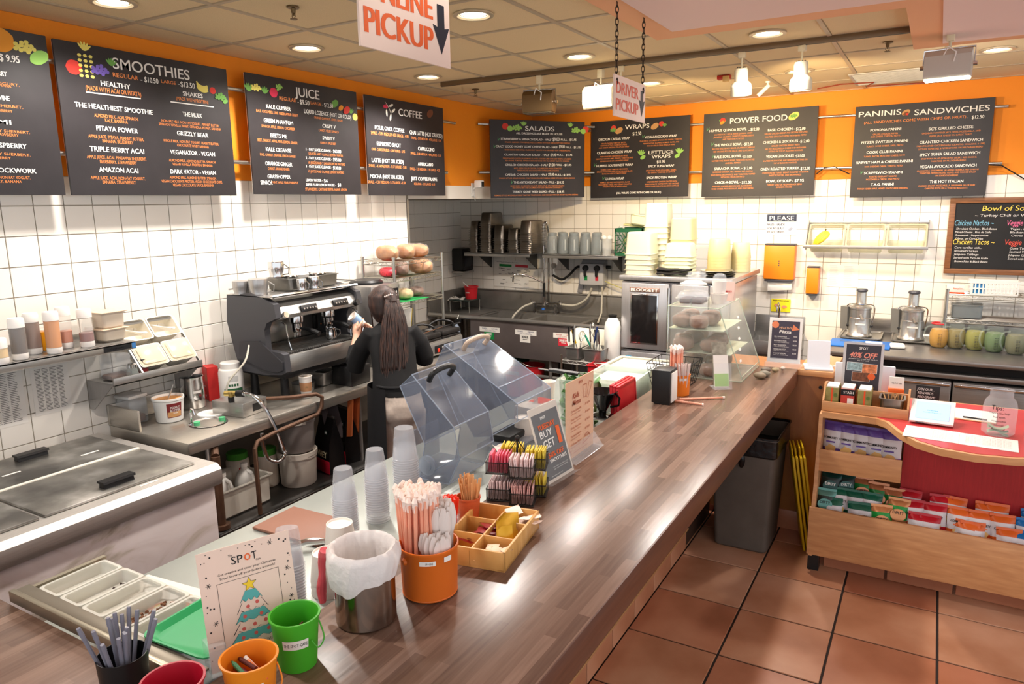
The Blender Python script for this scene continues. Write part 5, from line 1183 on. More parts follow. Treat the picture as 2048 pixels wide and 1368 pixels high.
for k, (a, b_) in enumerate((((-.05, .05, .206), (-.02, .30, .23)), ((-.12, .30, .206), (-.05, .60, .22)))):
    t = thing('spatula', ('steel spatula lying across the left grill lid', 'black handled spatula lying across the right grill lid')[k], 'utensil', (-3.40, 4.42, .935)); B().tube([a, b_], .008 if k else .005, 8).o('handle', BLACK if k else CHROME, t); B().rot_box((.05, .09, .002), ((a[0]), a[1] - .03, a[2]), (0, 0, .1)).o('blade', STEEL, t)
# ============================================================ THREE-COMPARTMENT SINK AND WALL SHELVES
SKS = M('sink_steel', (138, 134, 128), .42, .55, noise=.10, nscale=6)
t = thing('sink', 'long three-compartment stainless sink along the back wall', 'sink', (-3.7, 7.0, 0))
b = B(); Z = .90
b.box(-4.98, -4.42, 6.62, 7.36, Z - .02, Z, .003).box(-4.42, -2.52, 6.62, 6.69, Z - .012, Z, .003).box(-4.42, -2.52, 7.20, 7.36, Z - .012, Z, .003)
for x in (-4.42, -3.78, -3.15, -2.56): b.box(x - .02, x + .03, 6.69, 7.20, Z - .012, Z, .002)
b.w(t).o('deck', SKS, t)
B().tube([(-4.98, 6.62, Z + .01), (-2.50, 6.62, Z + .01)], .022, 10).w(t).o('rolled_rim', STEEL, t)
B().box(-4.98, -2.52, 7.35, 7.37, Z, 1.14, .004).box(-4.99, -4.97, 6.62, 7.37, Z - .02, 1.14, .004).box(-4.98, -2.52, 7.335, 7.37, 1.125, 1.14, .004).w(t).o('splashback', SKS, t)
for x0, x1 in ((-4.40, -3.80), (-3.75, -3.17), (-3.12, -2.58)):
    b = B().box(x0, x1, 6.69, 7.20, Z - .36, Z - .35).box(x0, x0 + .004, 6.69, 7.20, Z - .36, Z - .01).box(x1 - .004, x1, 6.69, 7.20, Z - .36, Z - .01).box(x0, x1, 6.69, 6.694, Z - .36, Z - .01).box(x0, x1, 7.196, 7.20, Z - .36, Z - .01); b.w(t).o('basin', SKS, t)
B().box(-4.42, -2.52, 6.63, 6.65, .50, Z, .004).w(t).o('front_apron', M('grey_brown_steel', (118, 108, 106), .45, .5, noise=.12, nscale=4), t)  # apron steel is a darker, browner grey than the deck
for x in (-4.90, -4.40, -3.45, -2.58):
    B().cyl((x, 6.70, 0), (x, 6.70, Z - .02), .02, n=12).w(t).o('leg', STEEL, t); B().cyl((x, 7.25, 0), (x, 7.25, Z - .02), .02, n=10).w(t).o('leg', STEEL, t)
for x in (-4.1, -3.45, -2.85): B().cyl((x, 6.95, .18), (x, 6.95, .54), .028, n=12).cyl((x, 6.95, .42), (x, 6.95, .46), .036, n=12).w(t).o('drain_pipe', M('dark_pipe', (46, 44, 44), .5, .3), t)
B().tube([(-4.3, 6.72, .30), (-2.5, 6.72, .30)], .02, 10).w(t).o('cross_rail', STEEL, t)
t2 = t
for x0, x1, ttl, ttl2, col in ((-4.29, -4.04, ('WASH', 'LAVAR'), 'WASH', M('sign_green', (20, 140, 70), .5)), (-3.84, -3.58, ('RINSE', 'ENJUAGAR'), 'RINSE', PAPER), (-3.38, -3.12, ('SANITIZE', 'HIGIENIZAR'), 'SANITIZE', M('sign_red', (214, 50, 66), .5))):
    c = INK if col is PAPER else CHALKW; cc = REDINK if ttl2 == 'SANITIZE' else M('navy_ink', (50, 60, 110), .7)
    s_ = thing('sink_sign', {'WASH': 'white strip and green WASH sign on the sink front', 'RINSE': 'white strip and white RINSE sign on the sink front', 'SANITIZE': 'white strip and red SANITIZE sign on the sink front'}[ttl2], 'sign', ((x0 + x1) / 2, 6.629, .76))
    B().box(-.13, .13, -.0015, 0, 0, .055).o('upper_strip', PAPER, s_); B().box(-.07, .055, -.0018, 0, -.08, 0).o('lower_square', col, s_)
    letters('lettering', [(ttl[0], -.065, .038, .065, .014), (ttl[1], .065, .038, .075, .014), ('FILL TO THIS LINE', 0, .02, .12, .006), ('LLENAR HASTA ESTA LINEA', 0, .009, .16, .005)], cc, s_, (0, -.0025, 0), (1, 0, 0), (0, 0, 1), .02)
    letters('lettering', [(ttl2, -.007, -.022, .10 if len(ttl2) > 5 else .075, .026)], c, s_, (0, -.0028, 0), (1, 0, 0), (0, 0, 1), .04); b = B(); b.add([(-.035, -.0025, -.05), (.02, -.0025, -.05), (.02, -.0025, -.044), (-.035, -.0025, -.044)], [(0, 1, 2, 3)]); b.o('small_print', c, s_)
# pre-rinse faucet
t = thing('prerinse_faucet', 'tall chrome pre-rinse faucet with a coiled spring hose over the sink', 'faucet', (-3.80, 7.26, Z + .001))
b = B().cyl((-.16, 0, .12), (.22, 0, .12), .018, n=12).cyl((-.13, 0, 0), (-.13, 0, .12), .014, n=10).cyl((.13, 0, 0), (.13, 0, .12), .014, n=10).cyl((0, -.03, .06), (0, -.03, .2), .022, n=14); b.o('valve_body', CHROME, t)
B().cyl((0, -.03, .2), (0, -.03, .36), .016, n=12).o('black_sleeve', BLACK, t); B().cyl((-.0, -.03, .36), (-.0, -.03, .78), .012, n=12).cyl((.045, 0, .12), (.045, 0, .92), .009, n=10).o('riser', CHROME, t)
P = [(-.0 + .022 * cos(k * .9), -.03 + .022 * sin(k * .9), .76 + .0024 * k) for k in range(110)]; B().tube(P, .0035, 5).o('coil_spring', STEEL, t)
B().tube(smooth_path([(0, -.03, .98), (.01, -.03, 1.03), (.035, -.02, 1.02), (.045, 0, .92)], 5), .012, 8).o('hose_arch', CHROME, t)
B().tube(smooth_path([(0, -.05, .36), (-.10, -.12, .42), (-.20, -.2, .46), (-.27, -.24, .45), (-.28, -.25, .38)], 5), .010, 8).o('swing_spout', CHROME, t)
for x in (-.16, .2): B().cyl((x, -.02, .12), (x, -.07, .12), .02, n=12).cyl((x, -.05, .12), (x + .0, -.05, .17), .006, n=6).o('lever_handle', CHROME, t)
B().cyl((0, -.055, .05), (0, -.055, .07), .02, n=12).o('blue_ring', M('blue_ring', (50, 110, 200), .4), t); B().cyl((.10, .0, .55), (.10, .03, .55), .03, n=14).o('wall_bracket', STEEL, t)
tag(B().tube(smooth_path([(-3.94, 7.2, 1.02), (-4.02, 7.12, .98), (-4.10, 7.04, .88), (-4.12, 7.02, .78)], 5), .012, 8).o('hose', M('grey_hose')), 'grey hose drooping from the faucet into the wash basin', 'hose')
tag(B().tube(smooth_path([(-3.58, 7.24, 1.02), (-3.42, 7.24, 1.02), (-3.28, 7.24, 1.10), (-3.22, 7.25, 1.22)], 6), .013, 8).o('hose', M('grey_hose')), 'grey hose curving from the faucet up to the white chemical dispenser', 'hose')
tag(B().tube(smooth_path([(-3.72, 7.30, 1.34), (-3.60, 7.28, 1.30), (-3.50, 7.28, 1.36), (-3.42, 7.28, 1.44), (-3.36, 7.28, 1.45)], 6), .014, 8).o('hose', RUBBER), 'thick black hose from the faucet riser to the chemical dispenser', 'hose')
tag(B().tube([(-3.10, 7.26, 1.24), (-3.095, 7.24, 1.1), (-3.09, 7.22, .96), (-3.09, 7.12, .86)], .010, 8).o('hose', M('grey_hose')), 'straight grey hose dropping from the chemical dispenser into the sink', 'hose')
tag(B().tube(smooth_path([(-3.07, 7.27, 1.30), (-2.9, 7.27, 1.24), (-2.7, 7.27, 1.19), (-2.5, 7.27, 1.17)], 5), .006, 6).o('hose', M('yellow_tube', (206, 200, 120), .4)), 'thin yellow tube running right from the chemical dispenser', 'hose')
t = thing('chemical_dispenser', 'white sanitizer dispenser box with two black knobs on the wall', 'dispenser', (-3.22, 7.37, 1.25))
B().box(-.15, .14, -.13, 0, 0, .24, .02).o('box', M('grey_white_plastic', (206, 206, 208), .35), t); B().prism([(-.13, .20), (0, .20), (0, .28), (-.05, .28)], 'x', -.14, .13).o('hood', M('hood_plastic', (176, 178, 182), .3), t)
for x in (-.07, .065): B().lathe([(.0001, .03), (.03, .028), (.036, 0)], n=16).xf(MT((x, -.13, .19)) @ MR(PI / 2, 4, 'X')).o('knob', BLACK, t); B().box(x - .012, x + .012, -.165, -.13, .10, .19, .006).o('outlet', BLACK, t)
B().box(-.085, -.05, -.132, -.13, .055, .105).o('green_label', M('sign_green'), t); B().box(.045, .08, -.132, -.13, .055, .105).o('red_label', M('sign_red'), t); B().cyl((.14, -.05, .20), (.19, -.05, .20), .018, n=10).o('side_inlet', BLACK, t)
tag(B().rot_box((.06, .012, .24), (-3.39, 7.35, 1.27), (0, .18, 0), .003).o('squeegee', M('grey_scraper', (150, 148, 150), .4)), 'grey scraper hanging on the tiles left of the chemical dispenser', 'tool')
t = thing('poster', 'white sink procedure poster with green and red headings under the wall shelf', 'poster', (-4.31, 7.366, 1.17), rot=(0, .03, 0))
B().box(-.235, .235, -.001, 0, 0, .32).o('sheet', PAPER, t); b = B().box(-.17, .0, -.002, -.001, .24, .27); b.o('green_heading', M('sign_green'), t); B().box(.05, .22, -.002, -.001, .245, .275).o('red_heading', M('sign_red'), t)
b = B()
for k in range(34):
    x, z = -.2 + .4 * rnd.random(), .02 + .2 * rnd.random(); b.box(x, x + ru(.02, .06), -.0018, -.001, z, z + .006)
b.o('small_print', M('grey_print'), t, kind='stuff'); letters('lettering', [('Hand Manual Dishwashing Procedure', -.06, .295, .3, .012)], INK, t, (0, -.0015, 0), (1, 0, 0), (0, 0, 1))
t = thing('towel_dispenser', 'black paper towel dispenser on the alcove wall beside the wall shelf', 'dispenser', (-5.01, 7.28, 1.36)); B().box(0, .16, -.13, .13, 0, .27, .02).o('housing', BLACK, t); B().box(.161, .165, -.10, .10, .05, .16, .004).o('window', M('dark_window', (50, 50, 54), .15), t); B().box(0.0, .17, -.135, .135, -.03, -.002, .004).o('tray', STEEL, t)
def wshelf(lb, x0, x1, z, y=6.96):
    t = thing('wall_shelf', lb, 'shelf', ((x0 + x1) / 2, 7.37, z)); h = (x1 - x0) / 2; d = 7.37 - y
    B().box(-h, h, -d, 0, -.012, 0, .002).box(-h, h, -d, -d + .012, -.04, 0, .003).box(-h, h, -.012, 0, -.012, .04, .002).o('shelf_board', STEEL, t)
    for x in (-h + .12, h - .12): B().prism([(0, -.012), (-d + .06, -.012), (-.02, -.20), (0, -.20)], 'x', x, x + .004).o('bracket', DARKSTEEL, t)
wshelf('steel wall shelf carrying stacks of food pans left of the pre-rinse faucet', -4.70, -3.84, 1.60); wshelf('steel wall shelf carrying blender jars right of the pre-rinse faucet', -3.68, -2.80, 1.60)
PANS = M('worn_pan_steel', (150, 142, 132), .35, 1.0, noise=.1, nscale=15)
def pstack(cx, w_, d_, n, h, step, lb, y=7.15, sc=.0):
    me = B().pan(w_, d_, h, lip=.014, taper=.80, inv=True, rad=.03).mesh('food_pan', PANS)
    for k in range(n):
        o = link('food_pan', me, None, loc=(cx + ru(-.004, .004), y + ru(-.006, .006), 1.601 + k * step), rot=(0, 0, ru(-.02, .02)))
        tag(o, lb, 'food pan', 'pans of the %s' % lb.split(' in the ')[1])
pstack(-4.60, .13, .32, 13, .11, .0205, 'narrow steel food pan upside down in the leftmost stack on the shelf')
pstack(-4.435, .165, .34, 17, .13, .0200, 'steel food pan upside down in the tallest stack on the shelf')
pstack(-4.27, .15, .30, 9, .16, .0190, 'deep steel food pan upside down in the third stack on the shelf')
pstack(-4.095, .165, .24, 8, .13, .0205, 'steel food pan upside down in the short fourth stack on the shelf')
pstack(-3.905, .17, .36, 12, .14, .0200, 'steel food pan upside down in the rightmost stack on the shelf')
JAR = M('smoky_jar', (150, 158, 160), .12, alpha=.5)
jm = B().lathe([(.05, 0), (.058, .004), (.062, .03), (.056, .17), (.052, .19), (.045, .195), (.045, .22), (.03, .225), (.0001, .225)], n=20).lathe([(.046, .19), (.05, .195), (.05, .225), (.04, .23)], n=12); jbar = B().box(.055, .064, -.008, .008, .04, .16, .003).mesh('measure_strip', M('pale_strip', (190, 196, 196), .4, alpha=.7)); jme = jm.mesh('jar_body', JAR)
jt = None
for k, (x, y) in enumerate(((-3.60, 7.05), (-3.47, 7.06), (-3.34, 7.05), (-3.21, 7.06), (-3.08, 7.05), (-3.56, 7.21), (-3.42, 7.21), (-3.28, 7.21), (-3.14, 7.21))):
    lb = 'clear blender jar upside down in the %s row on the shelf right of the faucet' % ('front' if k < 5 else 'back'); gp = 'blender jars in the %s row' % ('front' if k < 5 else 'back')
    if jt is None:
        jt = thing('blender_jar', lb, 'jar', (x, y, 1.601), -.8, gp); link('jar_body', jme, jt); link('measure_strip', jbar, jt)
    else: dup(jt, (x, y, 1.601), ru(-1.2, -.4), lb, gp)
for k, (x, y, z) in enumerate(((-2.96, 7.04, 1.601), (-2.86, 7.20, 1.601))):
    t = thing('deli_tub', ('clear deli tub with white lids on the shelf beside the green crate', 'tall clear deli tub at the back of the shelf by the green crate')[k], 'tub', (x, y, z)); B().lathe([(.0001, 0), (.045, 0), (.055, .17 + .1 * k)], n=20).o('tub', M('cloudy_tub2', (210, 214, 214), .2, alpha=.5), t)
    for q in (-.03, .03) if k == 0 else (0,): B().lathe([(.03, 0), (.03, .02), (.01, .035), (.0001, .036)], (q, 0, .17 + .1 * k), 14).o('white_cap', WHITE, t)
t = thing('milk_crate', 'green plastic lattice crate on the shelf behind the stacked containers', 'crate', (-2.70, 7.15, 1.601))
GC = M('crate_green', (30, 96, 62), .5); b = B()
for z0, z1 in ((0, .03), (.24, .28)): b.box(-.15, .15, -.17, -.16, z0, z1).box(-.15, -.14, -.17, .17, z0, z1).box(.14, .15, -.17, .17, z0, z1).box(-.15, .15, .16, .17, z0, z1)
for x in (-.15, .14): b.box(x, x + .01, -.17, -.16, 0, .28).box(x, x + .01, .16, .17, 0, .28)
b.o('frame', GC, t); me = B().box(-.003, .003, -.003, .003, -.15, .15).mesh('lattice_bar', GC)
for k in range(9):
    for s in (-1, 1):
        x = -.14 + .035 * k; L = 1.0
        if abs(x) < .09: link('lattice_bar', me, t, loc=(x, -.165, .135), rot=(0, .6 * s, 0)).scale = (1, 1, .82)
for z in (.05, .10, .15, .20): B().box(-.15, -.145, -.16, .16, z, z + .008).box(.145, .15, -.16, .16, z, z + .008).o('side_bar', GC, t)
t = thing('tubs_in_crate', 'yellowish plastic lids and tubs piled inside the green crate', 'lid', (-2.70, 7.15, 1.605), .0)
B().rot_box((.2, .2, .02), (0, 0, .02), (0, 0, .1), .008).rot_box((.18, .2, .02), (.02, 0, .10), (.3, .2, .1), .008).rot_box((.2, .18, .02), (-.02, 0, .17), (.2, -.3, .4), .008).rot_box((.2, .2, .02), (.0, .0, .30), (.0, .12, .2), .008).o('lid_pile', M('aged_clear_plastic', (206, 208, 140), .35, alpha=.75), t, kind='stuff')
# sink corner: red bucket on a small stand, towel
t = thing('steel_stand', 'low green topped wire stand in the left corner of the sink drainboard', 'stand', (-4.80, 7.08, .901)); B().box(-.13, .16, -.13, .12, .13, .14, .003).o('top', M('dark_green_board', (46, 62, 56), .5), t)
for x in (-.12, .15):
    for y in (-.12, .11): B().cyl((x, y, 0), (x, y, .13), .004, n=6).o('leg', WIRE, t)
def bucket(lb, loc, r0, r1, h, m, sx=1):
    t = thing('bucket', lb, 'bucket', loc); B().lathe([(.0001, 0), (r0, 0), (r1, h), (r1 + .006, h), (r1 + .006, h - .012), (r1 - .003, h - .012), (r0 - .003, .01), (.0001, .008)], n=26, sx=sx).o('pail', m, t, ang=50); return t
RED = M('red_plastic', (200, 36, 44), .4)
t = bucket('small red sanitizer bucket on the stand in the sink corner', (-4.72, 7.12, 1.042), .065, .082, .15, RED); letters('lettering', [('KLEEN', 0, 0, .05, .014)], CHALKW, t, (.0, -.078, .08), (1, 0, 0), (0, .1, 1), .02); B().tube([(-.03, 0, .13), (-.10, -.02, .19)], .006, 6).o('brush_handle', WHITE, t)
t = tag(B().grid(10, 8, lambda u, v: (-5.0 + .22 * u + .12 * 0 + .03 * sin(v * 6), 6.98 + .12 * v, 1.045 + .03 * sin(u * 9) * sin(v * 7) - .06 * max(0, .4 - v))).o('towel', M('white_cloth', (232, 228, 220), .95)), 'crumpled white towel beside the red bucket in the sink corner', 'towel')
bucket('red bucket on the floor under the sink, left one with a green bucket inside', (-4.0, 6.95, .0), .12, .15, .36, RED); t = bucket('green bucket nested in the left red bucket under the sink', (-4.0, 6.95, .19), .105, .13, .21, M('green_bucket', (40, 110, 70), .5)); 
t = bucket('red bucket with a wire handle under the sink, right one', (-3.74, 6.80, .0), .12, .15, .40, RED); B().tube(smooth_path([(-.15, 0, .38), (-.08, -.14, .46), (.05, -.16, .42), (.15, 0, .38)], 5), .004, 6).o('handle', WIRE, t)
t = thing('spray_bottle', 'clear spray bottle with blue liquid hanging at the sink’s left end', 'bottle', (-4.55, 6.55, .66)); B().lathe([(.0001, 0), (.04, 0), (.042, .12), (.015, .17), (.015, .19)], n=18).o('bottle', M('blue_bottle', (190, 206, 226), .2, alpha=.7), t); B().box(-.02, .06, -.015, .015, .19, .23, .006).o('trigger', BLACK, t); B().tube([(0, .0, .2), (0, .05, .27)], .004, 5).o('hanger', WIRE, t)
# ============================================================ UTENSIL CART left of the oven
ct = wire_rack('chrome wire cart holding utensil pans and plates beside the oven', (-2.90, 5.85, 0), .46, .34, (.30, .72), .76)
def upan(lb, x, y, w_, d_, h_): t = thing('utensil_pan', lb, 'food pan', (x, y, .722)); B().pan(w_, d_, h_, lip=.01, taper=.85).o('pan', STEEL, t); return t
upan('steel pan of tools at the left front of the wire cart', -2.80, 5.97, .15, .24, .12); upan('steel pan of cutlery and whisks at the right front of the wire cart', -2.60, 5.97, .20, .24, .12)
cols = [BLACK, BLACK, STEEL, M('yellow_handle', (230, 190, 30), .4), CHROME, CHROME, M('navy_handle', (40, 54, 100), .4), M('teal_handle', (40, 150, 120), .4), CHROME, STEEL, CHROME, BLACK]
nm = ['peeler', 'knife', 'tongs', 'knife', 'whisk', 'ladle', 'knife', 'spatula', 'whisk', 'spoon', 'fork', 'knife']
ds = ['black handled peeler', 'black handled knife', 'steel tongs', 'yellow handled knife', 'small steel whisk', 'steel ladle', 'navy handled knife', 'teal handled spatula', 'large steel whisk', 'long steel spoon', 'steel serving fork', 'black handled paring knife']
for k in range(12):
    lf = k < 5; x = (-2.84 + .022 * k) if lf else (-2.66 + .02 * (k - 5)); y = 5.90 + .012 * ((k * 5) % 9); dx, dy = ru(-.10, .10), ru(-.05, .04); L = ru(.20, .30)
    t = thing(nm[k], ds[k] + (' in the left pan of the wire cart' if lf else ' in the right pan of the wire cart'), 'utensil', (x, y, .745))
    if nm[k] == 'whisk':
        B().cyl((0, 0, 0), (dx * .5, dy * .5, L * .6), .006, n=8).o('handle', cols[k], t); b = B()
        for a in range(5): q = a * PI / 5; b.tube(smooth_path([(dx * .5, dy * .5, L * .6), (dx * .8 + .03 * cos(q), dy * .8 + .03 * sin(q), L * .9), (dx, dy, L * 1.08), (dx * .8 - .03 * cos(q), dy * .8 - .03 * sin(q), L * .9), (dx * .5, dy * .5, L * .6)], 4), .0015, 4)
        b.o('wires', CHROME, t)
    else: B().cyl((0, 0, 0), (dx * .5, dy * .5, L * .5), .004, n=6).o('shaft', STEEL, t); B().tube([(dx * .5, dy * .5, L * .5), (dx * .8, dy * .8, L * .8), (dx, dy, L)], [.008, .010, .009], 8).o('handle', cols[k], t)
pl = B().lathe([(.0001, .004), (.07, .004), (.12, .018), (.122, .02), (.118, .021), (.07, .008), (.0001, .008)], n=28).mesh('plate', M('cream_china', (226, 222, 206), .2))
for k in range(7):
    o = link('plate', pl, None, loc=(-2.84 + .045 * k, 6.12 + .0 * k, .86), rot=(PI / 2 - .35, 0, .5)); tag(o, 'cream china plate standing upright in the row behind the utensil pans', 'plate', 'plates standing in the wire cart')
t = thing('detergent_jug', 'white plastic jug on the cart against the oven', 'jug', (-2.50, 6.10, .722)); B().lathe([(.0001, 0), (.085, 0), (.09, .01), (.09, .30), (.08, .34), (.05, .38), (.03, .385)], n=24, sx=.8).o('body', WHITE, t); B().lathe([(.035, .385), (.04, .41), (.0001, .415)], n=16).o('cap', M('black_plastic'), t)
t = thing('plastic_basket', 'red plastic basket on the cart beside the oven', 'basket', (-2.52, 5.80, .58)); B().pan(.14, .20, .15, lip=.012).o('basket', RED, t)
# ============================================================ CONVECTION OVEN
t = thing('convection_oven', 'stainless convection oven with a dark glass door, lettered BLODGETT', 'oven', (-2.44, 6.14, 0))
OV = steel('oven_steel', (196, 196, 200), .3, 2)
B().box(0, .98, .03, 1.05, .82, 1.44, .006).box(-.012, 1.0, -.02, 1.08, 1.45, 1.495, .008).box(0, .98, .03, 1.05, .12, .81, .006).o('body', OV, t)
for x in (.06, .92):
    for y in (.1, .98): B().cyl((x, y, 0), (x, y, .125), .025, n=12).o('leg', STEEL, t)
d = B().box(.01, .455, -.012, .03, .83, 1.43, .01).o('door', OV, t)
fr = B().box(.10, .36, -.018, -.011, .88, 1.335, .008).o('window_frame', CHROME, d); B().box(.112, .348, -.021, -.017, .892, 1.323, .006).o('glass', M('oven_glass', (28, 26, 27), .12), d)
B().box(.09, .37, -.0195, -.012, 1.35, 1.39, .003).o('name_plate', M('copper_plate', (176, 140, 126), .3, .8), d); letters('brand_lettering', [('BLODGETT', .23, 1.37, .25, .026)], CHALKW, d, (0, -.0205, 0), (1, 0, 0), (0, 0, 1), .05)
d2 = B().box(.475, .80, -.012, .03, .83, 1.43, .01).o('door', OV, t); B().tube([(.46, -.04, .86), (.46, -.04, 1.40)], .011, 10).o('door_handle', CHROME, d2)
B().box(.81, .975, -.008, .03, .83, 1.43, .006).o('control_panel', OV, t); B().box(.01, .97, -.01, .03, .20, .80, .01).o('lower_front', OV, t)
B().box(.06, .115, -.014, -.009, .70, .76).o('blue_label', M('blue_label', (60, 160, 210), .5), t)
# ---- what stands on the oven
AG = M('aged_tub', (240, 228, 176), .35, alpha=.7); AG2 = M('clear_tub', (236, 234, 214), .3, alpha=.62); AG3 = M('amber_tub', (238, 222, 166), .35, alpha=.75)
def sqtub(lb, x, y, z, w_, d_, h_, m, n=1, gp=None, inv=True, step=.03):
    me = B().pan(w_, d_, h_, lip=.01, taper=.86, inv=inv, rad=.03, t=.002).mesh('plastic_container', m)
    for k in range(n): tag(link('plastic_container', me, None, loc=(x + ru(-.004, .004), y, z + k * step), rot=(0, 0, ru(-.03, .03))), lb, 'container', gp)
ZO = 1.496
sqtub('clear square food container nested upside down in the left front stack on the oven', -2.31, 6.32, ZO, .26, .26, .20, AG2, 5, 'left front stack of containers on the oven', step=.045)
sqtub('tall clear square container nested in the highest stack on the oven', -2.26, 6.62, ZO, .24, .24, .22, AG2, 9, 'highest stack of containers on the oven', step=.052)
sqtub('cream square container nested in the third stack on the oven', -2.02, 6.62, ZO, .22, .22, .20, AG, 7, 'third stack of containers on the oven', step=.05)
sqtub('pale square container nested in the low stack behind the black oven mitts', -1.97, 6.38, ZO, .26, .22, .12, M('pale_green_tub', (236, 240, 206), .3, alpha=.8), 6, 'low stack of pale containers on the oven', step=.032)
me = B().lathe([(.10, 0), (.105, .01), (.09, .17), (.084, .18), (.0001, .18)], n=26).mesh('round_container', AG3)
for k in range(6): tag(link('round_container', me, None, loc=(-1.68, 6.60, ZO + .026 * k)), 'amber round container nested in the first round stack on the oven', 'container', 'first round stack on the oven')
me = B().lathe([(.085, 0), (.09, .01), (.075, .14), (.07, .15), (.0001, .15)], n=26).mesh('round_container', AG)
for k in range(5): tag(link('round_container', me, None, loc=(-1.53, 6.78, ZO + .03 * k)), 'cream round container nested in the rear round stack on the oven', 'container', 'rear round stack on the oven')
t = thing('plastic_container', 'large clear container lying tilted on top of the green crate stack', 'container', (-2.55, 7.12, 1.90), rot=(0, .15, .2)); B().pan(.36, .22, .10, lip=.01, taper=.9, t=.002).o('tub', M('pale_green_tub'), t)
t = thing('oven_mitts', 'pair of folded black oven mitts on the front edge of the oven', 'mitts', (-2.0, 6.22, ZO)); 
for k in range(2):
    b = B().grid(10, 10, lambda u, v: (-.12 + .30 * v + .0, (.05 * (1 - .35 * v)) * cos(2 * PI * u), .022 + .03 * k + .016 * sin(2 * PI * u) * (1 - .3 * v) + .004 * sin(v * 14))); b.o('mitt', M('black_quilt', (24, 23, 25), .9, bump=.5, bscale=60), t)
    B().grid(10, 2, lambda u, v: (-.121 + .004 * v, (.052 - .03 * v) * cos(2 * PI * u), .022 + .03 * k + (.018 - .012 * v) * sin(2 * PI * u))).o('mitt_lining', M('beige_lining', (206, 170, 146), .9), t)
for k in range(3): tag(B().lathe([(.0001, 0), (.12, 0), (.15, .012), (.152, .016), (.146, .016), (.12, .005), (.0001, .005)], n=30).o('pizza_pan', BLACK if k < 2 else CHROME), ('black round pan at the bottom of the stack on the oven’s right', 'black round pan in the middle of the stack on the oven’s right', 'steel round tray on top of the black pans on the oven')[k], 'pan').location = (-1.62, 6.32, ZO + .018 * k + .001)
# ============================================================ CUSTOMER COUNTER
WOODC = butcher('walnut_stave_laminate', [(84, 60, 48), (113, 87, 73), (142, 114, 98)], 1, .034, .34, .27); EDGE = butcher('walnut_edge', [(70, 40, 28), (100, 62, 44), (124, 82, 60)], 1, .2, 1.2, .35)
C_ = 1.085
t = thing('customer_counter', 'long wood-look service counter with a return at the near end', 'counter', (-1.0, 2.8, 0))
B().box(-1.34, -.689, .86, 4.76, C_ - .035, C_, .003).box(-3.0, -.689, .10, .862, C_ - .035, C_, .003).w(t).o('worktop', WOODC, t)
B().box(-.70, -.686, .1, 4.76, C_ - .10, C_ - .001, .002).w(t).o('front_edge', EDGE, t)
KICK = M('dark_counter_panel', (66, 44, 32), .6)
B().box(-1.33, -1.21, .15, 4.75, .0, C_ - .036).box(-2.9, -1.21, .15, .82, 0, C_ - .036).w(t).o('base_panel', KICK, t)
bt_ = B().box(-.006, .012, -.145, .145, 0, .125, .002, 1); bm1 = bt_.mesh('base_tile', TERRA[1])
for k in range(13): link('base_tile', bm1, t, loc=(-1.21 + 1.0, .42 + .30 * k - 2.8, .002))
cap_ = B().box(-.006, .026, -.148, .148, .128, .14, .002, 1).mesh('tile_cap', M('buff_tile_cap', (186, 140, 92), .5))
for k in range(13): link('tile_cap', cap_, t, loc=(-1.21 + 1.0, .42 + .30 * k - 2.8, .002))
MAPLE = ramp_mat('maple_veneer', [(.3, (196, 140, 92)), (.6, (212, 158, 108)), (.75, (222, 172, 124))], (2, 2, 14), 3, .42); OAKP = ramp_mat('golden_oak_panel', [(.3, (138, 86, 40)), (.6, (156, 100, 50)), (.75, (170, 114, 60))], (8, 8, 1.5), 3, .45)
t = thing('end_cabinet', 'golden wood end panel closing the far end of the counter', 'cabinet', (-.6, 4.8, 0))
B().box(-.98, -.495, 4.765, 4.80, .13, C_ - .035, .002).box(-1.3, -.50, 4.80, 5.25, .05, C_ - .04).w(t).o('panel', OAKP, t); B().box(-.69, -.48, 4.745, 5.27, C_ - .035, C_, .003).w(t).o('top', MAPLE, t)
B().cyl((-.55, 4.76, .98), (-.55, 4.767, .98), .011, n=12).w(t).o('screw_cap', BLACK, t); B().box(-.98, -.495, 4.758, 4.80, .0, .13, .002).w(t).o('base_tile', TERRA[2], t)
t = thing('prep_table', 'pale steel prep table running behind the customer counter', 'table', (-1.8, 3.0, 0))
PREP = M('pale_prep_steel', (186, 192, 186), .35, .6, noise=.04); B().box(-2.27, -1.345, .88, 4.72, .875, .905, .004).w(t).o('top', PREP, t); B().box(-2.22, -1.35, .90, 4.70, .10, .874).w(t).o('base', M('brown_cabinet', (120, 74, 52), .5), t)
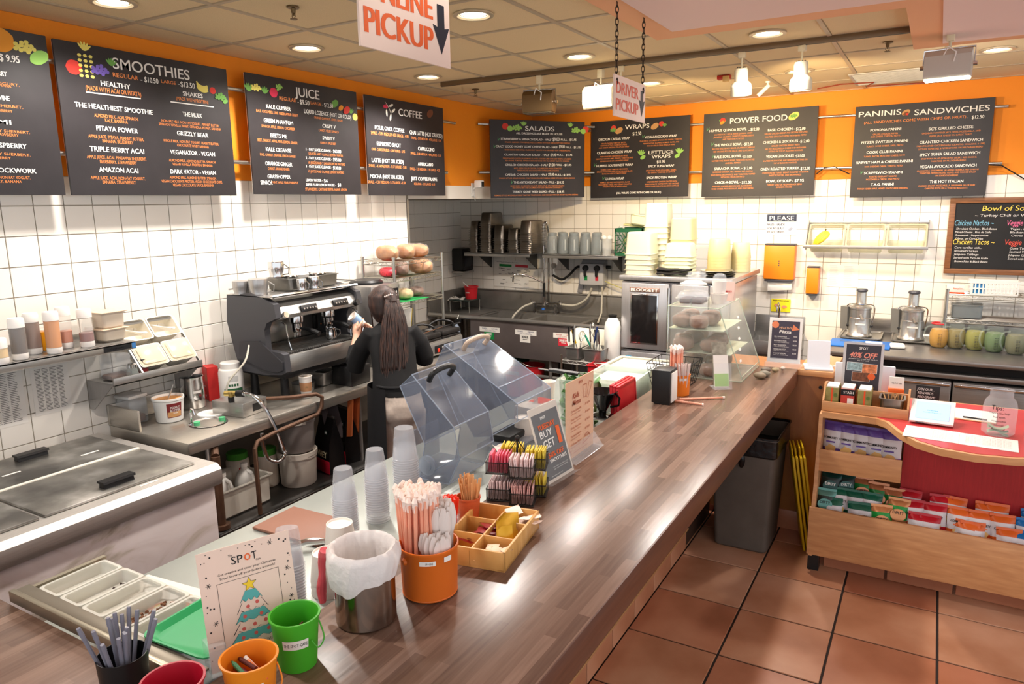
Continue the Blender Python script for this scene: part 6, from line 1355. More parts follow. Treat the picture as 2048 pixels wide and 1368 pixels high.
# ---- topping rail with clear trays
t = thing('topping_rail', 'steel topping rail with frosted trays set at the near end of the counter', 'rail', (-1.75, .95, C_ + .001)); RS = M('pewter_steel', (166, 158, 140), .35, .9)
B().box(-.37, .40, -.095, -.075, .0, .035, .004).box(-.37, .40, -.078, -.045, .026, .034, .003).w(t) if 0 else None
B().box(-.37, .40, -.085, -.068, .0, .034, .004).o('front_lip', RS, t); B().box(-.37, .40, -.066, -.03, .022, .028, .002).o('strip', M('grey_strip', (128, 120, 106), .4, .6), t); B().box(-.36, .40, .168, .18, -.006, .004).box(-.37, -.355, -.03, .18, -.01, .02).o('tray_bed', RS, t)
me = B().pan(.098, .19, .05, lip=.008, taper=.88, rad=.012).mesh('tray', FROST); FT = M('tray_floor', (206, 196, 172), .5)
for k in range(5):
    x = -.29 + .104 * k; r = thing('topping_tray', ['empty frosted tray at the left end of the topping rail', 'second frosted tray with a few dark crumbs in the topping rail', 'third frosted tray in the topping rail, nearly empty', 'fourth frosted tray holding brown nut crumbs', 'fifth frosted tray in the topping rail beside the nut tray', 'sixth frosted tray next to the green lid', 'last frosted tray partly under the green lid'][k], 'tray', (-1.75 + x, 1.02, C_ - .028)); link('tray', me, r)
    b = B().box(-.038, .038, -.08, .08, .004, .01).o('tray_bottom', FT, r)
    if k in (1, 3):
        b = B(); n = 130 if k == 3 else 16
        for q in range(n): u, v = ru(-.034, .034), ru(-.07, .07) if k == 3 else ru(.04, .075); b.rot_box((.008, .006, .005), (u, v, .013 + ru(0, .006)), (rnd.random() * 3, rnd.random() * 3, rnd.random() * 3))
        b.o('crumbs', M('nut_crumbs', (132, 92, 66), .8, noise=.4, nscale=90) if k == 3 else M('dark_crumbs', (60, 44, 40), .8), r, kind='stuff', smooth=False)
t = thing('napkin_box', 'open white and orange cardboard box of sheets behind the topping rail', 'box', (-1.96, 1.20, .906), .1)
B().box(-.15, .15, -.075, .075, 0, .075, .002).o('carton', M('carton_white', (238, 228, 216), .6), t); OR_ = M('carton_orange', (236, 84, 40), .6); b = B(); blob(b, [(-.02, -.074), (.149, -.074), (.149, .0), (.08, .0), (.04, -.03), (.01, -.06)], (0, 0, .0757), (1, 0, 0), (0, 1, 0)); b.o('orange_print', OR_, t)
b = B(); blob(b, ell(.0, .012, .085, .034, 20), (0, 0, .0762), (1, 0, 0), (0, 1, 0)); b.o('oval_opening', M('box_inside', (92, 66, 44), .8), t); b = B(); blob(b, ell(-.005, .005, .07, .024, 16), (0, 0, .0768), (1, 0, 0), (0, 1, 0)); b.o('white_sheet', PAPER, t); b = B(); blob(b, ell(.055, -.05, .018, .014, 14), (0, 0, .0765), (1, 0, 0), (0, 1, 0)); b.o('yellow_dot', M('yellow_dot', (240, 200, 40), .6), t)
t = thing('beaded_basket', 'small wire basket with a beaded rim behind the tree picture', 'basket', (-1.62, 1.30, .906)); b = B()
for k in range(40): a = 2 * PI * k / 40; b.sphere((.075 * cos(a), .075 * sin(a), .10), .0055, 6, 4)
b.o('beaded_rim', CHROME, t); b = B()
for k in range(14): a = 2 * PI * k / 14; b.cyl((.05 * cos(a), .05 * sin(a), .0), (.075 * cos(a), .075 * sin(a), .10), .0012, n=4)
b.o('wire_side', WIRE, t)
t = thing('lidded_tub', 'clear plastic tub with a green lid beside the topping rail', 'tub', (-1.49, 1.03, .906), .06)
B().box(-.10, .10, -.095, .095, 0, .194, .03).o('tub', M('bluish_tub', (190, 204, 216), .2, alpha=.6), t); GL = M('green_tub_lid', (28, 160, 92), .4)
B().pan(.235, .225, .022, lip=.006, taper=.84, rad=.03).xf(MT((0, 0, .195))).o('lid', GL, t); B().box(-.088, .088, -.084, .084, .196, .203, .004).o('lid_panel', M('green_lid_panel', (78, 184, 122), .35), t)
# ---- crayon buckets, pens
def pail(lb, x, y, r, h, m, tagside=True, word=None):
    t = thing('bucket', lb, 'bucket', (x, y, C_ + .001)); B().lathe([(.0001, 0), (r * .78, 0), (r * .98, h - .006), (r + .003, h - .004), (r + .003, h), (r * .97, h), (r * .94, h - .006), (r * .75, .006), (.0001, .004)], n=34).o('pail', m, t, ang=50)
    if tagside: b = wrap_label(t, 'label_strip', PAPER, r * .90, h * .50, h * .68, -1.35, -.2, r * .945)
    if word: wrap_text(t, 'lettering', [(word, 0, 0, .055, .0075)], INK, r * .93, h * .59, -.78, .01)
    B().tube(smooth_path([(r * .7, r * .65, h * .8), (r * 1.1, r * .5, h * .55), (r * 1.15, r * .1, h * .45), (r * .98, -r * .1, h * .62)], 5), .0018, 6).o('wire_handle', m, t)
    return t
GRB = M('lime_green_metal', (70, 172, 40), .4); ORB = M('orange_metal', (238, 140, 30), .4); RDB = M('crimson_metal', (176, 16, 42), .4)
pail('lime green metal bucket with a white name strip on the counter', -1.218, 1.06, .056, .128, GRB, True, 'THE SPOT CAFE'); pail('small orange metal bucket full of crayons in the foreground', -1.19, .905, .058, .12, ORB); pail('crimson metal bucket with crayons at the bottom edge', -1.262, .775, .060, .12, RDB, False)
CR = [('red', (196, 40, 50)), ('yellow', (236, 200, 50)), ('brown', (110, 62, 46)), ('coral', (222, 92, 80)), ('olive', (130, 112, 70)), ('dark red', (120, 28, 40)), ('white', (232, 226, 216)), ('green', (60, 130, 90)), ('orange', (226, 120, 60)), ('maroon', (88, 36, 34))]
cm = []
def crayon(col, rgb, loc, rz, tilt, lb):
    t = thing('crayon', lb, 'crayon', loc, rot=(0, tilt, rz)); m = M('crayon_' + col.replace(' ', '_'), rgb, .55); B().cyl((-.036, 0, 0), (.030, 0, 0), .0048, n=10).o('wrapper', m, t); B().cyl((.030, 0, 0), (.034, 0, 0), .0042, .004, 10).cyl((.034, 0, 0), (.041, 0, 0), .0038, .0018, 10).o('wax_tip', m, t)
for k, (c, g_) in enumerate(CR): a = k * 2.4; crayon(c, g_, (-1.19 + .016 * cos(a), .905 + .016 * sin(a), C_ + .062 + .0035 * k), a * 1.3, .28 * sin(a), c + ' crayon lying in the small orange bucket')
crayon('brown', CR[2][1], (-1.245, 1.075, C_ + .05), 1.0, -.95, 'single brown crayon leaning inside the lime green bucket'); crayon('red', CR[0][1], (-1.265, .79, C_ + .055), .4, -.7, 'red crayon standing in the crimson bucket'); crayon('maroon', CR[9][1], (-1.25, .80, C_ + .055), 1.5, -.8, 'maroon crayon standing in the crimson bucket'); crayon('green', CR[7][1], (-1.29, .78, C_ + .045), 2.5, .2, 'green crayon in the crimson bucket')
t = thing('pen_cup', 'black metal cup in the bottom left foreground holding grey pencils', 'cup', (-1.46, .79, C_ + .001)); B().lathe([(.0001, 0), (.046, 0), (.052, .105), (.05, .105), (.044, .006), (.0001, .004)], n=28).o('cup', BLACK, t)
GP = M('grey_lilac_plastic', (128, 128, 140), .4)
for k in range(15):
    a = k * 2.39996; q = .012 + .03 * (k % 4) / 3; dx, dy = cos(a) * q * 1.0, sin(a) * q
    t = thing('pencil', 'grey lilac pencil standing in the black cup', 'pencil', (-1.46 + dx * .5, .79 + dy * .5, C_ + .012), group='grey pencils in the black cup'); e = Vector((dx * 1.1, dy * 1.1, .135 + .025 * ((k * 7) % 5) / 4)); B().cyl((0, 0, 0), e, .0045, n=8).o('barrel', GP, t); B().cyl(e, e * 1.12, .0052, .0045, 8).o('cap', GP, t)
# ---- tree picture
t = thing('coloring_sign', 'cream festive coloring page of a striped tree in a clear stand', 'sign', (-1.315, 1.03, C_ + .001), rot=(-.20, 0, 1.15))
B().box(-.108, .108, 0, .002, .0, .279).o('page', M('cream_card', (240, 214, 196), .6), t); B().box(-.11, .11, -.003, -.001, 0, .05).o('stand_front', CLEARER, t); B().box(-.112, -.075, -.03, .05, -.0, .07, .002).o('stand_side', CLEAR, t)
def face(name, m, polys, d=-.0006): 
    b = B()
    for p in polys: blob(b, p, (0, d, 0), (1, 0, 0), (0, 0, 1))
    return b.o(name, m, t, smooth=False, kind='stuff')
letters('lettering', [('SP', -.020, .243, .027, .018), ('T', .020, .243, .012, .018), ('The', -.034, .256, .010, .006), ('Cafe', .028, .231, .012, .005), ('Get creative and color your Christmas', -.0, .218, .135, .0055), ('Tree! Show off your festive artwork!', -.0, .208, .130, .0055), ('COLORING & ACTIVITY SHEET', .01, .036, .12, .007)], INK, t, (0, -.0008, 0), (1, 0, 0), (0, 0, 1), .01)
letters('logo_letter', [('O', .004, .243, .014, .016)], ORANGEINK, t, (0, -.0009, 0), (1, 0, 0), (0, 0, 1), .02)
bx = [(-.072, .02), (.072, .02), (.072, .198), (-.072, .198)]; face('frame_line', INK, [[bx[i], bx[(i + 1) % 4], (bx[(i + 1) % 4][0] * .987, .109 + (bx[(i + 1) % 4][1] - .109) * .99), (bx[i][0] * .987, .109 + (bx[i][1] - .109) * .99)] for i in range(4)])
TE = M('teal_crayon_print', (92, 178, 176), .7); tiers = [(.165, .142, .012, .026), (.140, .118, .022, .036), (.117, .095, .026, .042), (.094, .072, .032, .050), (.071, .050, .038, .058)]
def tier(k): z1, z0, w1, w0 = tiers[k]; return [(-w1, z1), (w1, z1)] + [(w0 - 2 * w0 * i / 8, z0 + (.004 if i % 2 else -.003)) for i in range(9)]
face('tree_outline', INK, [[(x * 1.04, z - .0008) for x, z in tier(k)] for k in range(5)], -.0007); face('teal_tier', TE, [tier(k) for k in (0, 2, 4)], -.0010); face('white_tier', M('cream_card'), [[(x * .98, z) for x, z in tier(k)] for k in (1, 3)], -.0010)
st = [((.016 if i % 2 == 0 else .007) * sin(PI * i / 5), .178 + (.016 if i % 2 == 0 else .007) * cos(PI * i / 5)) for i in range(10)]; face('star_outline', INK, [[(x * 1.12, .178 + (z - .178) * 1.12) for x, z in st]], -.0010); face('yellow_star', M('star_yellow', (244, 208, 50), .7), [st], -.0013)
face('red_bauble', M('bauble_red', (214, 96, 90), .7), [ell(x, z, .0045, .0045, 10) for x, z in ((-.010, .127), (.012, .132), (-.02, .106), (.018, .102), (.0, .082), (-.026, .078), (.026, .084), (-.03, .058), (.03, .062), (.0, .06))], -.0014)
face('printed_dot', INK, [ell(x, z, r_, r_, 8) for x, z, r_ in [(rnd.choice((-1, 1)) * ru(.080, .104), ru(.02, .27), rnd.choice((.0012, .0022))) for _ in range(34)] + [(ru(-.09, .09), ru(.262, .274), rnd.choice((.0012, .0022))) for _ in range(12)]])
sf = []
for x, z in ((.06, .262), (.092, .19), (-.09, .20), (-.085, .11), (.094, .12), (-.075, .03)):
    for a in range(3): c, s = cos(a * PI / 3), sin(a * PI / 3); sf.append([(x - .006 * c - .0006 * s, z - .006 * s + .0006 * c), (x + .006 * c - .0006 * s, z + .006 * s + .0006 * c), (x + .006 * c + .0006 * s, z + .006 * s - .0006 * c), (x - .006 * c + .0006 * s, z - .006 * s - .0006 * c)])
face('printed_snowflake', INK, sf)
# ---- steel canister with a bin liner
t = thing('liner_canister', 'polished steel canister lined with a white plastic bag on the counter', 'canister', (-1.205, 1.285, C_ + .001), .0)
B().lathe([(.0001, 0), (.075, 0), (.078, .004), (.078, .165), (.076, .165), (.076, .01), (.0001, .006)], n=40).o('canister', M('satin_steel', (172, 160, 148), .16, 1.0), t)
LN = M('white_bag_film', (240, 234, 230), .45, alpha=.88, bump=.7, bscale=45)
def linf(u, v):
    a = 2 * PI * u; rp_ = .0012 * sin(a * 7 + v * 4) + .0008 * sin(a * 19 + v * 9)
    if v < .35: k = v / .35; q = min(1, k * 3) * .069 + rp_ * 3 * k; return (q * cos(a), q * sin(a), .02 + .175 * max(0, k - .2) / .8)
    if v < .5: k = (v - .35) / .15; rr = .070 + .022 * k; return ((rr + rp_) * cos(a), (rr + rp_) * sin(a), .195 + .010 * sin(PI * k))
    k = (v - .5) / .5; rr = .092 + .004 * sin(PI * k) - .004 * k; hz = .066 + .022 * sin(a * 1 + 3.4) + .008 * sin(a * 4 + 1) + .003 * sin(a * 9); return ((rr + rp_ * 1.6) * cos(a), (rr + rp_ * 1.6) * sin(a), .195 - hz * k)
B().grid(90, 16, linf).o('bag_liner', LN, t, ang=70)
B().tube(smooth_path([(-.085, -.05, .19), (-.10, -.045, .15), (-.10, -.05, .11), (-.105, -.05, .07), (-.098, -.055, .04)], 5), [.012, .013, .014, .013, .012, .012, .011, .010, .009, .009, .010, .011, .012, .013, .013, .013, .012, .011, .010, .009, .007], 10).o('red_drawstring', M('red_drawstring_film', (226, 84, 96), .4, alpha=.85, bump=.8, bscale=50), t)
# ---- orange bucket of straws and cutlery
t = thing('cutlery_bucket', 'large orange metal bucket holding wrapped straws and plastic spoons', 'bucket', (-1.14, 1.475, C_ + .001))
OB = M('deep_orange_metal', (226, 112, 34), .45); B().lathe([(.0001, 0), (.072, 0), (.076, .003), (.080, .135), (.083, .138), (.083, .145), (.079, .145), (.076, .135), (.072, .01), (.0001, .006)], n=44).o('pail', OB, t, ang=50)
B().tube(arc((0, 0, .006), .0755, 0, 2 * PI, 40, 'xy'), .0018, 6).o('base_seam', OB, t); B().lathe([(.0001, .008), (.007, .007), (.011, 0)], n=16).xf(MR(-1.9, 4, 'Z') @ MT((.0785, 0, .112)) @ MR(PI / 2, 4, 'Y')).o('rivet', OB, t)
wrap_label(t, 'label_strip', PAPER, .0805, .112, .125, -1.25, -.7, .0812); wrap_text(t, 'lettering', [('SPOONS', 0, 0, .02, .006)], INK, .0818, .119, -.92, .01); wrap_label(t, 'label_strip', PAPER, .0805, .115, .13, -.4, -.1, .0812)
STW = M('pink_straw_wrapper', (246, 170, 140), .4, alpha=.96, noise=.12, nscale=20); STT = M('white_straw_paper', (252, 232, 220), .6)
sm = B().cyl((0, 0, 0), (0, 0, .225), .0055, n=7).mesh('tube', STW); smt = B().tube([(0, 0, .205), (.002, .002, .222), (-.003, 0, .232), (.003, .002, .240)], [.0060, .0078, .0088, .0050], 5).mesh('paper_end', STT)
root = None
def straws(cx, cy, z0, n, R_, sc, lb, gp, lean=(0, 0)):
    global root
    r0 = None
    for k in range(n):
        a = k * 2.39996; q = R_ * math.sqrt((k + .5) / n); x, y = q * cos(a), q * sin(a) * .85
        if r0 is None:
            r0 = thing('straw', lb, 'straw', (cx + x, cy + y, z0), group=gp); link('tube', sm, r0); link('paper_end', smt, r0); r0.scale = (1, 1, sc)
        r = r0 if k == 0 else dup(r0, (cx + x, cy + y, z0))
        r.rotation_euler = (lean[0] - y * .9 + ru(-.02, .02), lean[1] + x * .9 + ru(-.02, .02), rnd.random() * 6); r.scale = (1, 1, sc * ru(.97, 1.03))
straws(-1.172, 1.478, C_ + .012, 140, .055, 1.17, 'pink paper-wrapped straw standing in the large orange bucket', 'wrapped straws in the large orange bucket', (0, -.05))
SPN = M('white_cutlery_plastic', (232, 220, 212), .3)
spb = B().grid(4, 14, lambda u, v: ((u - .5) * (.008 if v < .62 else .008 + .018 * sin(PI * min(1, (v - .62) / .38) ** .8)), .002 + .004 * sin(PI * u) * (-1 if v > .62 else 1), .165 * v)).mesh('handle', SPN)
def cut(lb, cx, cy, z0, n, R_, fl, gp, L=1.0):
    r0 = None
    for k in range(n):
        a = k * 2.39996; q = R_ * math.sqrt((k + .5) / n); x, y = q * cos(a), q * sin(a)
        o = link('plastic_spoon', spb, None, loc=(cx + x, cy + y, z0), rot=(-y * 2.2, x * 2.2, ru(.6, 1.3))); o.scale = (1, 1, L * ru(.93, 1.06)); tag(o, lb, 'spoon', gp)
cut('white plastic spoon standing at the back right of the large orange bucket', -1.115, 1.505, C_ + .05, 40, .028, 1, 'tall plastic spoons in the large orange bucket', 1.22)
cut('white plastic spoon in the lower front bunch in the large orange bucket', -1.105, 1.462, C_ + .03, 36, .030, 1, 'shorter plastic spoons in the large orange bucket', .93)
# ---- red spoon cup
t = thing('sampler_cup', 'clear cup packed with red plastic sticks behind the large orange bucket', 'cup', (-1.28, 1.76, C_ + .001)); B().lathe([(.0001, 0), (.034, 0), (.042, .09)], n=20).o('cup', CLEAR, t)
RS_ = M('red_translucent', (240, 66, 40), .3)
me = B().box(-.0045, .0045, -.0015, .0015, 0, .135, .001, 1).mesh('red_stick', RS_)
for k in range(44):
    a = k * 2.39996; q = .030 * math.sqrt((k + .5) / 44); x, y = q * cos(a), q * sin(a); o = link('red_stick', me, None, loc=(-1.28 + x * .7, 1.76 + y * .7, C_ + .008), rot=(-y * 4, x * 4, a)); tag(o, 'red plastic stick standing in the clear cup behind the orange bucket', 'stick', 'red sticks in the clear cup')
# ---- bamboo caddy with packets
BAM = ramp_mat('bamboo_wood', [(.3, (206, 150, 78)), (.6, (222, 172, 100)), (.75, (234, 190, 124))], (3, 22, 3), 4, .4)
t = thing('wooden_caddy', 'bamboo compartment tray of tea bags and sauce packets on the counter', 'caddy', (-1.135, 1.79, C_ + .001), .17)
X0c, X1c, Y0c, Y1c, H = -.115, .105, -.155, .165, .06
B().box(X0c, X1c, Y0c, Y1c, 0, .006).o('floor_board', BAM, t)
for n_, (a, b_, c, d) in (('side_board', (X0c, X1c, Y0c, Y0c + .008)), ('side_board', (X0c, X1c, Y1c - .008, Y1c)), ('side_board', (X0c, X0c + .008, Y0c, Y1c)), ('side_board', (X1c - .008, X1c, Y0c, Y1c)), ('divider', (-.009, -.003, Y0c, Y1c)), ('divider', (X0c, X1c, -.052, -.046)), ('divider', (X0c, X1c, .058, .064))): B().box(a, b_, c, d, .0, H if n_ == 'side_board' else H - .006, .0015).o(n_, BAM, t)
t.rotation_euler = (0, 0, .17)
def packet(lb, x, y, z, w_, h_, m, rot, gp=None, word=None, ink=None):
    p = Vector((x, y, 0)); p.rotate(MR(.17, 3, 'Z')); t = thing('packet', lb, 'packet', (-1.135 + p.x, 1.79 + p.y, C_ + z), group=gp, rot=rot)
    B().grid(4, 6, lambda u, v: ((u - .5) * w_, .0035 * sin(PI * u) * sin(PI * v), v * h_)).grid(4, 6, lambda u, v: ((u - .5) * w_, -.0035 * sin(PI * u) * sin(PI * v), v * h_)).o('sachet', m, t, ang=80)
    if word: letters('lettering', [(word, 0, h_ * .5, w_ * .6, h_ * .22)], ink, t, (0, -.0040, 0), (1, 0, 0), (0, 0, 1), .02)
GO = M('gold_sachet', (214, 166, 38), .25, .3); 
for k in range(6): packet('gold sauce sachet leaning in a row in the middle of the bamboo tray', .05, -.01 + .012 * k, .012, .05, .075, GO, (-.5, 0, .6), 'gold sachets in the bamboo tray')
packet('gold sachet with a grey label at the front of the bamboo tray row', .065, -.035, .012, .045, .07, GO, (-.35, 0, .7), None); 
for k in range(6): packet('dark red tea sachet lying in the back right compartment of the bamboo tray', -.06 + .01 * (k % 3), -.01 + .018 * (k % 3), .018 + .006 * k, .06, .06, M('dark_red_sachet', (150, 26, 34), .3), (1.3 + .1 * k, .1, .5 * k), 'dark red sachets in the bamboo tray')
for k in range(11): packet('white tea bag heaped in the right corner of the bamboo tray', .04 + .04 * rnd.random(), .095 + .05 * rnd.random(), .016 + .004 * k, .05, .045, STT, (1.3 + .3 * rnd.random(), .2, 6 * rnd.random()), 'white tea bags in the bamboo tray', *(('Spot', INK) if k == 9 else (None, None)))
for k in range(10): packet('beige sugar sachet heaped in the front corner of the bamboo tray', .025 + .055 * rnd.random(), -.13 + .06 * rnd.random(), .014 + .003 * k, .04, .03, M('beige_sachet', (240, 214, 184), .5), (1.45, .15, 6 * rnd.random()), 'beige sachets in the bamboo tray')
t = thing('stirrer_cup', 'orange paper cup of wooden stirrers standing in the bamboo tray', 'cup', (-1.29, 1.895, C_ + .008)); B().lathe([(.0001, .002), (.034, 0), (.041, .078), (.043, .08), (.043, .085), (.039, .085), (.032, .006)], n=28).o('cup', M('burnt_orange_paper', (200, 92, 50), .5, noise=.12, nscale=30), t)
STK = M('birch_stick', (222, 166, 110), .6); me = B().box(-.0042, .0042, -.0008, .0008, 0, .14, .0006, 1).mesh('wooden_stirrer', STK)
for k in range(36):
    a = k * 2.39996; q = .028 * math.sqrt((k + .5) / 36); x, y = q * cos(a), q * sin(a); o = link('wooden_stirrer', me, None, loc=(-1.29 + x * .8, 1.895 + y * .8, C_ + .012), rot=(-y * 7, x * 7, a)); o.scale = (1, 1, ru(.88, 1.15)); tag(o, 'flat wooden stirrer standing in the orange paper cup', 'stirrer', 'wooden stirrers in the orange cup')
# ---- two-tier black mesh sweetener rack
t = thing('sweetener_rack', 'black two-tier mesh carousel of sweetener packets on the counter', 'rack', (-1.255, 2.17, C_ + .001), .35)
MB_ = M('black_wire', (28, 24, 22), .5, .3); MESHM = M('black_mesh_screen', (40, 34, 30), .6, alpha=.55)
b = B().cyl((0, 0, 0), (0, 0, .215), .003, n=8); b.sphere((0, 0, .220), .010, 10, 8)
for a in range(4): b.cyl((0, 0, .215), (.04 * cos(a * PI / 2), .04 * sin(a * PI / 2), .155), .0018, n=5).cyl((.022 * cos(a * PI / 2 + .78), .022 * sin(a * PI / 2 + .78), 0), (.022 * cos(a * PI / 2 + .78), .022 * sin(a * PI / 2 + .78), .14), .002, n=5)
b.o('centre_frame', MB_, t)
PKW = M('white_packet', (240, 216, 214), .6, noise=.12, nscale=90); PKP = M('pink_packet', (240, 116, 140), .6, noise=.06, nscale=60); PKY = M('yellow_packet', (232, 206, 70), .6, noise=.08, nscale=60); PKR = M('pink_striped_packet', (224, 176, 170), .6, noise=.3, nscale=120); PKC = M('cream_packet', (222, 212, 196), .6)
cells = [(0, 0, PKP, 'pink', 'upper tier facing the buckets'), (1, 0, PKW, 'white', 'upper tier facing the counter front'), (2, 0, PKY, 'yellow', 'upper tier at the right back'), (3, 0, PKY, 'yellow', 'upper tier at the left back'), (0, 1, PKW, 'white', 'lower tier at the left'), (1, 1, PKR, 'striped pink', 'lower tier at the right'), (2, 1, PKY, 'yellow', 'lower tier at the back'), (3, 1, PKC, 'cream', 'lower tier behind')]
for q, tier_, m, cn, wh in cells:
    a = -PI * .5 - .35 - .78 + q * PI / 2; off = .068; z = .105 if tier_ == 0 else .004; cx, cy = off * cos(a + .0), off * sin(a); hs = .043
    bk_ = B()
    for zz in (z, z + .042):
        P = [(cx + hs * sx, cy + hs * sy, zz) for sx, sy in ((-1, -1), (1, -1), (1, 1), (-1, 1))]; bk_.tube(P, .002, 5, closed=True)
    o = bk_.o('basket_frame', MB_, t); B().box(cx - hs, cx + hs, cy - hs, cy + hs, z, z + .001).add([(cx + hs * sx, cy + hs * sy, z + dz) for dz in (0, .042) for sx, sy in ((-1, -1), (1, -1), (1, 1), (-1, 1))], [(0, 1, 5, 4), (1, 2, 6, 5), (2, 3, 7, 6), (3, 0, 4, 7)]).o('mesh_side', MESHM, o, smooth=False)
    rr = Vector((cx, cy, 0)); rr.rotate(MR(.35, 3, 'Z')); me = B().box(-.0016, .0016, -.034, .034, 0, .068, .0008, 1).mesh('sweetener_packet', m)
    n = 16 if tier_ == 0 or q < 2 else 9
    for k in range(n):
        v = Vector(((k + .5) / n * 2 - 1, 0, 0)) * (hs - .006); v.rotate(MR(.35, 3, 'Z')); o = link('sweetener_packet', me, None, loc=(-1.255 + rr.x + v.x, 2.17 + rr.y + v.y, C_ + z + .003), rot=(ru(-.05, .05), ru(-.12, .12), .35 + ru(-.06, .06))); tag(o, cn + ' sweetener packet in the ' + wh + ' of the black mesh rack', 'packet', cn + ' packets in the ' + wh)
# ---- acrylic signs
def acr(lb, x, y, rz, w_, h_, lean, bg_, border=None):
    t = thing('counter_sign', lb, 'sign', (x, y, C_ + .002), rot=(-lean, 0, rz)); B().box(-w_ / 2, w_ / 2, 0, .003, .0, h_, .001, 1).o('card', bg_, t); B().box(-w_ / 2 - .002, w_ / 2 + .002, -.002, -.0008, -.0, h_ + .002).o('acrylic_front', M('acrylic', (220, 228, 226), .05, alpha=.10), t)
    return t
DKP = M('slate_print', (58, 56, 64), .5); PEA = M('peach_card', (240, 186, 142), .6)
def lt(t, items, m, bold=.02, d=-.0026): return letters('lettering', items, m, t, (0, d, 0), (1, 0, 0), (0, 0, 1), bold)
t = acr('dark BUY 1 GET 50% OFF smoothies poster in a leaning clear stand', -1.19, 2.395, PI / 2 - .08, .205, .295, .30, M('poster_border', (226, 214, 200), .5)); B().box(-.092, .092, -.0006, 0, .012, .268).o('dark_print', DKP, t)
lt(t, [('TUESDAY', -.01, .215, .12, .02), ('1', .06, .163, .024, .07), ('50% OFF', .01, .100, .11, .019)], ORANGEINK, .04); lt(t, [('SPOT', -.02, .248, .035, .011), ('BUY', -.025, .186, .085, .026), ('GET', -.02, .146, .08, .032), ('SMOOTHIES', .015, .078, .12, .013)], CHALKW, .04); lt(t, [('Smoothies on Tuesday buy one', .02, .052, .11, .004), ('get one half price all day', .02, .044, .1, .004), ('www.thespotcafe.com', -.02, .022, .08, .004)], CHALKW, .0)
B().box(-.105, .105, -.03, .06, -.001, .0, 0).o('stand_foot', CLEARER, t)
t = acr('tall peach KIDS MENU card in an upright clear stand with a wedge foot', -1.245, 2.69, PI / 2, .275, .335, .0, PEA); RB = M('russet_ink', (176, 88, 60), .7)
lt(t, [('SPOT', -.0, .315, .04, .012)], RB, .02); letters('lettering', [('Kids', -.045, .268, .06, .022), ('Menu', -.04, .238, .075, .022)], RB, t, (0, -.0026, 0), (1, 0, 0), (0, 0, 1), .015, .25)
L = [('Cheese Quesadilla', '8.50'), ('Grilled Cheese with', '8.00'), ('Kids Nachos', '8.00'), ('Turkey Sandwich', '8.00'), ('Jr Cheese Panini', '8.50')]
lt(t, [(a, -.045, .205 - .036 * k, .10, .009) for k, (a, p) in enumerate(L)] + [('with chips or fruit', -.05, .192 - .036 * k, .09, .006) for k in range(5)] + [('- $ ' + p, .065, .208 - .036 * k, .06, .009) for k, (a, p) in enumerate(L)] + [('www.thespotcafe.com', 0, .022, .14, .006)], RB, .01)
b = B()
for P in ([(.03, .24), (.05, .24), (.06, .295), (.02, .295)], [(.06, .235), (.075, .23), (.12, .29), (.085, .30)], [(.02, .035), (.10, .05), (.075, .075), (.045, .07)], [(-.13, .02), (-.09, .02), (-.12, .06)]):
    n = len(P)
    for i in range(n):
        (xa, za), (xb, zb) = P[i], P[(i + 1) % n]; L_ = math.hypot(xb - xa, zb - za); nx, nz = -(zb - za) / L_ * .0012, (xb - xa) / L_ * .0012; blob(b, [(xa - nx, za - nz), (xb - nx, zb - nz), (xb + nx, zb + nz), (xa + nx, za + nz)], (0, -.0026, 0), (1, 0, 0), (0, 0, 1))
b.o('line_drawing', RB, t, kind='stuff'); B().prism([(-.05, 0), (.05, 0), (.006, .055), (-.004, .055), (-.04, .005)], 'x', -.145, .145).o('clear_foot', CLEAR, t)
# ---- napkin dispenser, second straw can, wire basket, brochures, stones
t = thing('napkin_dispenser', 'black upright napkin dispenser with napkins showing at its side', 'dispenser', (-1.185, 3.63, C_ + .001), .0)
B().box(-.055, .045, -.055, .065, .006, .185, .005).box(-.045, .04, -.045, .05, 0, .01).o('housing', BLACK, t); B().box(.044, .052, -.04, .05, .012, .17, .002).o('napkins', PAPER, t)
t = thing('straw_can', 'small orange metal can of wrapped straws behind the napkin dispenser', 'can', (-1.165, 3.83, C_ + .001)); B().lathe([(.0001, 0), (.052, 0), (.056, .11), (.058, .115), (.054, .115), (.05, .008), (.0001, .006)], n=32).o('can', M('bright_orange_metal', (240, 130, 34), .4), t); B().tube(arc((0, 0, .075), .0545, 0, 2 * PI, 30, 'xy'), .0012, 5).o('rib', M('bright_orange_metal'), t); wrap_label(t, 'label_strip', PAPER, .0558, .088, .10, -1.35, -.6, .0562); wrap_text(t, 'lettering', [('STRAWS', 0, 0, .02, .005)], INK, .0568, .094, -1.0, .01)
straws(-1.19, 3.845, C_ + .012, 34, .034, 1.06, 'pink paper-wrapped straw standing in the small orange can', 'wrapped straws in the small orange can')
me2 = B().cyl((0, 0, 0), (0, 0, .17), .0042, n=7).mesh('stir_straw', M('white_film_straw', (232, 216, 210), .3, alpha=.8))
for k in range(18): a = k * 2.4; q = .022 * math.sqrt((k + .5) / 18); tag(link('stir_straw', me2, None, loc=(-1.145 + q * cos(a), 3.81 + q * sin(a), C_ + .01), rot=(-q * sin(a) * 6, q * cos(a) * 6, 0)), 'thin white wrapped straw in the small orange can', 'straw', 'thin white straws in the small orange can')
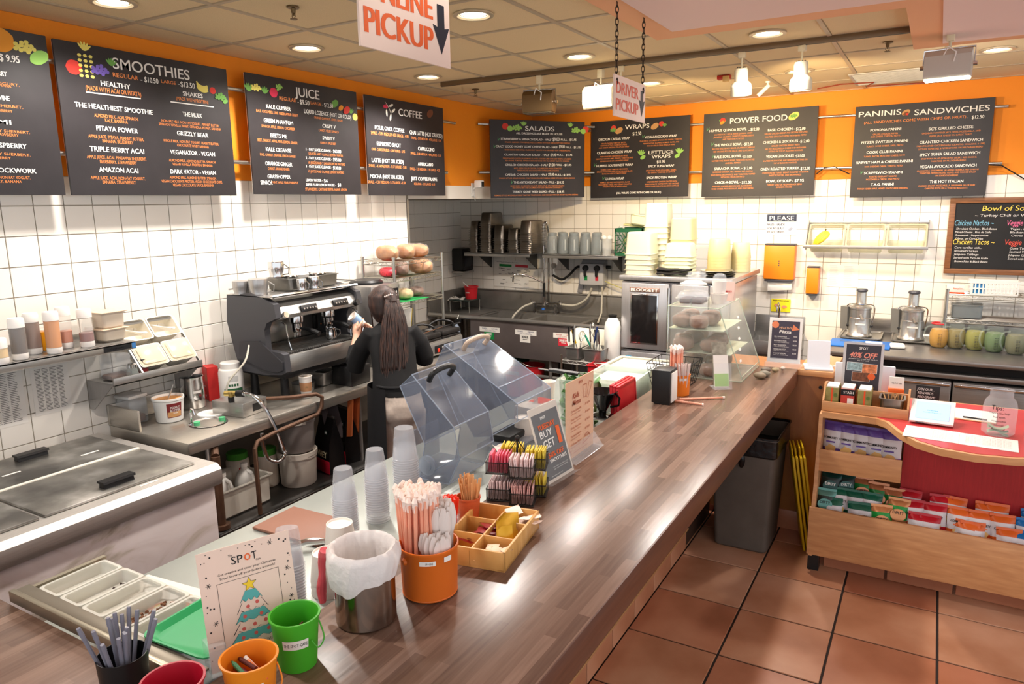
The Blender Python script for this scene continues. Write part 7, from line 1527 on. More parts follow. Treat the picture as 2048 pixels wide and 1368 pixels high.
for k, (a, b_) in enumerate((((-1.135, 3.66), (-.985, 3.655)), ((-1.125, 3.70), (-.925, 3.845)))):
    t = thing('straw', ('pink wrapped straw lying on the counter, the shorter looking one', 'pink wrapped straw lying on the counter, pointing towards the stones')[k], 'straw', (*a, C_ + .0068 + .0005)); e = Vector((b_[0] - a[0], b_[1] - a[1], .0)); B().cyl((0, 0, 0), e, .006, n=8).o('tube', STW, t); B().cyl(e * .97, e * 1.02, .0068, n=8).o('paper_end', STT, t)
t = thing('wire_basket', 'black wire basket with a cut loaf in it beside the bread case', 'basket', (-1.27, 4.06, C_ + .002), .0)
b = B()
for q, z in enumerate((0, .045, .09, .135)): e = .10 + .009 * q; f_ = .105 + .01 * q; b.tube([(-e, -f_, z), (e, -f_, z), (e, f_, z), (-e, f_, z)], .0022 if q < 3 else .003, 5, closed=True)
for k in range(6):
    u = -1 + 2 * k / 5
    for s in (-1, 1): b.cyl((u * .10, s * .105, 0), (u * .127, s * .135, .135), .0018, n=4).cyl((s * .10, u * .105, 0), (s * .127, u * .135, .135), .0018, n=4)
    b.cyl((u * .10, -.105, 0), (u * .10, .105, 0), .0016, n=4)
b.o('wire_frame', MB_, t); bagged('slice-cut bread end lying in the black wire basket', (-1.27, 4.06, C_ + .006), .15, .13, .05, M('cut_bread', (226, 190, 130), .7, noise=.1, nscale=30), .2)
t = thing('leaflet_stand', 'clear leaflet holder with green and white leaflets in front of the bread case', 'leaflets', (-1.0, 4.07, C_ + .001), .55)
for k, (yy, m, h_) in enumerate(((.03, M('leaflet_grey', (150, 146, 130), .5, noise=.3, nscale=40), .25), (-.0, PAPER, .18))): o = B().rot_box((.085, .002, h_), (0, yy, h_ / 2 + .01), (-.28, 0, 0)).o('leaflet', m, t); B().rot_box((.08, .002, h_ * .4), (0, yy - .002 - .035 + .02, h_ * .22 + .01), (-.28, 0, 0)).o('green_curve', M('leaflet_green', (150, 200, 80), .5), t)
B().rot_box((.10, .002, .15), (0, -.035, .075), (-.28, 0, 0)).box(-.05, .05, -.05, .06, 0, .002).o('clear_holder', CLEARER, t)
for k, (x, y, r, m) in enumerate(((-.85, 4.40, .034, (140, 124, 100)), (-.835, 4.46, .034, (128, 122, 104)), (-.85, 4.58, .03, (118, 106, 92)), (-.80, 4.62, .025, (176, 158, 122)), (-.77, 4.70, .018, (214, 200, 186)))):
    t = B().sphere((0, 0, r * .55), r, 16, 10, (1.1, .85, .55)).o('stone', M('stone_%d' % k, m, .5, noise=.15, nscale=40, bump=.1)); t.location = (x, y, C_ + .0005); t.rotation_euler = (0, 0, .4 * k); tag(t, ['smooth olive stone on the counter nearest the viewer', 'smooth grey green stone leaning behind the nearest stone', 'round brown stone in the middle of the row', 'small tan stone beside the round brown one', 'tiny white stone at the end of the row'][k], 'stone')
# ---- bread display case
BX0, BX1, BX2, BY0, BY1, BH = -1.38, -.925, -1.07, 4.25, 4.74, .43
t = thing('bread_case', 'clear acrylic display case of wrapped rolls with a sloping front, on the counter', 'display case', (-1.15, 4.5, C_ + .001)); AC = M('case_acrylic', (222, 226, 214), .06, alpha=.10); AE = M('acrylic_edge', (196, 210, 190), .15, alpha=.75)
prof = [(BX0, 0), (BX1, 0), (BX1, .03), (BX2, BH), (BX0, BH)]
for y in (BY0, BY1): B().prism([(p[0] + 1.15, p[1]) for p in prof], 'y', y - 4.5 - .002, y - 4.5 + .002).o('side_sheet', AC, t)
B().box(BX0 + 1.15, BX2 + 1.15, BY0 - 4.5, BY1 - 4.5, BH - .002, BH + .002).o('top_sheet', AC, t); B().box(BX0 + 1.15, BX1 + 1.15, BY0 - 4.5, BY1 - 4.5, 0, .004).o('base_sheet', AC, t); B().box(BX0 + 1.148, BX0 + 1.152, BY0 - 4.5, BY1 - 4.5, 0, BH).o('back_sheet', AC, t)
b = B().add([(BX1 + 1.15, BY0 - 4.5, .03), (BX1 + 1.15, BY1 - 4.5, .03), (BX2 + 1.15, BY1 - 4.5, BH), (BX2 + 1.15, BY0 - 4.5, BH), (BX1 + 1.154, BY0 - 4.5, .03), (BX1 + 1.154, BY1 - 4.5, .03), (BX2 + 1.154, BY1 - 4.5, BH), (BX2 + 1.154, BY0 - 4.5, BH)], [(0, 1, 2, 3), (7, 6, 5, 4), (0, 4, 5, 1), (2, 6, 7, 3)]); b.o('sloping_door', AC, t)
E_ = [Vector((p[0] + 1.15, 0, p[1])) for p in prof]; b = B()
for y in (BY0 - 4.5, BY1 - 4.5): b.tube([e + Vector((0, y, 0)) for e in E_], .0035, 4, closed=True)
for e in E_: b.cyl(e + Vector((0, BY0 - 4.5, 0)), e + Vector((0, BY1 - 4.5, 0)), .003, n=4)
b.o('polished_edges', AE, t)
for k, z in enumerate((.15, .29)): x1 = BX1 + (BX2 - BX1) * (z / BH) - .02; B().box(BX0 + 1.155, x1 + 1.15, BY0 - 4.49, BY1 - 4.51, z, z + .005).o('shelf_sheet', AE, t)
for k in range(5): B().box(-.004, .0, -.02, .02, -.007, .007).xf(MT((BX1 + (BX2 - BX1) * (.2 + .14 * k) + 1.15 + .006, -.18 + .06 * k, .03 + .40 * (.2 + .14 * k) + .004)) @ MR(-.34, 4, 'Y')).o('price_label', PAPER, t)
MUF = [BROWNB, BROWNB, M('crumbly_brown', (116, 80, 58), .8, noise=.2, nscale=25)]; nmz = ['bottom', 'middle', 'top']
for lv, (z, n) in enumerate(((.006, 8), (.157, 7), (.297, 6))):
    for k in range(n):
        x = -1.31 + (k % 2) * (.17 if lv < 2 else .12) + ru(-.02, .02); y = 4.31 + .115 * (k // 2) + ru(-.01, .01)
        bagged('wrapped brown roll on the %s shelf of the clear bread case' % nmz[lv], (x, y, C_ + z), .125, .11, .078, MUF[(k + lv) % 3], ru(0, 3), True, False)['group'] = 'wrapped rolls on the %s shelf of the bread case' % nmz[lv]
# on top of the case
ZC = C_ + BH + .004
def clam(lb, x, y, z, w_, h_, m=CLEARER):
    t = thing('clamshell', lb, 'container', (x, y, z)); B().pan(w_, w_ * .8, h_ * .5, lip=.008, taper=.85).o('base', m, t); B().pan(w_, w_ * .8, h_ * .5, lip=.008, taper=.85, inv=True).xf(MT((0, 0, h_ * .5))).o('lid', m, t)
    return t
t = clam('square clear clamshell with brownies on the bread case', -1.27, 4.40, ZC, .19, .075, CLEAR)
for k in range(4): B().box(-.07 + .075 * (k % 2), -.005 + .075 * (k % 2), -.06 + .065 * (k // 2), .0 + .065 * (k // 2), .004, .035, .006).o('brownie', M('brownie', (86, 48, 40), .7, noise=.2, nscale=30), t)
t = thing('dome_tub', 'round clear tub with a ruffled lid stacked on the brownie clamshell', 'tub', (-1.28, 4.43, ZC + .077)); B().lathe([(.0001, 0), (.06, 0), (.07, .04)], n=24).o('tub', CLEAR, t); B().lathe([(.0001, .062), (.05, .06), (.07, .048), (.082, .044), (.083, .038), (.07, .038)], n=30).o('lid', M('milky_lid', (236, 230, 224), .3, alpha=.6), t)
clam('small clear clamshell on top of the round tub above the bread case', -1.27, 4.46, ZC + .141, .12, .05)
t = thing('yogurt_cup', 'white cup with a clear dome lid standing on a tub on the bread case', 'cup', (-1.13, 4.47, ZC + .062)); B().lathe([(.0001, 0), (.036, 0), (.044, .075)], n=24).o('cup', M('cup_paper'), t); B().lathe([(.046, .075), (.046, .082), (.042, .09), (.034, .112), (.015, .122), (.0001, .123)], n=24).o('dome_lid', CLEAR, t)
t = thing('tub', 'milky round tub beneath the domed cup on the bread case', 'tub', (-1.13, 4.47, ZC)); B().lathe([(.0001, 0), (.042, 0), (.052, .055), (.054, .06), (.0001, .061)], n=24).o('tub', M('milky_lid'), t)
t = thing('snack_bag', 'upright clear snack bag with red print behind the domed cup', 'bag', (-1.11, 4.62, ZC)); B().prism([(-.03, 0), (.03, 0), (.004, .12), (-.004, .12)], 'x', -.04, .04).o('bag', M('snack_film', (226, 196, 186), .3, alpha=.8), t); lt(t, [('COMMUNITY', 0, .06, .06, .012)], REDINK, .02, -.031)
# ---- behind the counter on the prep table
SMK = M('smoky_enclosure', (122, 132, 150), .07, alpha=.38, spec=.8); SME = M('enclosure_edge', (180, 194, 212), .08, alpha=.45)
def encl(lb, prof, hn, y0, y1, hm):
    t = thing('blender_enclosure', lb, 'enclosure', (-1.85, y0, .906)); P = [(x + 1.85, z - .906) for x, z in prof]; n = len(P); W_ = y1 - y0
    for y in (0, W_): B().prism(P, 'y', y, y + .003).o('side_wall', SMK, t)
    b = B()
    for i in range(n):
        if i in hn: continue
        (xa, za), (xb, zb) = P[i], P[(i + 1) % n]; b.add([(xa, 0, za), (xb, 0, zb), (xb, W_, zb), (xa, W_, za)], [(0, 1, 2, 3)])
    b.o('cover', SMK, t, smooth=False); b = B()
    for y in (0, W_): b.tube([(x, y, z) for x, z in P], .003, 5, closed=True)
    for x, z in P: b.cyl((x, 0, z), (x, W_, z), .0032, n=5)
    b.o('moulded_edge', SME, t); (xa, za), (xb, zb) = P[0], P[1]
    q0 = Vector((xa + (xb - xa) * .18, W_ * .25, za + (zb - za) * .18)); q1 = Vector((xa + (xb - xa) * .2, W_ * .78, za + (zb - za) * .2)); up_ = Vector((.035, 0, .05))
    B().tube(smooth_path([q0, q0 + up_ * .8, (q0 + q1) / 2 + up_ * 1.15, q1 + up_ * .8, q1], 6), .013, 10).o('handle', hm, t)
    return t, P, W_
t, P, W_ = encl('near smoky clear blender enclosure tipped open, with a black handle', [(-1.94, 1.41), (-1.725, 1.20), (-1.70, 1.06), (-1.76, .935), (-1.92, .935), (-1.885, 1.10), (-2.01, 1.35)], (6, 4), 2.44, 2.72, BLACK)
B().cyl((-.02, -.012, .10), (-.02, .0, .10), .045, n=28).cyl((-.02, -.02, .10), (-.02, .0, .10), .026, n=24).o('hinge_disc', SME, t); B().box(-.20, .06, -.03, .33, 0, .03, .01).box(-.2, -.19, -.02, .32, .03, .2, .004).o('base_tray', SMK, t)
t, P, W_ = encl('rear smoky clear blender enclosure tipped open, with a beige handle', [(-2.15, 1.43), (-1.83, 1.24), (-1.72, 1.17), (-1.72, 1.08), (-1.88, .98), (-1.98, .96), (-2.21, 1.32)], (6, 4), 2.98, 3.34, M('beige_handle', (176, 156, 138), .5))
B().box(-.10, .12, -.03, .34, 0, .03, .01).o('base_tray', SMK, t); B().box(-.06, .06, .04, .26, .03, .07, .01).o('blender_base', BLACK, t)
# cup stacks
cupl = B().lathe([(.048, 0), (.049, .004), (.0465, .006), (.040, .060)], n=26).mesh('plastic_cup', M('cup_ring', (232, 236, 242), .05, alpha=.32)); cuplb = B().lathe([(.055, 0), (.056, .005), (.0535, .007), (.046, .068)], n=26).mesh('plastic_cup', M('cup_ring')); cupm = B().lathe([(.048, 0), (.049, .004), (.046, .006), (.034, .112), (.032, .116), (.0001, .116)], n=26).mesh('plastic_cup', M('cup_clear', (232, 236, 242), .05, alpha=.30)); cupb = B().lathe([(.055, 0), (.056, .005), (.053, .007), (.040, .130), (.038, .134), (.0001, .134)], n=26).mesh('plastic_cup', M('cup_clear'))
def cstack(lb, x, y, n, me, lean=(0, 0), step=.0085, z=.906):
    for k in range(n): tag(link('plastic_cup', me if k == n - 1 else (cupl if me is cupm else cuplb), None, loc=(x + lean[1] * step * k, y - lean[0] * step * k, z + step * k), rot=(lean[0], lean[1], 0)), lb, 'cup', lb.split(' in the ')[1])
cstack('clear plastic cup upside down in the left stack behind the white paper tub', -1.83, 1.87, 20, cupm, step=.0088); cstack('clear plastic cup upside down in the middle tall stack', -1.84, 2.06, 19, cupm, step=.010); cstack('large clear plastic cup upside down in the right tallest stack', -1.86, 2.27, 19, cupb, step=.0105); cstack('clear plastic cup upside down in the leaning stack beside the lined canister', -1.60, 1.38, 20, cupm, (-.12, -.1), .0088)
for k, (x, y, z, n) in enumerate(((-1.735, 1.74, .906, 3), (-1.62, 1.56, .906, 3), (-1.82, 3.22, .906, 2))):
    me = B().lathe([(.056, 0), (.057, .004), (.046, .095), (.046, .10), (.044, .10), (.043, .094), (.0001, .093)], n=30).mesh('paper_tub', M('cup_paper'))
    for q in range(n): tag(link('paper_tub', me, None, loc=(x, y, z + .02 * q)), ('white paper tub upside down in the stack before the left cup stack', 'white paper tub upside down in the stack beside the lined canister', 'white paper tub beside the leaning smoothies poster')[k], 'tub', ('paper tubs by the left cup stack', 'paper tubs by the lined canister', 'paper tubs by the smoothies poster')[k])
t = thing('cutting_board', 'brown cutting board on the prep table left of the cup stacks', 'board', (-2.05, 1.86, .906), .03); B().box(-.17, .17, -.10, .12, 0, .012, .004).o('board', M('brown_board', (150, 104, 84), .5), t)
t = thing('ice_scoop', 'steel scoop handle lying on the brown cutting board', 'scoop', (-1.90, 1.74, .925), .8); B().tube([(-.07, 0, .0), (.0, 0, .01), (.06, 0, .005)], [.012, .014, .011], 10).o('handle', CHROME, t)
t = thing('glove_box', 'white and orange glove box on the prep table behind the rear enclosure', 'box', (-1.97, 3.62, .906), -.15); B().box(-.06, .06, -.12, .12, 0, .08, .002).o('carton', M('carton_white'), t); B().box(-.061, .061, -.121, .121, .0, .015).o('red_band', REDINK, t); B().box(-.05, .05, .0, .119, .079, .0805).o('orange_print', OR_, t); B().grid(6, 4, lambda u, v: (.03 * sin(u * 5), -.03 + .06 * u, .08 + .05 * v * sin(PI * u))).o('glove', M('clear_glove', (230, 228, 222), .3, alpha=.7), t)
for k, (x, y) in enumerate(((-2.0, 3.86), (-1.93, 3.98), (-1.55, 3.42))): t = thing('paper_cup', ('white paper cup stack beside the glove box', 'second white paper cup by the spinach tub', 'white paper cup between the two counter signs')[k], 'cup', (x, y, .906)); B().lathe([(.0001, 0), (.03, 0), (.042, .15), (.044, .15), (.044, .155), (.04, .155), (.038, .14)], n=22).o('cup', M('cup_paper'), t)
t = tag(B().grid(10, 8, lambda u, v: (-1.83 + .14 * u, 2.86 + .14 * v, .93 + .02 * sin(u * 9) * cos(v * 8) + .04 * (1 - v))).o('towel', M('white_cloth')), 'crumpled white towel between the two blender enclosures', 'towel')
t = thing('spinach_tub', 'tall clear square tub full of spinach leaves behind the kids menu', 'tub', (-1.68, 3.62, .906), .15); B().pan(.21, .21, .27, lip=.01, taper=.84, t=.002).o('tub', M('clear_tub_g', (206, 224, 206), .1, alpha=.28), t)
LM = ramp_mat('spinach_leaf', [(.3, (60, 104, 50)), (.55, (98, 150, 76)), (.75, (150, 190, 110))], nscale=14, rough=.5)
for k in range(120):
    z = .01 + .24 * (k / 120); rr = .066 + .02 * k / 120; x, y = ru(-rr, rr), ru(-rr, rr)
    if k < 80 and max(abs(x), abs(y)) < .045: (x, y) = (x, rr * rnd.choice((-1, 1))) if rnd.random() < .5 else (rr * rnd.choice((-1, 1)), y)
    if k == 0: leaf = B().grid(4, 4, lambda u, v: ((u - .5) * .045 * sin(PI * (.12 + .86 * v)), .008 * cos(u * 6), v * .055)).mesh('leaf', LM)
    link('leaf', leaf, t, loc=(x, y, z), rot=(ru(-1.3, 1.3), ru(-1, 1), rnd.random() * 6))
t2 = thing('tongs', 'black handled steel tongs resting across the spinach tub', 'tongs', (-1.70, 3.60, 1.18)); B().tube([(-.14, -.05, .03), (.02, .0, .012)], .010, 8).tube([(-.14, -.03, .03), (.02, .02, .012)], .010, 8).o('grips', BLACK, t2); B().tube([(-.20, -.06, .036), (-.14, -.05, .03)], .005, 6).tube([(.02, 0, .012), (.08, .03, .0)], .005, 6).o('steel_arms', CHROME, t2)
t = thing('pour_over_stand', 'folded steel stand with an oval cutout behind the kids menu', 'stand', (-1.47, 3.46, .906), .35); B().box(-.055, .055, -.07, .07, .105, .109).box(.051, .055, -.07, .07, 0, .105).box(-.055, -.051, -.07, .07, 0, .105).o('frame', STEEL, t); b = B(); blob(b, ell(0, .05, .026, .036, 16), (.0555, 0, 0), (0, 1, 0), (0, 0, 1)); b.o('oval_cutout', BLACK, t)
t = thing('coffee_dripper', 'black cone coffee dripper on the folded steel stand', 'dripper', (-1.47, 3.46, 1.016), .35); B().lathe([(.05, 0), (.052, .006), (.02, .012), (.022, .03), (.075, .13), (.08, .135), (.078, .14), (.07, .132), (.018, .035)], n=26).o('cone', M('gloss_black', (16, 15, 15), .12), t); B().tube([(.04, 0, .05), (.085, 0, .06), (.09, 0, .10), (.072, 0, .12)], .006, 6).o('handle', M('gloss_black'), t)
t = thing('salad_tub', 'large clear tub of white crumbled filling left of the red lids', 'tub', (-1.60, 4.0, .906), .05); B().pan(.33, .40, .22, lip=.014, taper=.88, t=.002).o('tub', M('aqua_tub', (214, 232, 224), .12, alpha=.5), t); B().box(-.135, .135, -.165, .165, .02, .19, .02).o('filling', M('creamy_filling', (232, 232, 214), .8, noise=.1, nscale=30, bump=.4), t); B().box(-.14, .14, .02, .19, .215, .221, .002).o('half_lid', M('acrylic'), t)
t = thing('white_tray', 'white rimmed tray lying behind the clear salad tub', 'tray', (-1.60, 4.40, .906)); B().pan(.42, .34, .20, lip=.02, taper=.93).o('tray', M('clear_tub'), t); B().box(-.18, .18, -.14, .14, .18, .19, .01).o('white_liner', WHITE, t)
for k in range(3): t = thing('container_lid', ('red plastic lid leaning at the counter edge, front one', 'red plastic lid leaning at the counter edge, middle one', 'red plastic lid leaning at the counter edge, rear one')[k], 'lid', (-1.385 - .022 * k, 3.62 + .01 * k, .907), rot=(0, .12 - .28 + .1, .0)); B().box(-.005, .005, -.12, .12, 0, .265, .004).o('panel', RED, t); B().box(-.009, .009, -.13, .13, .257, .27, .004).box(-.009, .009, -.13, -.12, 0, .26, .004).box(-.009, .009, .12, .13, 0, .26, .004).o('rim', RED, t)
t = thing('foil_tray', 'small foil tray of wrapped sandwich papers at the counter edge', 'tray', (-1.41, 3.25, .906)); B().pan(.12, .20, .05).o('tray', CHROME, t)
# far end: pizza sign and till base
t = thing('counter_sign', 'white framed HEALTHY PIZZA menu poster at the far end of the counter', 'sign', (-.78, 4.77, C_ + .032), rot=(-.12, 0, .06)); B().box(-.10, .10, 0, .003, 0, .285, .001, 1).o('card', WHITE, t); B().box(-.083, .083, -.001, 0, .022, .265).o('dark_print', M('plum_slate_print', (66, 60, 74), .5), t); B().box(-.11, .11, -.06, .06, -.032, .0, .004).box(-.10, .10, -.04, -.036, 0, .03).o('acrylic_foot', CLEAR, t)
lt(t, [('HEALTHY', 0, .222, .075, .013)], PEA, .0, -.0016); letters('lettering', [('Pizza', 0, .197, .07, .02)], CHALKW, t, (0, -.0016, 0), (1, 0, 0), (0, 0, 1), .03, .2)
lt(t, [(a, -.028, .165 - .027 * k, .075, .0075) for k, a in enumerate(('BBQ CHICKEN PIZZA', 'MARGHERITA PIZZA', 'BBQ+ VEGAN PIZZA', 'PEPPERONI PIZZA', "SC'S PIZZA"))] + [('10.50', .06, .168 - .027 * k, .022, .008) for k in range(5)] + [('tomato sauce, mozzarella cheese', -.02, .155 - .027 * k, .09, .004) for k in range(5)], CHALKW, .02, -.0016)
b = B(); blob(b, ell(-.063, .24, .022, .022, 16), (0, -.0016, 0), (1, 0, 0), (0, 0, 1)); blob(b, [(.035, .205), (.082, .215), (.045, .245)], (0, -.0016, 0), (1, 0, 0), (0, 0, 1)); b.o('pizza_print', M('pizza_print', (222, 130, 90), .7), t)
t = thing('card_reader', 'white till screen on a stand seen from behind at the counter’s far end', 'till', (-.585, 4.86, C_ + .001), .2); B().box(-.085, .085, -.10, .06, 0, .012, .004).o('base_plate', M('cold_white', (226, 230, 236), .35), t); B().prism([(-.05, .012), (.05, .012), (.03, .17), (-.01, .175)], 'x', -.065, .065).o('screen_back', M('cold_white'), t, ang=20); B().tube(smooth_path([(.08, .0, .01), (.12, .02, .005), (.11, .06, .003), (.09, .08, .003)], 5), .003, 5).o('cable', WHITE, t)
# ============================================================ RIGHT SIDE: wall items
t = thing('wall_sign', 'white PLEASE WASH HANDS sign on the tiles above the orange towel dispenser', 'sign', (-1.295, 7.372, 1.81)); B().box(-.14, .14, -.002, 0, 0, .20).o('sheet', M('sign_white', (240, 240, 240), .5), t); NV = M('navy_print', (44, 52, 74), .6); B().box(-.135, .135, -.003, -.002, .125, .195).o('navy_band', NV, t)
letters('lettering', [('PLEASE', 0, .160, .225, .042)], CHALKW, t, (0, -.0035, 0), (1, 0, 0), (0, 0, 1), .005); letters('lettering', [('WASH HANDS', -.05, .098, .16, .022), ('FOR AT LEAST', -.05, .062, .16, .02), ('20 SECONDS', -.05, .028, .16, .02)], NV, t, (0, -.0025, 0), (1, 0, 0), (0, 0, 1), .03)
b = B(); b.tube([(.05, -.003, .02), (.125, -.003, .02), (.125, -.003, .105), (.05, -.003, .105)], .0015, 4, closed=True); blob(b, ell(.085, .055, .022, .014, 10, .6), (0, -.003, 0), (1, 0, 0), (0, 0, 1)); b.o('hands_pictogram', M('grey_blue_print', (150, 158, 175), .6), t)
ORP = M('vivid_orange_plastic', (240, 136, 30), .35, bump=.1, bscale=200); GYP = M('graphite_plastic', (70, 70, 76), .4)
t = thing('towel_dispenser', 'large orange paper towel dispenser on the tiled wall', 'dispenser', (-1.28, 7.37, 1.37)); B().box(-.14, .14, -.11, 0, .02, .345, .012).o('cover', ORP, t); B().box(-.138, .138, -.108, 0, .345, .36, .004).box(-.13, .13, -.10, 0, -.0, .02, .004).o('frame', GYP, t)
for z in (.15, .17, .19): B().box(-.006, .006, -.1115, -.11, z, z + .012).o('slot', GYP, t)
B().grid(6, 4, lambda u, v: (-.10 + .22 * u, -.06 - .01 * sin(v * 3), .0 - (.10 - .02 * u) * v)).o('paper_towel', PAPER, t)
t = thing('soap_dispenser', 'small orange soap dispenser to the right of the towel dispenser', 'dispenser', (-.975, 7.37, 1.25)); B().box(-.055, .055, -.10, 0, .015, .26, .01).o('cover', ORP, t); B().box(-.054, .054, -.098, 0, .26, .272, .003).box(-.05, .05, -.09, 0, 0, .015, .004).o('frame', GYP, t)
t = thing('wall_sign', 'small crumpled yellow notice on the tiles under the towel dispenser', 'sign', (-1.26, 7.366, 1.065)); B().grid(8, 5, lambda u, v: (-.09 + .18 * u, -.004 * abs(sin(u * 9 + v * 5)), .125 * v)).o('sheet', M('yellow_notice', (238, 222, 40), .5), t); letters('lettering', [('WASH YOUR HANDS', 0, .11, .15, .012)], INK, t, (0, -.006, 0), (1, 0, 0), (0, 0, 1), .02); b = B(); blob(b, ell(-.03, .06, .03, .018, 10), (0, -.0055, 0), (1, 0, 0), (0, 0, 1)); blob(b, ell(.035, .05, .025, .015, 10), (0, -.0055, 0), (1, 0, 0), (0, 0, 1)); b.o('pink_print', M('pink_print', (230, 150, 110), .7), t)
t = thing('price_list', 'faint typed sheet taped to the tiles beside the soap dispenser', 'paper', (-.725, 7.371, 1.33)); B().box(-.135, .135, -.001, 0, 0, .21).o('sheet', PAPER, t); b = B()
for k in range(42): x, z = -.12 + .125 * (k % 2) + ru(0, .01), .015 + .009 * (k // 2); b.add([(x, -.0016, z), (x + ru(.06, .1), -.0016, z), (x + .06, -.0016, z + .003), (x, -.0016, z + .003)], [(0, 1, 2, 3)])
b.o('typed_lines', M('pale_print', (190, 190, 196), .8), t, kind='stuff')
t = thing('insert_rack', 'slanted steel wall rack with three clear pans above the juicers', 'rack', (-.55, 7.37, 1.70))
for x in (-.49, .49): B().prism([(0, .25), (-.02, .25), (-.20, .02), (-.20, -.01), (-.16, -.02), (0, .02)], 'x', x - .002, x + .002).o('end_bracket', STEEL, t)
B().box(-.51, .50, -.205, -.19, -.0, .028, .003).box(-.49, .49, -.03, -.01, .225, .235, .002).o('front_rail', STEEL, t)
TL2 = math.atan2(.22, .17)
for k in range(3): r = thing('food_pan', ('clear pan holding bananas in the wall rack above the juicers', 'empty clear pan in the middle of the wall rack above the juicers', 'empty clear pan at the right of the wall rack above the juicers')[k], 'food pan', (-.55 - .325 + .325 * k, 7.27, 1.815), rot=(TL2, 0, 0)); B().pan(.315, .25, .13, lip=.012, taper=.88, t=.002).xf(MT((0, 0, -.125))).o('pan', M('yellowish_pan', (214, 212, 180), .15, alpha=.45), r)
t = thing('bananas', 'bunch of ripe spotted bananas in the left pan of the wall rack', 'bananas', (-.90, 7.21, 1.735)); YB_ = M('banana_skin', (232, 206, 60), .5, noise=.2, nscale=60)
for k in range(4): B().tube(smooth_path([(-.075 + .012 * k, -.012 * k, .0), (-.05 + .02 * k, -.018 * k, .045), (-.01 + .02 * k, -.01 * k, .095), (.02, 0, .12)], 4), [.004, .008, .012, .015, .016, .017, .017, .016, .015, .013, .01, .007, .005], 8).o('banana', YB_, t)
B().cyl((.018, 0, .115), (.024, 0, .14), .006, n=8).o('stem', M('banana_stem', (90, 80, 30), .7), t)
t = thing('hand_sink', 'small stainless hand sink on the wall behind the pizza sign', 'sink', (-1.26, 7.37, .74)); B().box(-.23, .23, -.008, 0, .0, .29, .004).box(-.23, -.225, -.36, 0, -.02, .12).box(.225, .23, -.36, 0, -.02, .12).box(-.23, .23, -.365, -.355, -.02, .09, .003).o('splash', STEEL, t); B().pan(.45, .35, .14, lip=.03, taper=.8).xf(MT((0, -.18, -.06))).o('basin', STEEL, t); B().tube(smooth_path([(.0, -.02, .22), (.0, -.05, .24), (0, -.05, .36), (0, -.10, .42), (0, -.17, .40), (0, -.18, .34)], 5), .009, 8).o('gooseneck_tap', CHROME, t)
# chalkboard
t = thing('chalkboard', 'handwritten chalkboard in a brown wooden frame at the right edge of the back wall', 'chalkboard', (.08, 7.345, 1.49)); FRW = ramp_mat('oak_frame', [(.3, (104, 64, 34)), (.6, (134, 86, 50)), (.75, (152, 100, 60))], (2, 20, 20), 3, .5)
B().box(.03, 1.17, -.004, .01, .03, .62).o('slate', M('slate_black', (22, 22, 24), .7, noise=.2, nscale=6), t)
for a in ((0, 1.2, 0, .045), (0, 1.2, .60, .645), (0, .045, .045, .60), (1.155, 1.2, .045, .60)): B().box(a[0], a[1], -.018, .012, a[2], a[3], .004).o('frame_bar', FRW, t)
cl = {'y': (236, 206, 90), 'b': (120, 178, 206), 'w': (228, 224, 220), 'p': (226, 110, 150), 'r': (214, 84, 70)}
for c, its in {'y': [('Bowl of Soup', .42, .555, .36, .042), ('Chicken Tacos ~', .20, .275, .30, .045)], 'b': [('Chicken Nachos ~', .19, .435, .28, .045)], 'w': [('~ Turkey Chili or Vegan ~', .42, .497, .46, .022), ('Shredded Chicken . Black Beans', .21, .385, .29, .017), ('Mixed Cheese . Pico de Gallo', .19, .357, .26, .017), ('Guacamole . Pepperoncinis', .18, .330, .24, .017), ('Olives . on Corn Chips', .165, .302, .20, .017), ('Corn tortillas with...', .165, .225, .20, .017), ('Shredded Chicken', .15, .197, .17, .017), ('Jalapeno Cabbage', .155, .168, .18, .017), ('Served with Pico de Gallo', .19, .138, .25, .017), ('Brown Rice & Black Beans', .195, .108, .24, .017), ('Vegan . Black Beans', .56, .385, .22, .017), ('Blackened . Rice', .55, .357, .2, .017), ('Olives', .5, .33, .08, .017), ('Corn Tortillas', .54, .225, .16, .017), ('Sauteed Veggies', .54, .197, .16, .017), ('Jalapeno Cabbage', .54, .168, .17, .017), ('Served with Beans', .54, .138, .17, .017)], 'p': [('Veggie Nachos', .55, .435, .26, .045)], 'r': [('Veggie Tacos', .54, .275, .24, .045)]}.items(): letters('chalk_lettering', its, M('chalk_' + c, cl[c], .9), t, (0, -.0055, 0), (1, 0, 0), (0, 0, 1), .0, .12)
# ---- refrigerated prep counter
t = thing('refrigerated_counter', 'stainless refrigerated counter with two doors along the back right', 'counter', (.0, 6.8, 0)); FS = steel('fridge_steel', (150, 146, 142), .3, 0)
B().box(-.69, 1.6, 6.20, 7.34, .905, .94, .005).box(-.69, 1.6, 7.30, 7.36, .94, 1.06, .004).w(t).o('worktop', FS, t); B().box(-.66, 1.6, 6.32, 7.3, .10, .905).w(t).o('carcass', M('dark_carcass', (36, 34, 33), .5, .4), t); B().box(-.66, 1.6, 6.24, 6.33, .79, .83, .008).w(t).o('drip_rail', FS, t)
for x0, x1 in ((-.64, -.29), (-.28, .19), (.20, .68), (.69, 1.2)): d = B().box(x0, x1, 6.22, 6.32, .16, .77, .008).w(t).o('door', FS, t); B().box(x0 + .01, x1 - .01, 6.205, 6.225, .735, .76, .006).w(t).o('recessed_handle', CHROME, d)
for x in (-.6, 1.5): B().cyl((x, 6.36, 0), (x, 6.36, .1), .025, n=10).w(t).o('foot', STEEL, t)
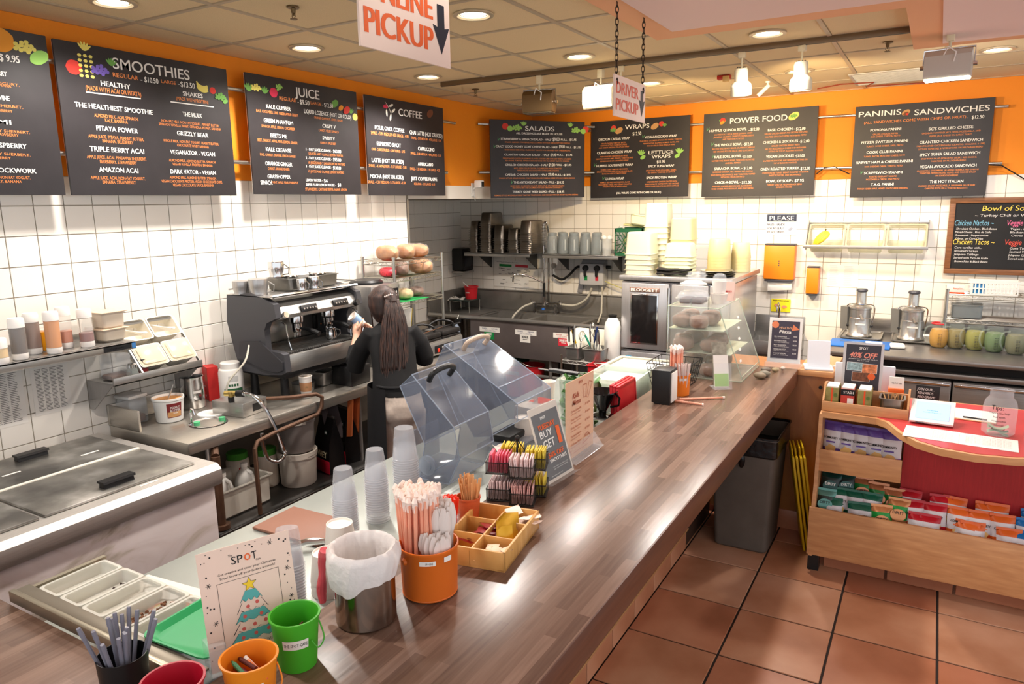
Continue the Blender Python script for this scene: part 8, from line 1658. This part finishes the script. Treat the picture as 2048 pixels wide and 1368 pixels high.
def tray(lb, x, y, rz): t = thing('sheet_tray', lb, 'tray', (x, y, .941), rz); B().pan(.33, .42, .022, lip=.01, taper=.93).o('pan', M('dull_aluminium', (176, 174, 168), .4, 1), t)
tray('aluminium tray under the left juicer', -.50, 6.99, .0); tray('aluminium tray under the right juicer', -.10, 7.0, .03)
BSS = steel('juicer_steel', (186, 184, 178), .25, 2)
def juicer(lb, x, y):
    t = thing('juicer', lb, 'juicer', (x, y, .955)); B().lathe([(.0001, 0), (.105, 0), (.108, .01), (.10, .02), (.093, .03), (.090, .16), (.0001, .16)], n=30).o('motor_base', BSS, t); B().lathe([(.090, .16), (.086, .165), (.086, .235), (.092, .24), (.092, .25), (.06, .275), (.045, .28)], n=30).o('juice_bowl', BSS, t)
    B().lathe([(.045, .28), (.040, .29), (.040, .385), (.0001, .385)], n=24).o('feed_chute', BSS, t); B().lathe([(.0001, .415), (.040, .412), (.047, .400), (.045, .39), (.038, .388)], n=24).o('pusher', GYP, t)
    B().tube(smooth_path([(-.098, 0, .12), (-.11, 0, .2), (-.10, -.01, .27), (0, -.07, .285), (.10, -.01, .27), (.11, 0, .2), (.098, 0, .12)], 5), .0045, 6).o('locking_arm', CHROME, t)
    B().cyl((.01, -.08, .19), (.035, -.135, .155), .013, n=10).o('spout', BSS, t); B().box(-.03, .05, -.0935, -.088, .105, .118).o('label_tape', PAPER, t); B().prism([(.07, .05), (.14, .05), (.15, .25), (.08, .25)], 'y', -.06, .07).xf(MR(2.6, 4, 'Z')).o('pulp_bin', M('grey_clear_bin', (120, 118, 112), .3, alpha=.85), t)
    for s in (-1, 1): B().cyl((s * .09, -.02, .09), (s * .105, -.022, .09), .010, n=10).o('side_knob', BLACK, t)
juicer('tall stainless steel juicer at left with its black pusher, behind the blue board', -.52, 6.96); juicer('tall stainless steel juicer at right, beside the juice pitchers', -.12, 6.97)
t = thing('cutting_board', 'blue cutting board at the front left of the refrigerated counter', 'board', (-.48, 6.58, .941)); B().box(-.23, .23, -.16, .16, 0, .012, .003).o('board', M('blue_board', (40, 110, 190), .5), t)
t = thing('knife', 'white handled knife lying on the blue cutting board', 'knife', (-.44, 6.60, .9535), -.12); B().prism([(-.20, 0), (0, -.02), (.0, .014)], 'z', 0, .003).o('blade', STEEL, t); B().box(0, .13, -.012, .012, -.0, .018, .006).o('handle', WHITE, t)
t = thing('cloth', 'folded white cloth at the counter edge between the juicers', 'cloth', (-.20, 6.57, .941), .1); B().box(-.055, .055, -.07, .07, 0, .03, .014).o('folded_cloth', M('white_cloth'), t)
PG = M('pitcher_glass', (200, 216, 204), .04, alpha=.13)
for k, (x, y, c, lb) in enumerate(((.085, 6.74, (206, 146, 14), 'glass pitcher of orange yellow juice with a red rim lid'), (.205, 6.76, (134, 114, 48), 'glass pitcher of brownish juice, second from the left'), (.335, 6.75, (146, 140, 40), 'glass pitcher of olive yellow juice, third from the left'), (.465, 6.72, (96, 120, 66), 'glass pitcher of green juice, fourth from the left'), (.60, 6.68, (112, 108, 72), 'glass pitcher of murky green juice with a big handle, fifth'), (.75, 6.70, (116, 128, 84), 'glass pitcher cut by the right edge of the photo'))):
    t = thing('pitcher', lb, 'pitcher', (x, y, .941)); q = .95 + .05 * (k > 1); P = [(.0001, 0), (.050, 0), (.066, .02), (.074, .07), (.072, .12), (.058, .165), (.054, .19), (.056, .195)]; B().lathe([(r * q, z) for r, z in P], n=26).o('glass', PG, t); B().lathe([(.0001, .004), (.048 * q, .004), (.063 * q, .02), (.071 * q, .07), (.069 * q, .12), (.058 * q, .150), (.0001, .150)], n=24).o('juice', M('juice_%d' % k, c, .25), t)
    B().tube(smooth_path([(-.045, -.02, .175), (-.09, -.045, .165), (-.105, -.05, .10), (-.085, -.04, .04), (-.06, -.03, .03)], 5), .007, 7).o('handle', PG, t)
    if k == 0: B().tube(arc((0, 0, .195), .056, 1.5, 5.2, 16, 'xy'), .007, 6).o('red_rim', RED, t)
    b = B()
    for q_ in range(8): b.box(-.006, .006, -.0755, -.0748, .03 + .012 * q_, .033 + .012 * q_).box(.012, .02, -.0745, -.0738, .03 + .012 * q_, .033 + .012 * q_)
    b.o('measure_marks', INK, t, kind='stuff')
wire_rack('small chrome wire rack behind the juice pitchers', (.12, 6.98, .941), .62, .30, (.20, .405), .44)
t = thing('glove_box', 'white and orange glove box on the left of the small rack', 'box', (.175, 7.10, 1.348)); B().box(-.065, .065, -.06, .06, 0, .075, .002).o('carton', M('carton_white'), t); B().box(-.05, .066, -.0615, -.06, 0, .014).o('orange_band', OR_, t); letters('lettering', [('SunnyCare', .02, .045, .07, .012)], M('carton_orange'), t, (0, -.0617, 0), (1, 0, 0), (0, 0, 1), .02)
t = thing('plastic_basket', 'white slotted plastic basket on top of the small rack', 'basket', (.44, 7.12, 1.348)); b = B()
for z0, z1 in ((0, .012), (.048, .058), (.095, .115)): e = .16 + .02 * z0 / .1; b.box(-e, e, -.092, -.086, z0, z1).box(-e, e, .086, .092, z0, z1).box(-e, -e + .006, -.09, .09, z0, z1).box(e - .006, e, -.09, .09, z0, z1)
for k in range(13): x = -.158 + .0265 * k; b.box(x, x + .010, -.091, -.087, 0, .11).box(x, x + .010, .087, .091, 0, .11)
b.box(-.16, .16, -.09, .09, 0, .004).o('basket', WHITE, t); B().box(-.14, -.06, -.08, -.02, .006, .105, .006).o('blue_pack', M('sky_blue_pack', (60, 150, 210), .5), t)
t = thing('food_tub', 'smoky clear tub of dark ice on the lower shelf of the small rack', 'tub', (.27, 7.10, 1.143)); B().pan(.24, .2, .12, lip=.01, taper=.9).o('tub', M('smoky_jar'), t); B().box(-.10, .10, -.08, .08, .01, .10, .02).o('contents', M('dark_ice', (92, 98, 94), .5, noise=.3, nscale=20), t)
# ============================================================ REGISTER STAND AND CHIP DISPLAY
REDL = M('red_laminate', (176, 42, 46), .35, noise=.10, nscale=4, aniso=(30, 30, 2)); REDT = M('red_laminate_top', (196, 62, 66), .3, noise=.08, nscale=6)
t = thing('register_stand', 'maple and red laminate register counter with chip shelves beneath', 'counter', (0, 4.4, 0))
pts = [(-.475, 4.30), (-.475, 4.245), (-.20, 4.235), (-.15, 4.19), (-.08, 4.02), (.0, 3.90), (.10, 3.835), (.24, 3.81), (.40, 3.84), (.62, 3.95), (1.0, 4.05), (1.6, 4.1)]
cen = (.3, 4.5); ins = [(x + (cen[0] - x) * .03, y + .022) for x, y in pts]
B().prism(pts + [(1.6, 4.79), (-.475, 4.79)], 'z', .935, .969).w(t).o('wood_edge', MAPLE, t); B().prism([(p[0], p[1]) for p in ins[3:]] + [(1.6, 4.77), (-.20, 4.77), (-.20, 4.26)], 'z', .966, .971).w(t).o('red_top', REDT, t)
B().box(-.06, 1.6, 4.44, 4.46, .10, .936).w(t).o('red_panel', REDL, t)
B().prism([(4.23, .10), (4.60, .10), (4.60, .936), (4.31, .936), (4.27, .52), (4.23, .40)], 'x', -.495, -.475).w(t).o('side_board', MAPLE, t)
B().box(-.475, 1.6, 4.60, 4.62, .10, .936).box(-.475, -.06, 4.30, 4.6, .63, .645).box(-.475, 1.6, 4.25, 4.44, .19, .205).w(t).o('inner_boards', MAPLE, t)
B().box(-.476, -.06, 4.285, 4.30, .605, .735, .002).w(t).o('upper_lip', MAPLE, t); B().box(-.505, 1.6, 4.225, 4.243, .11, .40, .002).w(t).o('lower_front', MAPLE, t)
B().box(-.50, -.44, 4.26, 4.33, 0, .11).w(t).o('black_foot', BLACK, t); me = B().box(-.16, .16, -.006, .006, 0, .105, .002, 1).mesh('base_tile', TERRA[2])
for k in range(5): link('base_tile', me, t, loc=(-.26 + .335 * k, 4.34 - 4.4, .001), rot=(0, 0, -.0))
def chip(lb, x, y, z, c, word, rz, w_=.12, h_=.16, top=None, lean=-.25, gp=None):
    t = thing('chip_bag', lb, 'chip bag', (x, y, z), rot=(lean, ru(-.05, .05), rz), group=gp); m = M('chip_%d_%d_%d' % c, c, .32, bump=.3, bscale=25); m2 = M('chip_white', (226, 220, 222), .32, bump=.3, bscale=25) if top is None else M('chip_%d_%d_%d' % top, top, .25, .3)
    def fn(sg): return lambda u, v: ((u - .5) * w_ * (1 - .06 * sin(PI * v)), sg * .028 * (sin(PI * u) ** .6) * (sin(PI * min(max(v, 0), 1)) ** .6) + .003 * sin(u * 14 + v * 9), v * h_)
    b = B().grid(8, 10, fn(-1)).grid(8, 10, fn(1)); b.mi = [0 if (i // 8) in (0, 1, 2, 8, 9, 10, 11, 12, 18, 19) else 1 for i in range(160)]
    b.o('bag', [m, m2] if top is None else [m2, m], t, ang=75)
    B().box(-w_ / 2, w_ / 2, -.0015, .0015, h_ - .002, h_ + .012).o('top_seal', m if top is None else m2, t)
    if top is None:
        letters('lettering', [(word, 0, h_ * .60, w_ * .66, .013)], INK, t, (0, -.0335, 0), (1, 0, 0), (0, 0, 1), .02); b = B(); blob(b, ell(w_ * .02, h_ * .27, w_ * .26, h_ * .13, 12, .3, .12), (0, -.033, 0), (1, 0, 0), (0, 0, 1)); b.o('chip_picture', M('chip_print', (226, 180, 108), .6), t); b = B().box(-.025, .025, -.0345, -.0335, h_ * .46, h_ * .50); b.o('flavour_band', m, t)
    else: b = B(); blob(b, ell(0, h_ * .48, w_ * .36, w_ * .30, 18), (0, -.0335, 0), (1, 0, 0), (0, 0, 1)); b.o('oval_badge', m2, t); letters('lettering', [(word, 0, h_ * .56, w_ * .5, .016)], CHALKW if sum(top) < 300 else INK, t, (0, -.0345, 0), (1, 0, 0), (0, 0, 1), .02)
PU, GR, RD, OG = (104, 78, 160), (20, 96, 72), (190, 26, 40), (226, 104, 40)
for k in range(5): chip(('purple and white chip bag at the left end of the upper shelf', 'purple and white chip bag second from the left on the upper shelf', 'purple and white chip bag in the middle of the upper shelf', 'purple and white chip bag second from the right on the upper shelf', 'purple and white chip bag leaning at the right end of the upper shelf')[k], -.425 + .076 * k, 4.40 - .010 * k, .66, PU, 'COMMUNITY', (-.25, -.1, 0, .05, -.15)[k], .118, .20, lean=-.12)
for k, (x, y, z, c, tp, w) in enumerate(((-.42, 4.37, .42, (26, 40, 36), (20, 60, 54), 'DIRTY'), (-.33, 4.40, .42, (26, 40, 36), (30, 70, 64), 'DIRTY'), (-.43, 4.30, .33, (30, 46, 40), (90, 140, 130), 'DIRTY'), (-.25, 4.40, .40, (24, 120, 50), (190, 120, 80), 'DIRTY'), (-.17, 4.385, .385, (24, 120, 50), (190, 120, 80), 'DIRTY'), (-.09, 4.375, .37, (24, 120, 50), (190, 120, 80), 'DIRTY'), (-.06, 4.31, .34, (30, 150, 60), (206, 140, 90), 'DIRTY'), (-.13, 4.275, .30, (30, 150, 60), (206, 140, 90), 'DIRTY'))):
    chip(['black foil chip bag at the back left of the lower bin', 'black foil chip bag second from the left at the back of the lower bin', 'teal foil chip bag with an oval badge at the front left of the lower bin', 'green and copper chip bag at the back, beside the black bags', 'green and copper chip bag at the back, second of three', 'green and copper chip bag at the back, third of three', 'green and copper chip bag in the middle row', 'bright green and copper chip bag with an oval badge at the front'][k], x, y, z, c, w, ru(-.15, .15), .11, .15, tp)
rows = [(GR, -.36, 'dark green'), (GR, -.28, 'dark green'), (GR, -.20, 'dark green'), (RD, .02, 'red'), (RD, .12, 'red'), (OG, .23, 'orange'), (OG, .33, 'orange'), (OG, .43, 'orange'), ((20, 110, 180), .54, 'blue')]
for k, (c, x, nme) in enumerate(rows):
    for r_, (y, z, w) in enumerate(((4.275, .285, 'front'), (4.325, .335, 'middle'), (4.38, .37, 'back'))):
        if c == GR and r_ == 2: continue
        chip('%s and white chip bag, %s row of lower bin, %s' % (nme, w, ('left', 'centre', 'right')[[q for q in range(9) if rows[q][0] == c].index(k)] + ' of its colour'), x + .03 * (r_ - 1) * (-1) ** k, y, z, c, 'COMMUNITY', ru(-.2, .2), .115, .155)
# on the register stand
t = thing('tea_caddy', 'maple box caddy of tea boxes on the left of the register stand', 'caddy', (-.26, 4.36, .9705)); B().box(-.22, .21, -.09, .09, 0, .008).box(-.22, .21, -.095, -.085, 0, .055, .002).box(-.22, .21, .085, .095, 0, .10, .002).o('tray_board', MAPLE, t)
for x in (-.22, .20): B().prism([(-.09, 0), (.09, 0), (.09, .13), (-.02, .15), (-.09, .06)], 'x', x, x + .01).o('end_board', MAPLE, t)
KR = M('kraft_green_box', (150, 140, 80), .6, noise=.15, nscale=30)
for k, (x, m, w, lb) in enumerate(((-.175, KR, '', 'olive kraft tea box at the left of the caddy'), (-.095, M('red_tea_box', (196, 66, 54), .5), 'STASH', 'red tea box with a black top band in the caddy'), (-.01, KR, '', 'olive kraft tea box at the middle of the caddy'))):
    t = thing('tea_box', lb, 'box', (-.26 + x, 4.36, .979)); B().box(-.034, .034, -.06, .06, 0, .12, .002).o('carton', m, t); B().box(-.03, .03, -.055, .055, .1205, .128).o('white_bags', PAPER, t)
    if w: B().box(-.035, .035, -.061, .061, .085, .119).o('black_band', BLACK, t); letters('lettering', [(w, .004, .102, .05, .014)], CHALKW, t, (0, -.0615, 0), (1, 0, 0), (0, 0, 1), .02); B().box(-.0, .03, -.0615, -.06, .03, .07).o('pale_label', PAPER, t)
    else: B().box(-.004, .004, -.0612, -.06, 0, .119).o('orange_stripe', M('carton_orange'), t); b = B(); blob(b, ell(.018, .08, .010, .012, 10), (0, -.0612, 0), (1, 0, 0), (0, 0, 1)); b.o('leaf_print', M('leaf_print', (96, 120, 60), .6), t)
t = thing('steel_tin', 'small steel pan of wooden sticks at the right of the tea caddy', 'food pan', (-.135, 4.36, .979)); B().pan(.13, .13, .09, lip=.01, taper=.85).o('pan', M('worn_pan_steel'), t)
for k in range(7): B().rot_box((.006, .001, .09), (-.03 + .012 * k, -.02 + .01 * (k % 3), .07), (.3 * (k % 3 - 1), .25 * (k % 4 - 1.5), 0)).o('stick', STK, t)
t = thing('counter_sign', 'dark 40% OFF flyer standing behind the tea caddy', 'sign', (-.305, 4.49, .972), rot=(-.10, 0, .04)); B().box(-.105, .105, 0, .003, 0, .355).o('card', M('pale_frame', (206, 204, 204), .5), t); B().box(-.09, .09, -.001, 0, .05, .345).o('dark_print', DKP, t)
lt(t, [('SPOT', 0, .325, .045, .014)], CHALKW, .02, -.0016); letters('lettering', [('40% OFF', 0, .285, .14, .03)], M('salmon_ink', (238, 150, 130), .7), t, (0, -.0016, 0), (1, 0, 0), (0, 0, 1), .02, .3); lt(t, [('ANY MENU ITEM OR MEAL PREP ORDER BY', 0, .262, .15, .005), ('THE SPOT CAFE', 0, .253, .06, .005), ('LEARN MORE ONLINE TODAY', 0, .07, .14, .005)], CHALKW, .0, -.0016)
for x0, x1, z0, z1, c in ((-.08, .0, .195, .24, (150, 176, 180)), (.0, .075, .185, .235, (214, 130, 84)), (-.05, .04, .135, .185, (120, 74, 50))): B().box(x0 - .002, x1 + .002, -.0018, -.001, z0 - .002, z1 + .002).o('photo_border', CHALKW, t); B().box(x0, x1, -.0026, -.0018, z0, z1).o('food_photo', M('photo_%d' % c[0], c, .6, noise=.5, nscale=60), t)
b = B(); blob(b, ell(.05, .165, .02, .02, 16), (0, -.003, 0), (1, 0, 0), (0, 0, 1)); b.o('orange_disc', ORANGEINK, t)
t = thing('tablet_back', 'white back of a till screen behind the 40% OFF flyer', 'till', (-.30, 4.62, .972)); B().box(-.16, .16, 0, .015, .05, .21, .006).o('screen_back', M('cold_white'), t); B().box(-.03, .03, -.0, .05, 0, .06).o('stand', M('cold_white'), t)
t = thing('card_holder', 'orange business card box with white cards behind the tea caddy', 'card holder', (-.125, 4.50, .972), .05); B().box(-.04, .04, -.03, .03, .07, .115, .002).box(-.02, .02, -.02, .02, 0, .07).o('orange_box', M('bright_orange_card', (240, 110, 40), .5), t); B().rot_box((.074, .03, .09), (0, .01, .13), (-.15, 0, 0)).o('cards', PAPER, t); lt(t, [('THE SPOT CAFE', 0, .145, .05, .007)], INK, .02, -.012)
t = thing('rewards_sign', 'small black sign handwritten JOIN OUR REWARDS PROGRAM behind the white tablet', 'sign', (.03, 4.52, .972)); B().box(-.058, .058, 0, .004, 0, .14).o('board', BLACK, t); letters('lettering', [('JOIN OUR...', -.01, .12, .085, .014), ('REWARDS', -.01, .098, .075, .014), ('PROGRAM!', -.005, .076, .085, .014), ('1 point = $1', 0, .048, .09, .012)], CHALKW, t, (0, -.0008, 0), (1, 0, 0), (0, 0, 1), .0, .05)
t = thing('payment_tablet', 'white payment tablet with a blue lit screen on the red counter', 'tablet', (.06, 4.30, .972), rot=(0, 0, -.05)); B().prism([(-.085, .008), (.055, .008), (.055, .10), (.045, .105), (-.09, .018)], 'x', -.10, .10).o('housing', WHITE, t, ang=30); SL = math.atan2(.087, .135)
s_ = B().rot_box((.155, .12, .002), (.0, -.0225, .0635), (SL, 0, 0)).o('screen', M('blue_screen', (150, 190, 250), .2, emit=.9), t); letters('lettering', [('Welcome', 0, .0, .05, .006), ('Insert, swipe or tap your card', 0, -.015, .08, .004)], M('screen_text', (40, 110, 150), .5), t, (0, -.0235, .0655), (1, 0, 0), (0, cos(SL), sin(SL)), .02); B().box(-.07, -.03, -.091, -.088, .008, .012).o('logo', GYP, t)
for k, (x, y, rz, lb) in enumerate(((.06, 4.06, -.06, 'white printed sheet on the red counter in front of the tablet'), (.30, 4.04, -.06, 'white menu sheet with red print at the right of the red counter'))):
    t = thing('paper_sheet', lb, 'paper', (x, y, .9715), rz); B().box(-.12, .12, -.10, .10, 0, .0012).o('sheet', PAPER, t)
    lt_ = [('Catering menu for parties', 0, .075, .14, .008)] + [('Ask us about catering and daily specials', 0, .055 - .014 * q, .19, .005) for q in range(9)]; letters('lettering', lt_, REDINK if k else M('grey_print'), t, (0, 0, .0016), (1, 0, 0), (0, 1, 0))
t = thing('clipboard', 'brown clipboard with white paper and a pen behind the tip jar', 'clipboard', (.24, 4.52, .972), -.08); B().box(-.09, .12, -.12, .12, 0, .004, .001).o('board', MAPLE, t); B().box(-.08, .12, -.11, .11, .004, .006).o('paper', PAPER, t); B().cyl((-.03, -.09, .011), (.08, -.095, .011), .004, n=8).o('pen', BLACK, t)
t = thing('tip_jar', 'large clear jar lettered Tips with banknotes inside on the red counter', 'jar', (.345, 4.20, .9735)); B().lathe([(.0001, .004), (.055, .0), (.072, .015), (.074, .14), (.066, .175), (.05, .195), (.05, .225), (.054, .228), (.052, .232)], n=32).o('glass', M('jar_glass', (220, 224, 226), .05, alpha=.22), t)
V_ = math.atan2(-4.2, -.345); wrap_text(t, 'lettering', [('Tips:', -.01, .035, .05, .022), ("they're like hugs", 0, .008, .09, .009), ('but with', 0, -.012, .05, .009), ('responsible', 0, -.032, .06, .009), ('social', 0, -.052, .04, .009), ('distancing!', 0, -.072, .06, .009)], INK, .0752, .118, V_, .01)
for k in range(3): B().grid(6, 3, lambda u, v: (-.045 + .09 * u, -.03 + .05 * v + .01 * k, .012 + .012 * k + .012 * sin(u * 5 + k))).o('banknote', M('banknote', (150, 172, 140), .7), t)
t = thing('sanitizer_bottle', 'small clear sanitizer bottle with a white and blue label at the right edge', 'bottle', (.48, 4.20, .972)); B().lathe([(.0001, 0), (.026, 0), (.028, .01), (.028, .08), (.012, .10), (.012, .12)], n=20).o('bottle', CLEAR, t); wrap_label(t, 'label', PAPER, .0285, .02, .075, V_ - .9, V_ + .9); wrap_label(t, 'blue_band', M('blue_sticker'), .0288, .02, .032, V_ - .9, V_ + .9)
# bin and folded floor signs under the counter overhang
t = thing('trash_bin', 'tall grey plastic trash bin with a black liner under the counter end', 'bin', (-.905, 4.50, 0)); GB = M('grey_bin', (92, 84, 76), .6, noise=.12, nscale=8, bump=.1)
B().prism([(-.15, -.20), (.15, -.20), (.15, .20), (-.15, .20)], 'z', 0, .01).box(0, 0, 0, 0, 0, 0); b = B().pan(.40, .46, .74, lip=.012, taper=.80, rad=.03, t=.004); b.o('bin', GB, t)
B().pan(.415, .475, .13, lip=.01, taper=.97, rad=.03, t=.002).xf(MT((0, 0, .625))).o('black_liner', M('black_bag', (14, 14, 15), .25, bump=.8, bscale=25), t); B().sphere((.0, -.235, .60), .035, 8, 6, (.6, .4, 1.4)).o('liner_knot', M('black_bag'), t)
YL = M('yellow_sign_plastic', (226, 190, 20), .45)
for k in range(2):
    t = thing('floor_sign', ('folded yellow wet floor sign leaning beside the bin, nearer one', 'folded yellow wet floor sign leaning against the end panel, farther one')[k], 'floor sign', (-.585 + .04 * k, 4.60 + .03 * k, .002), rot=(0, -.16, .25)); 
    for s in (0, .02): B().box(s, s + .014, -.13, .13, 0, .60, .004).box(s + .002, s + .012, -.08, .08, .60, .65, .004).o('panel', YL, t)
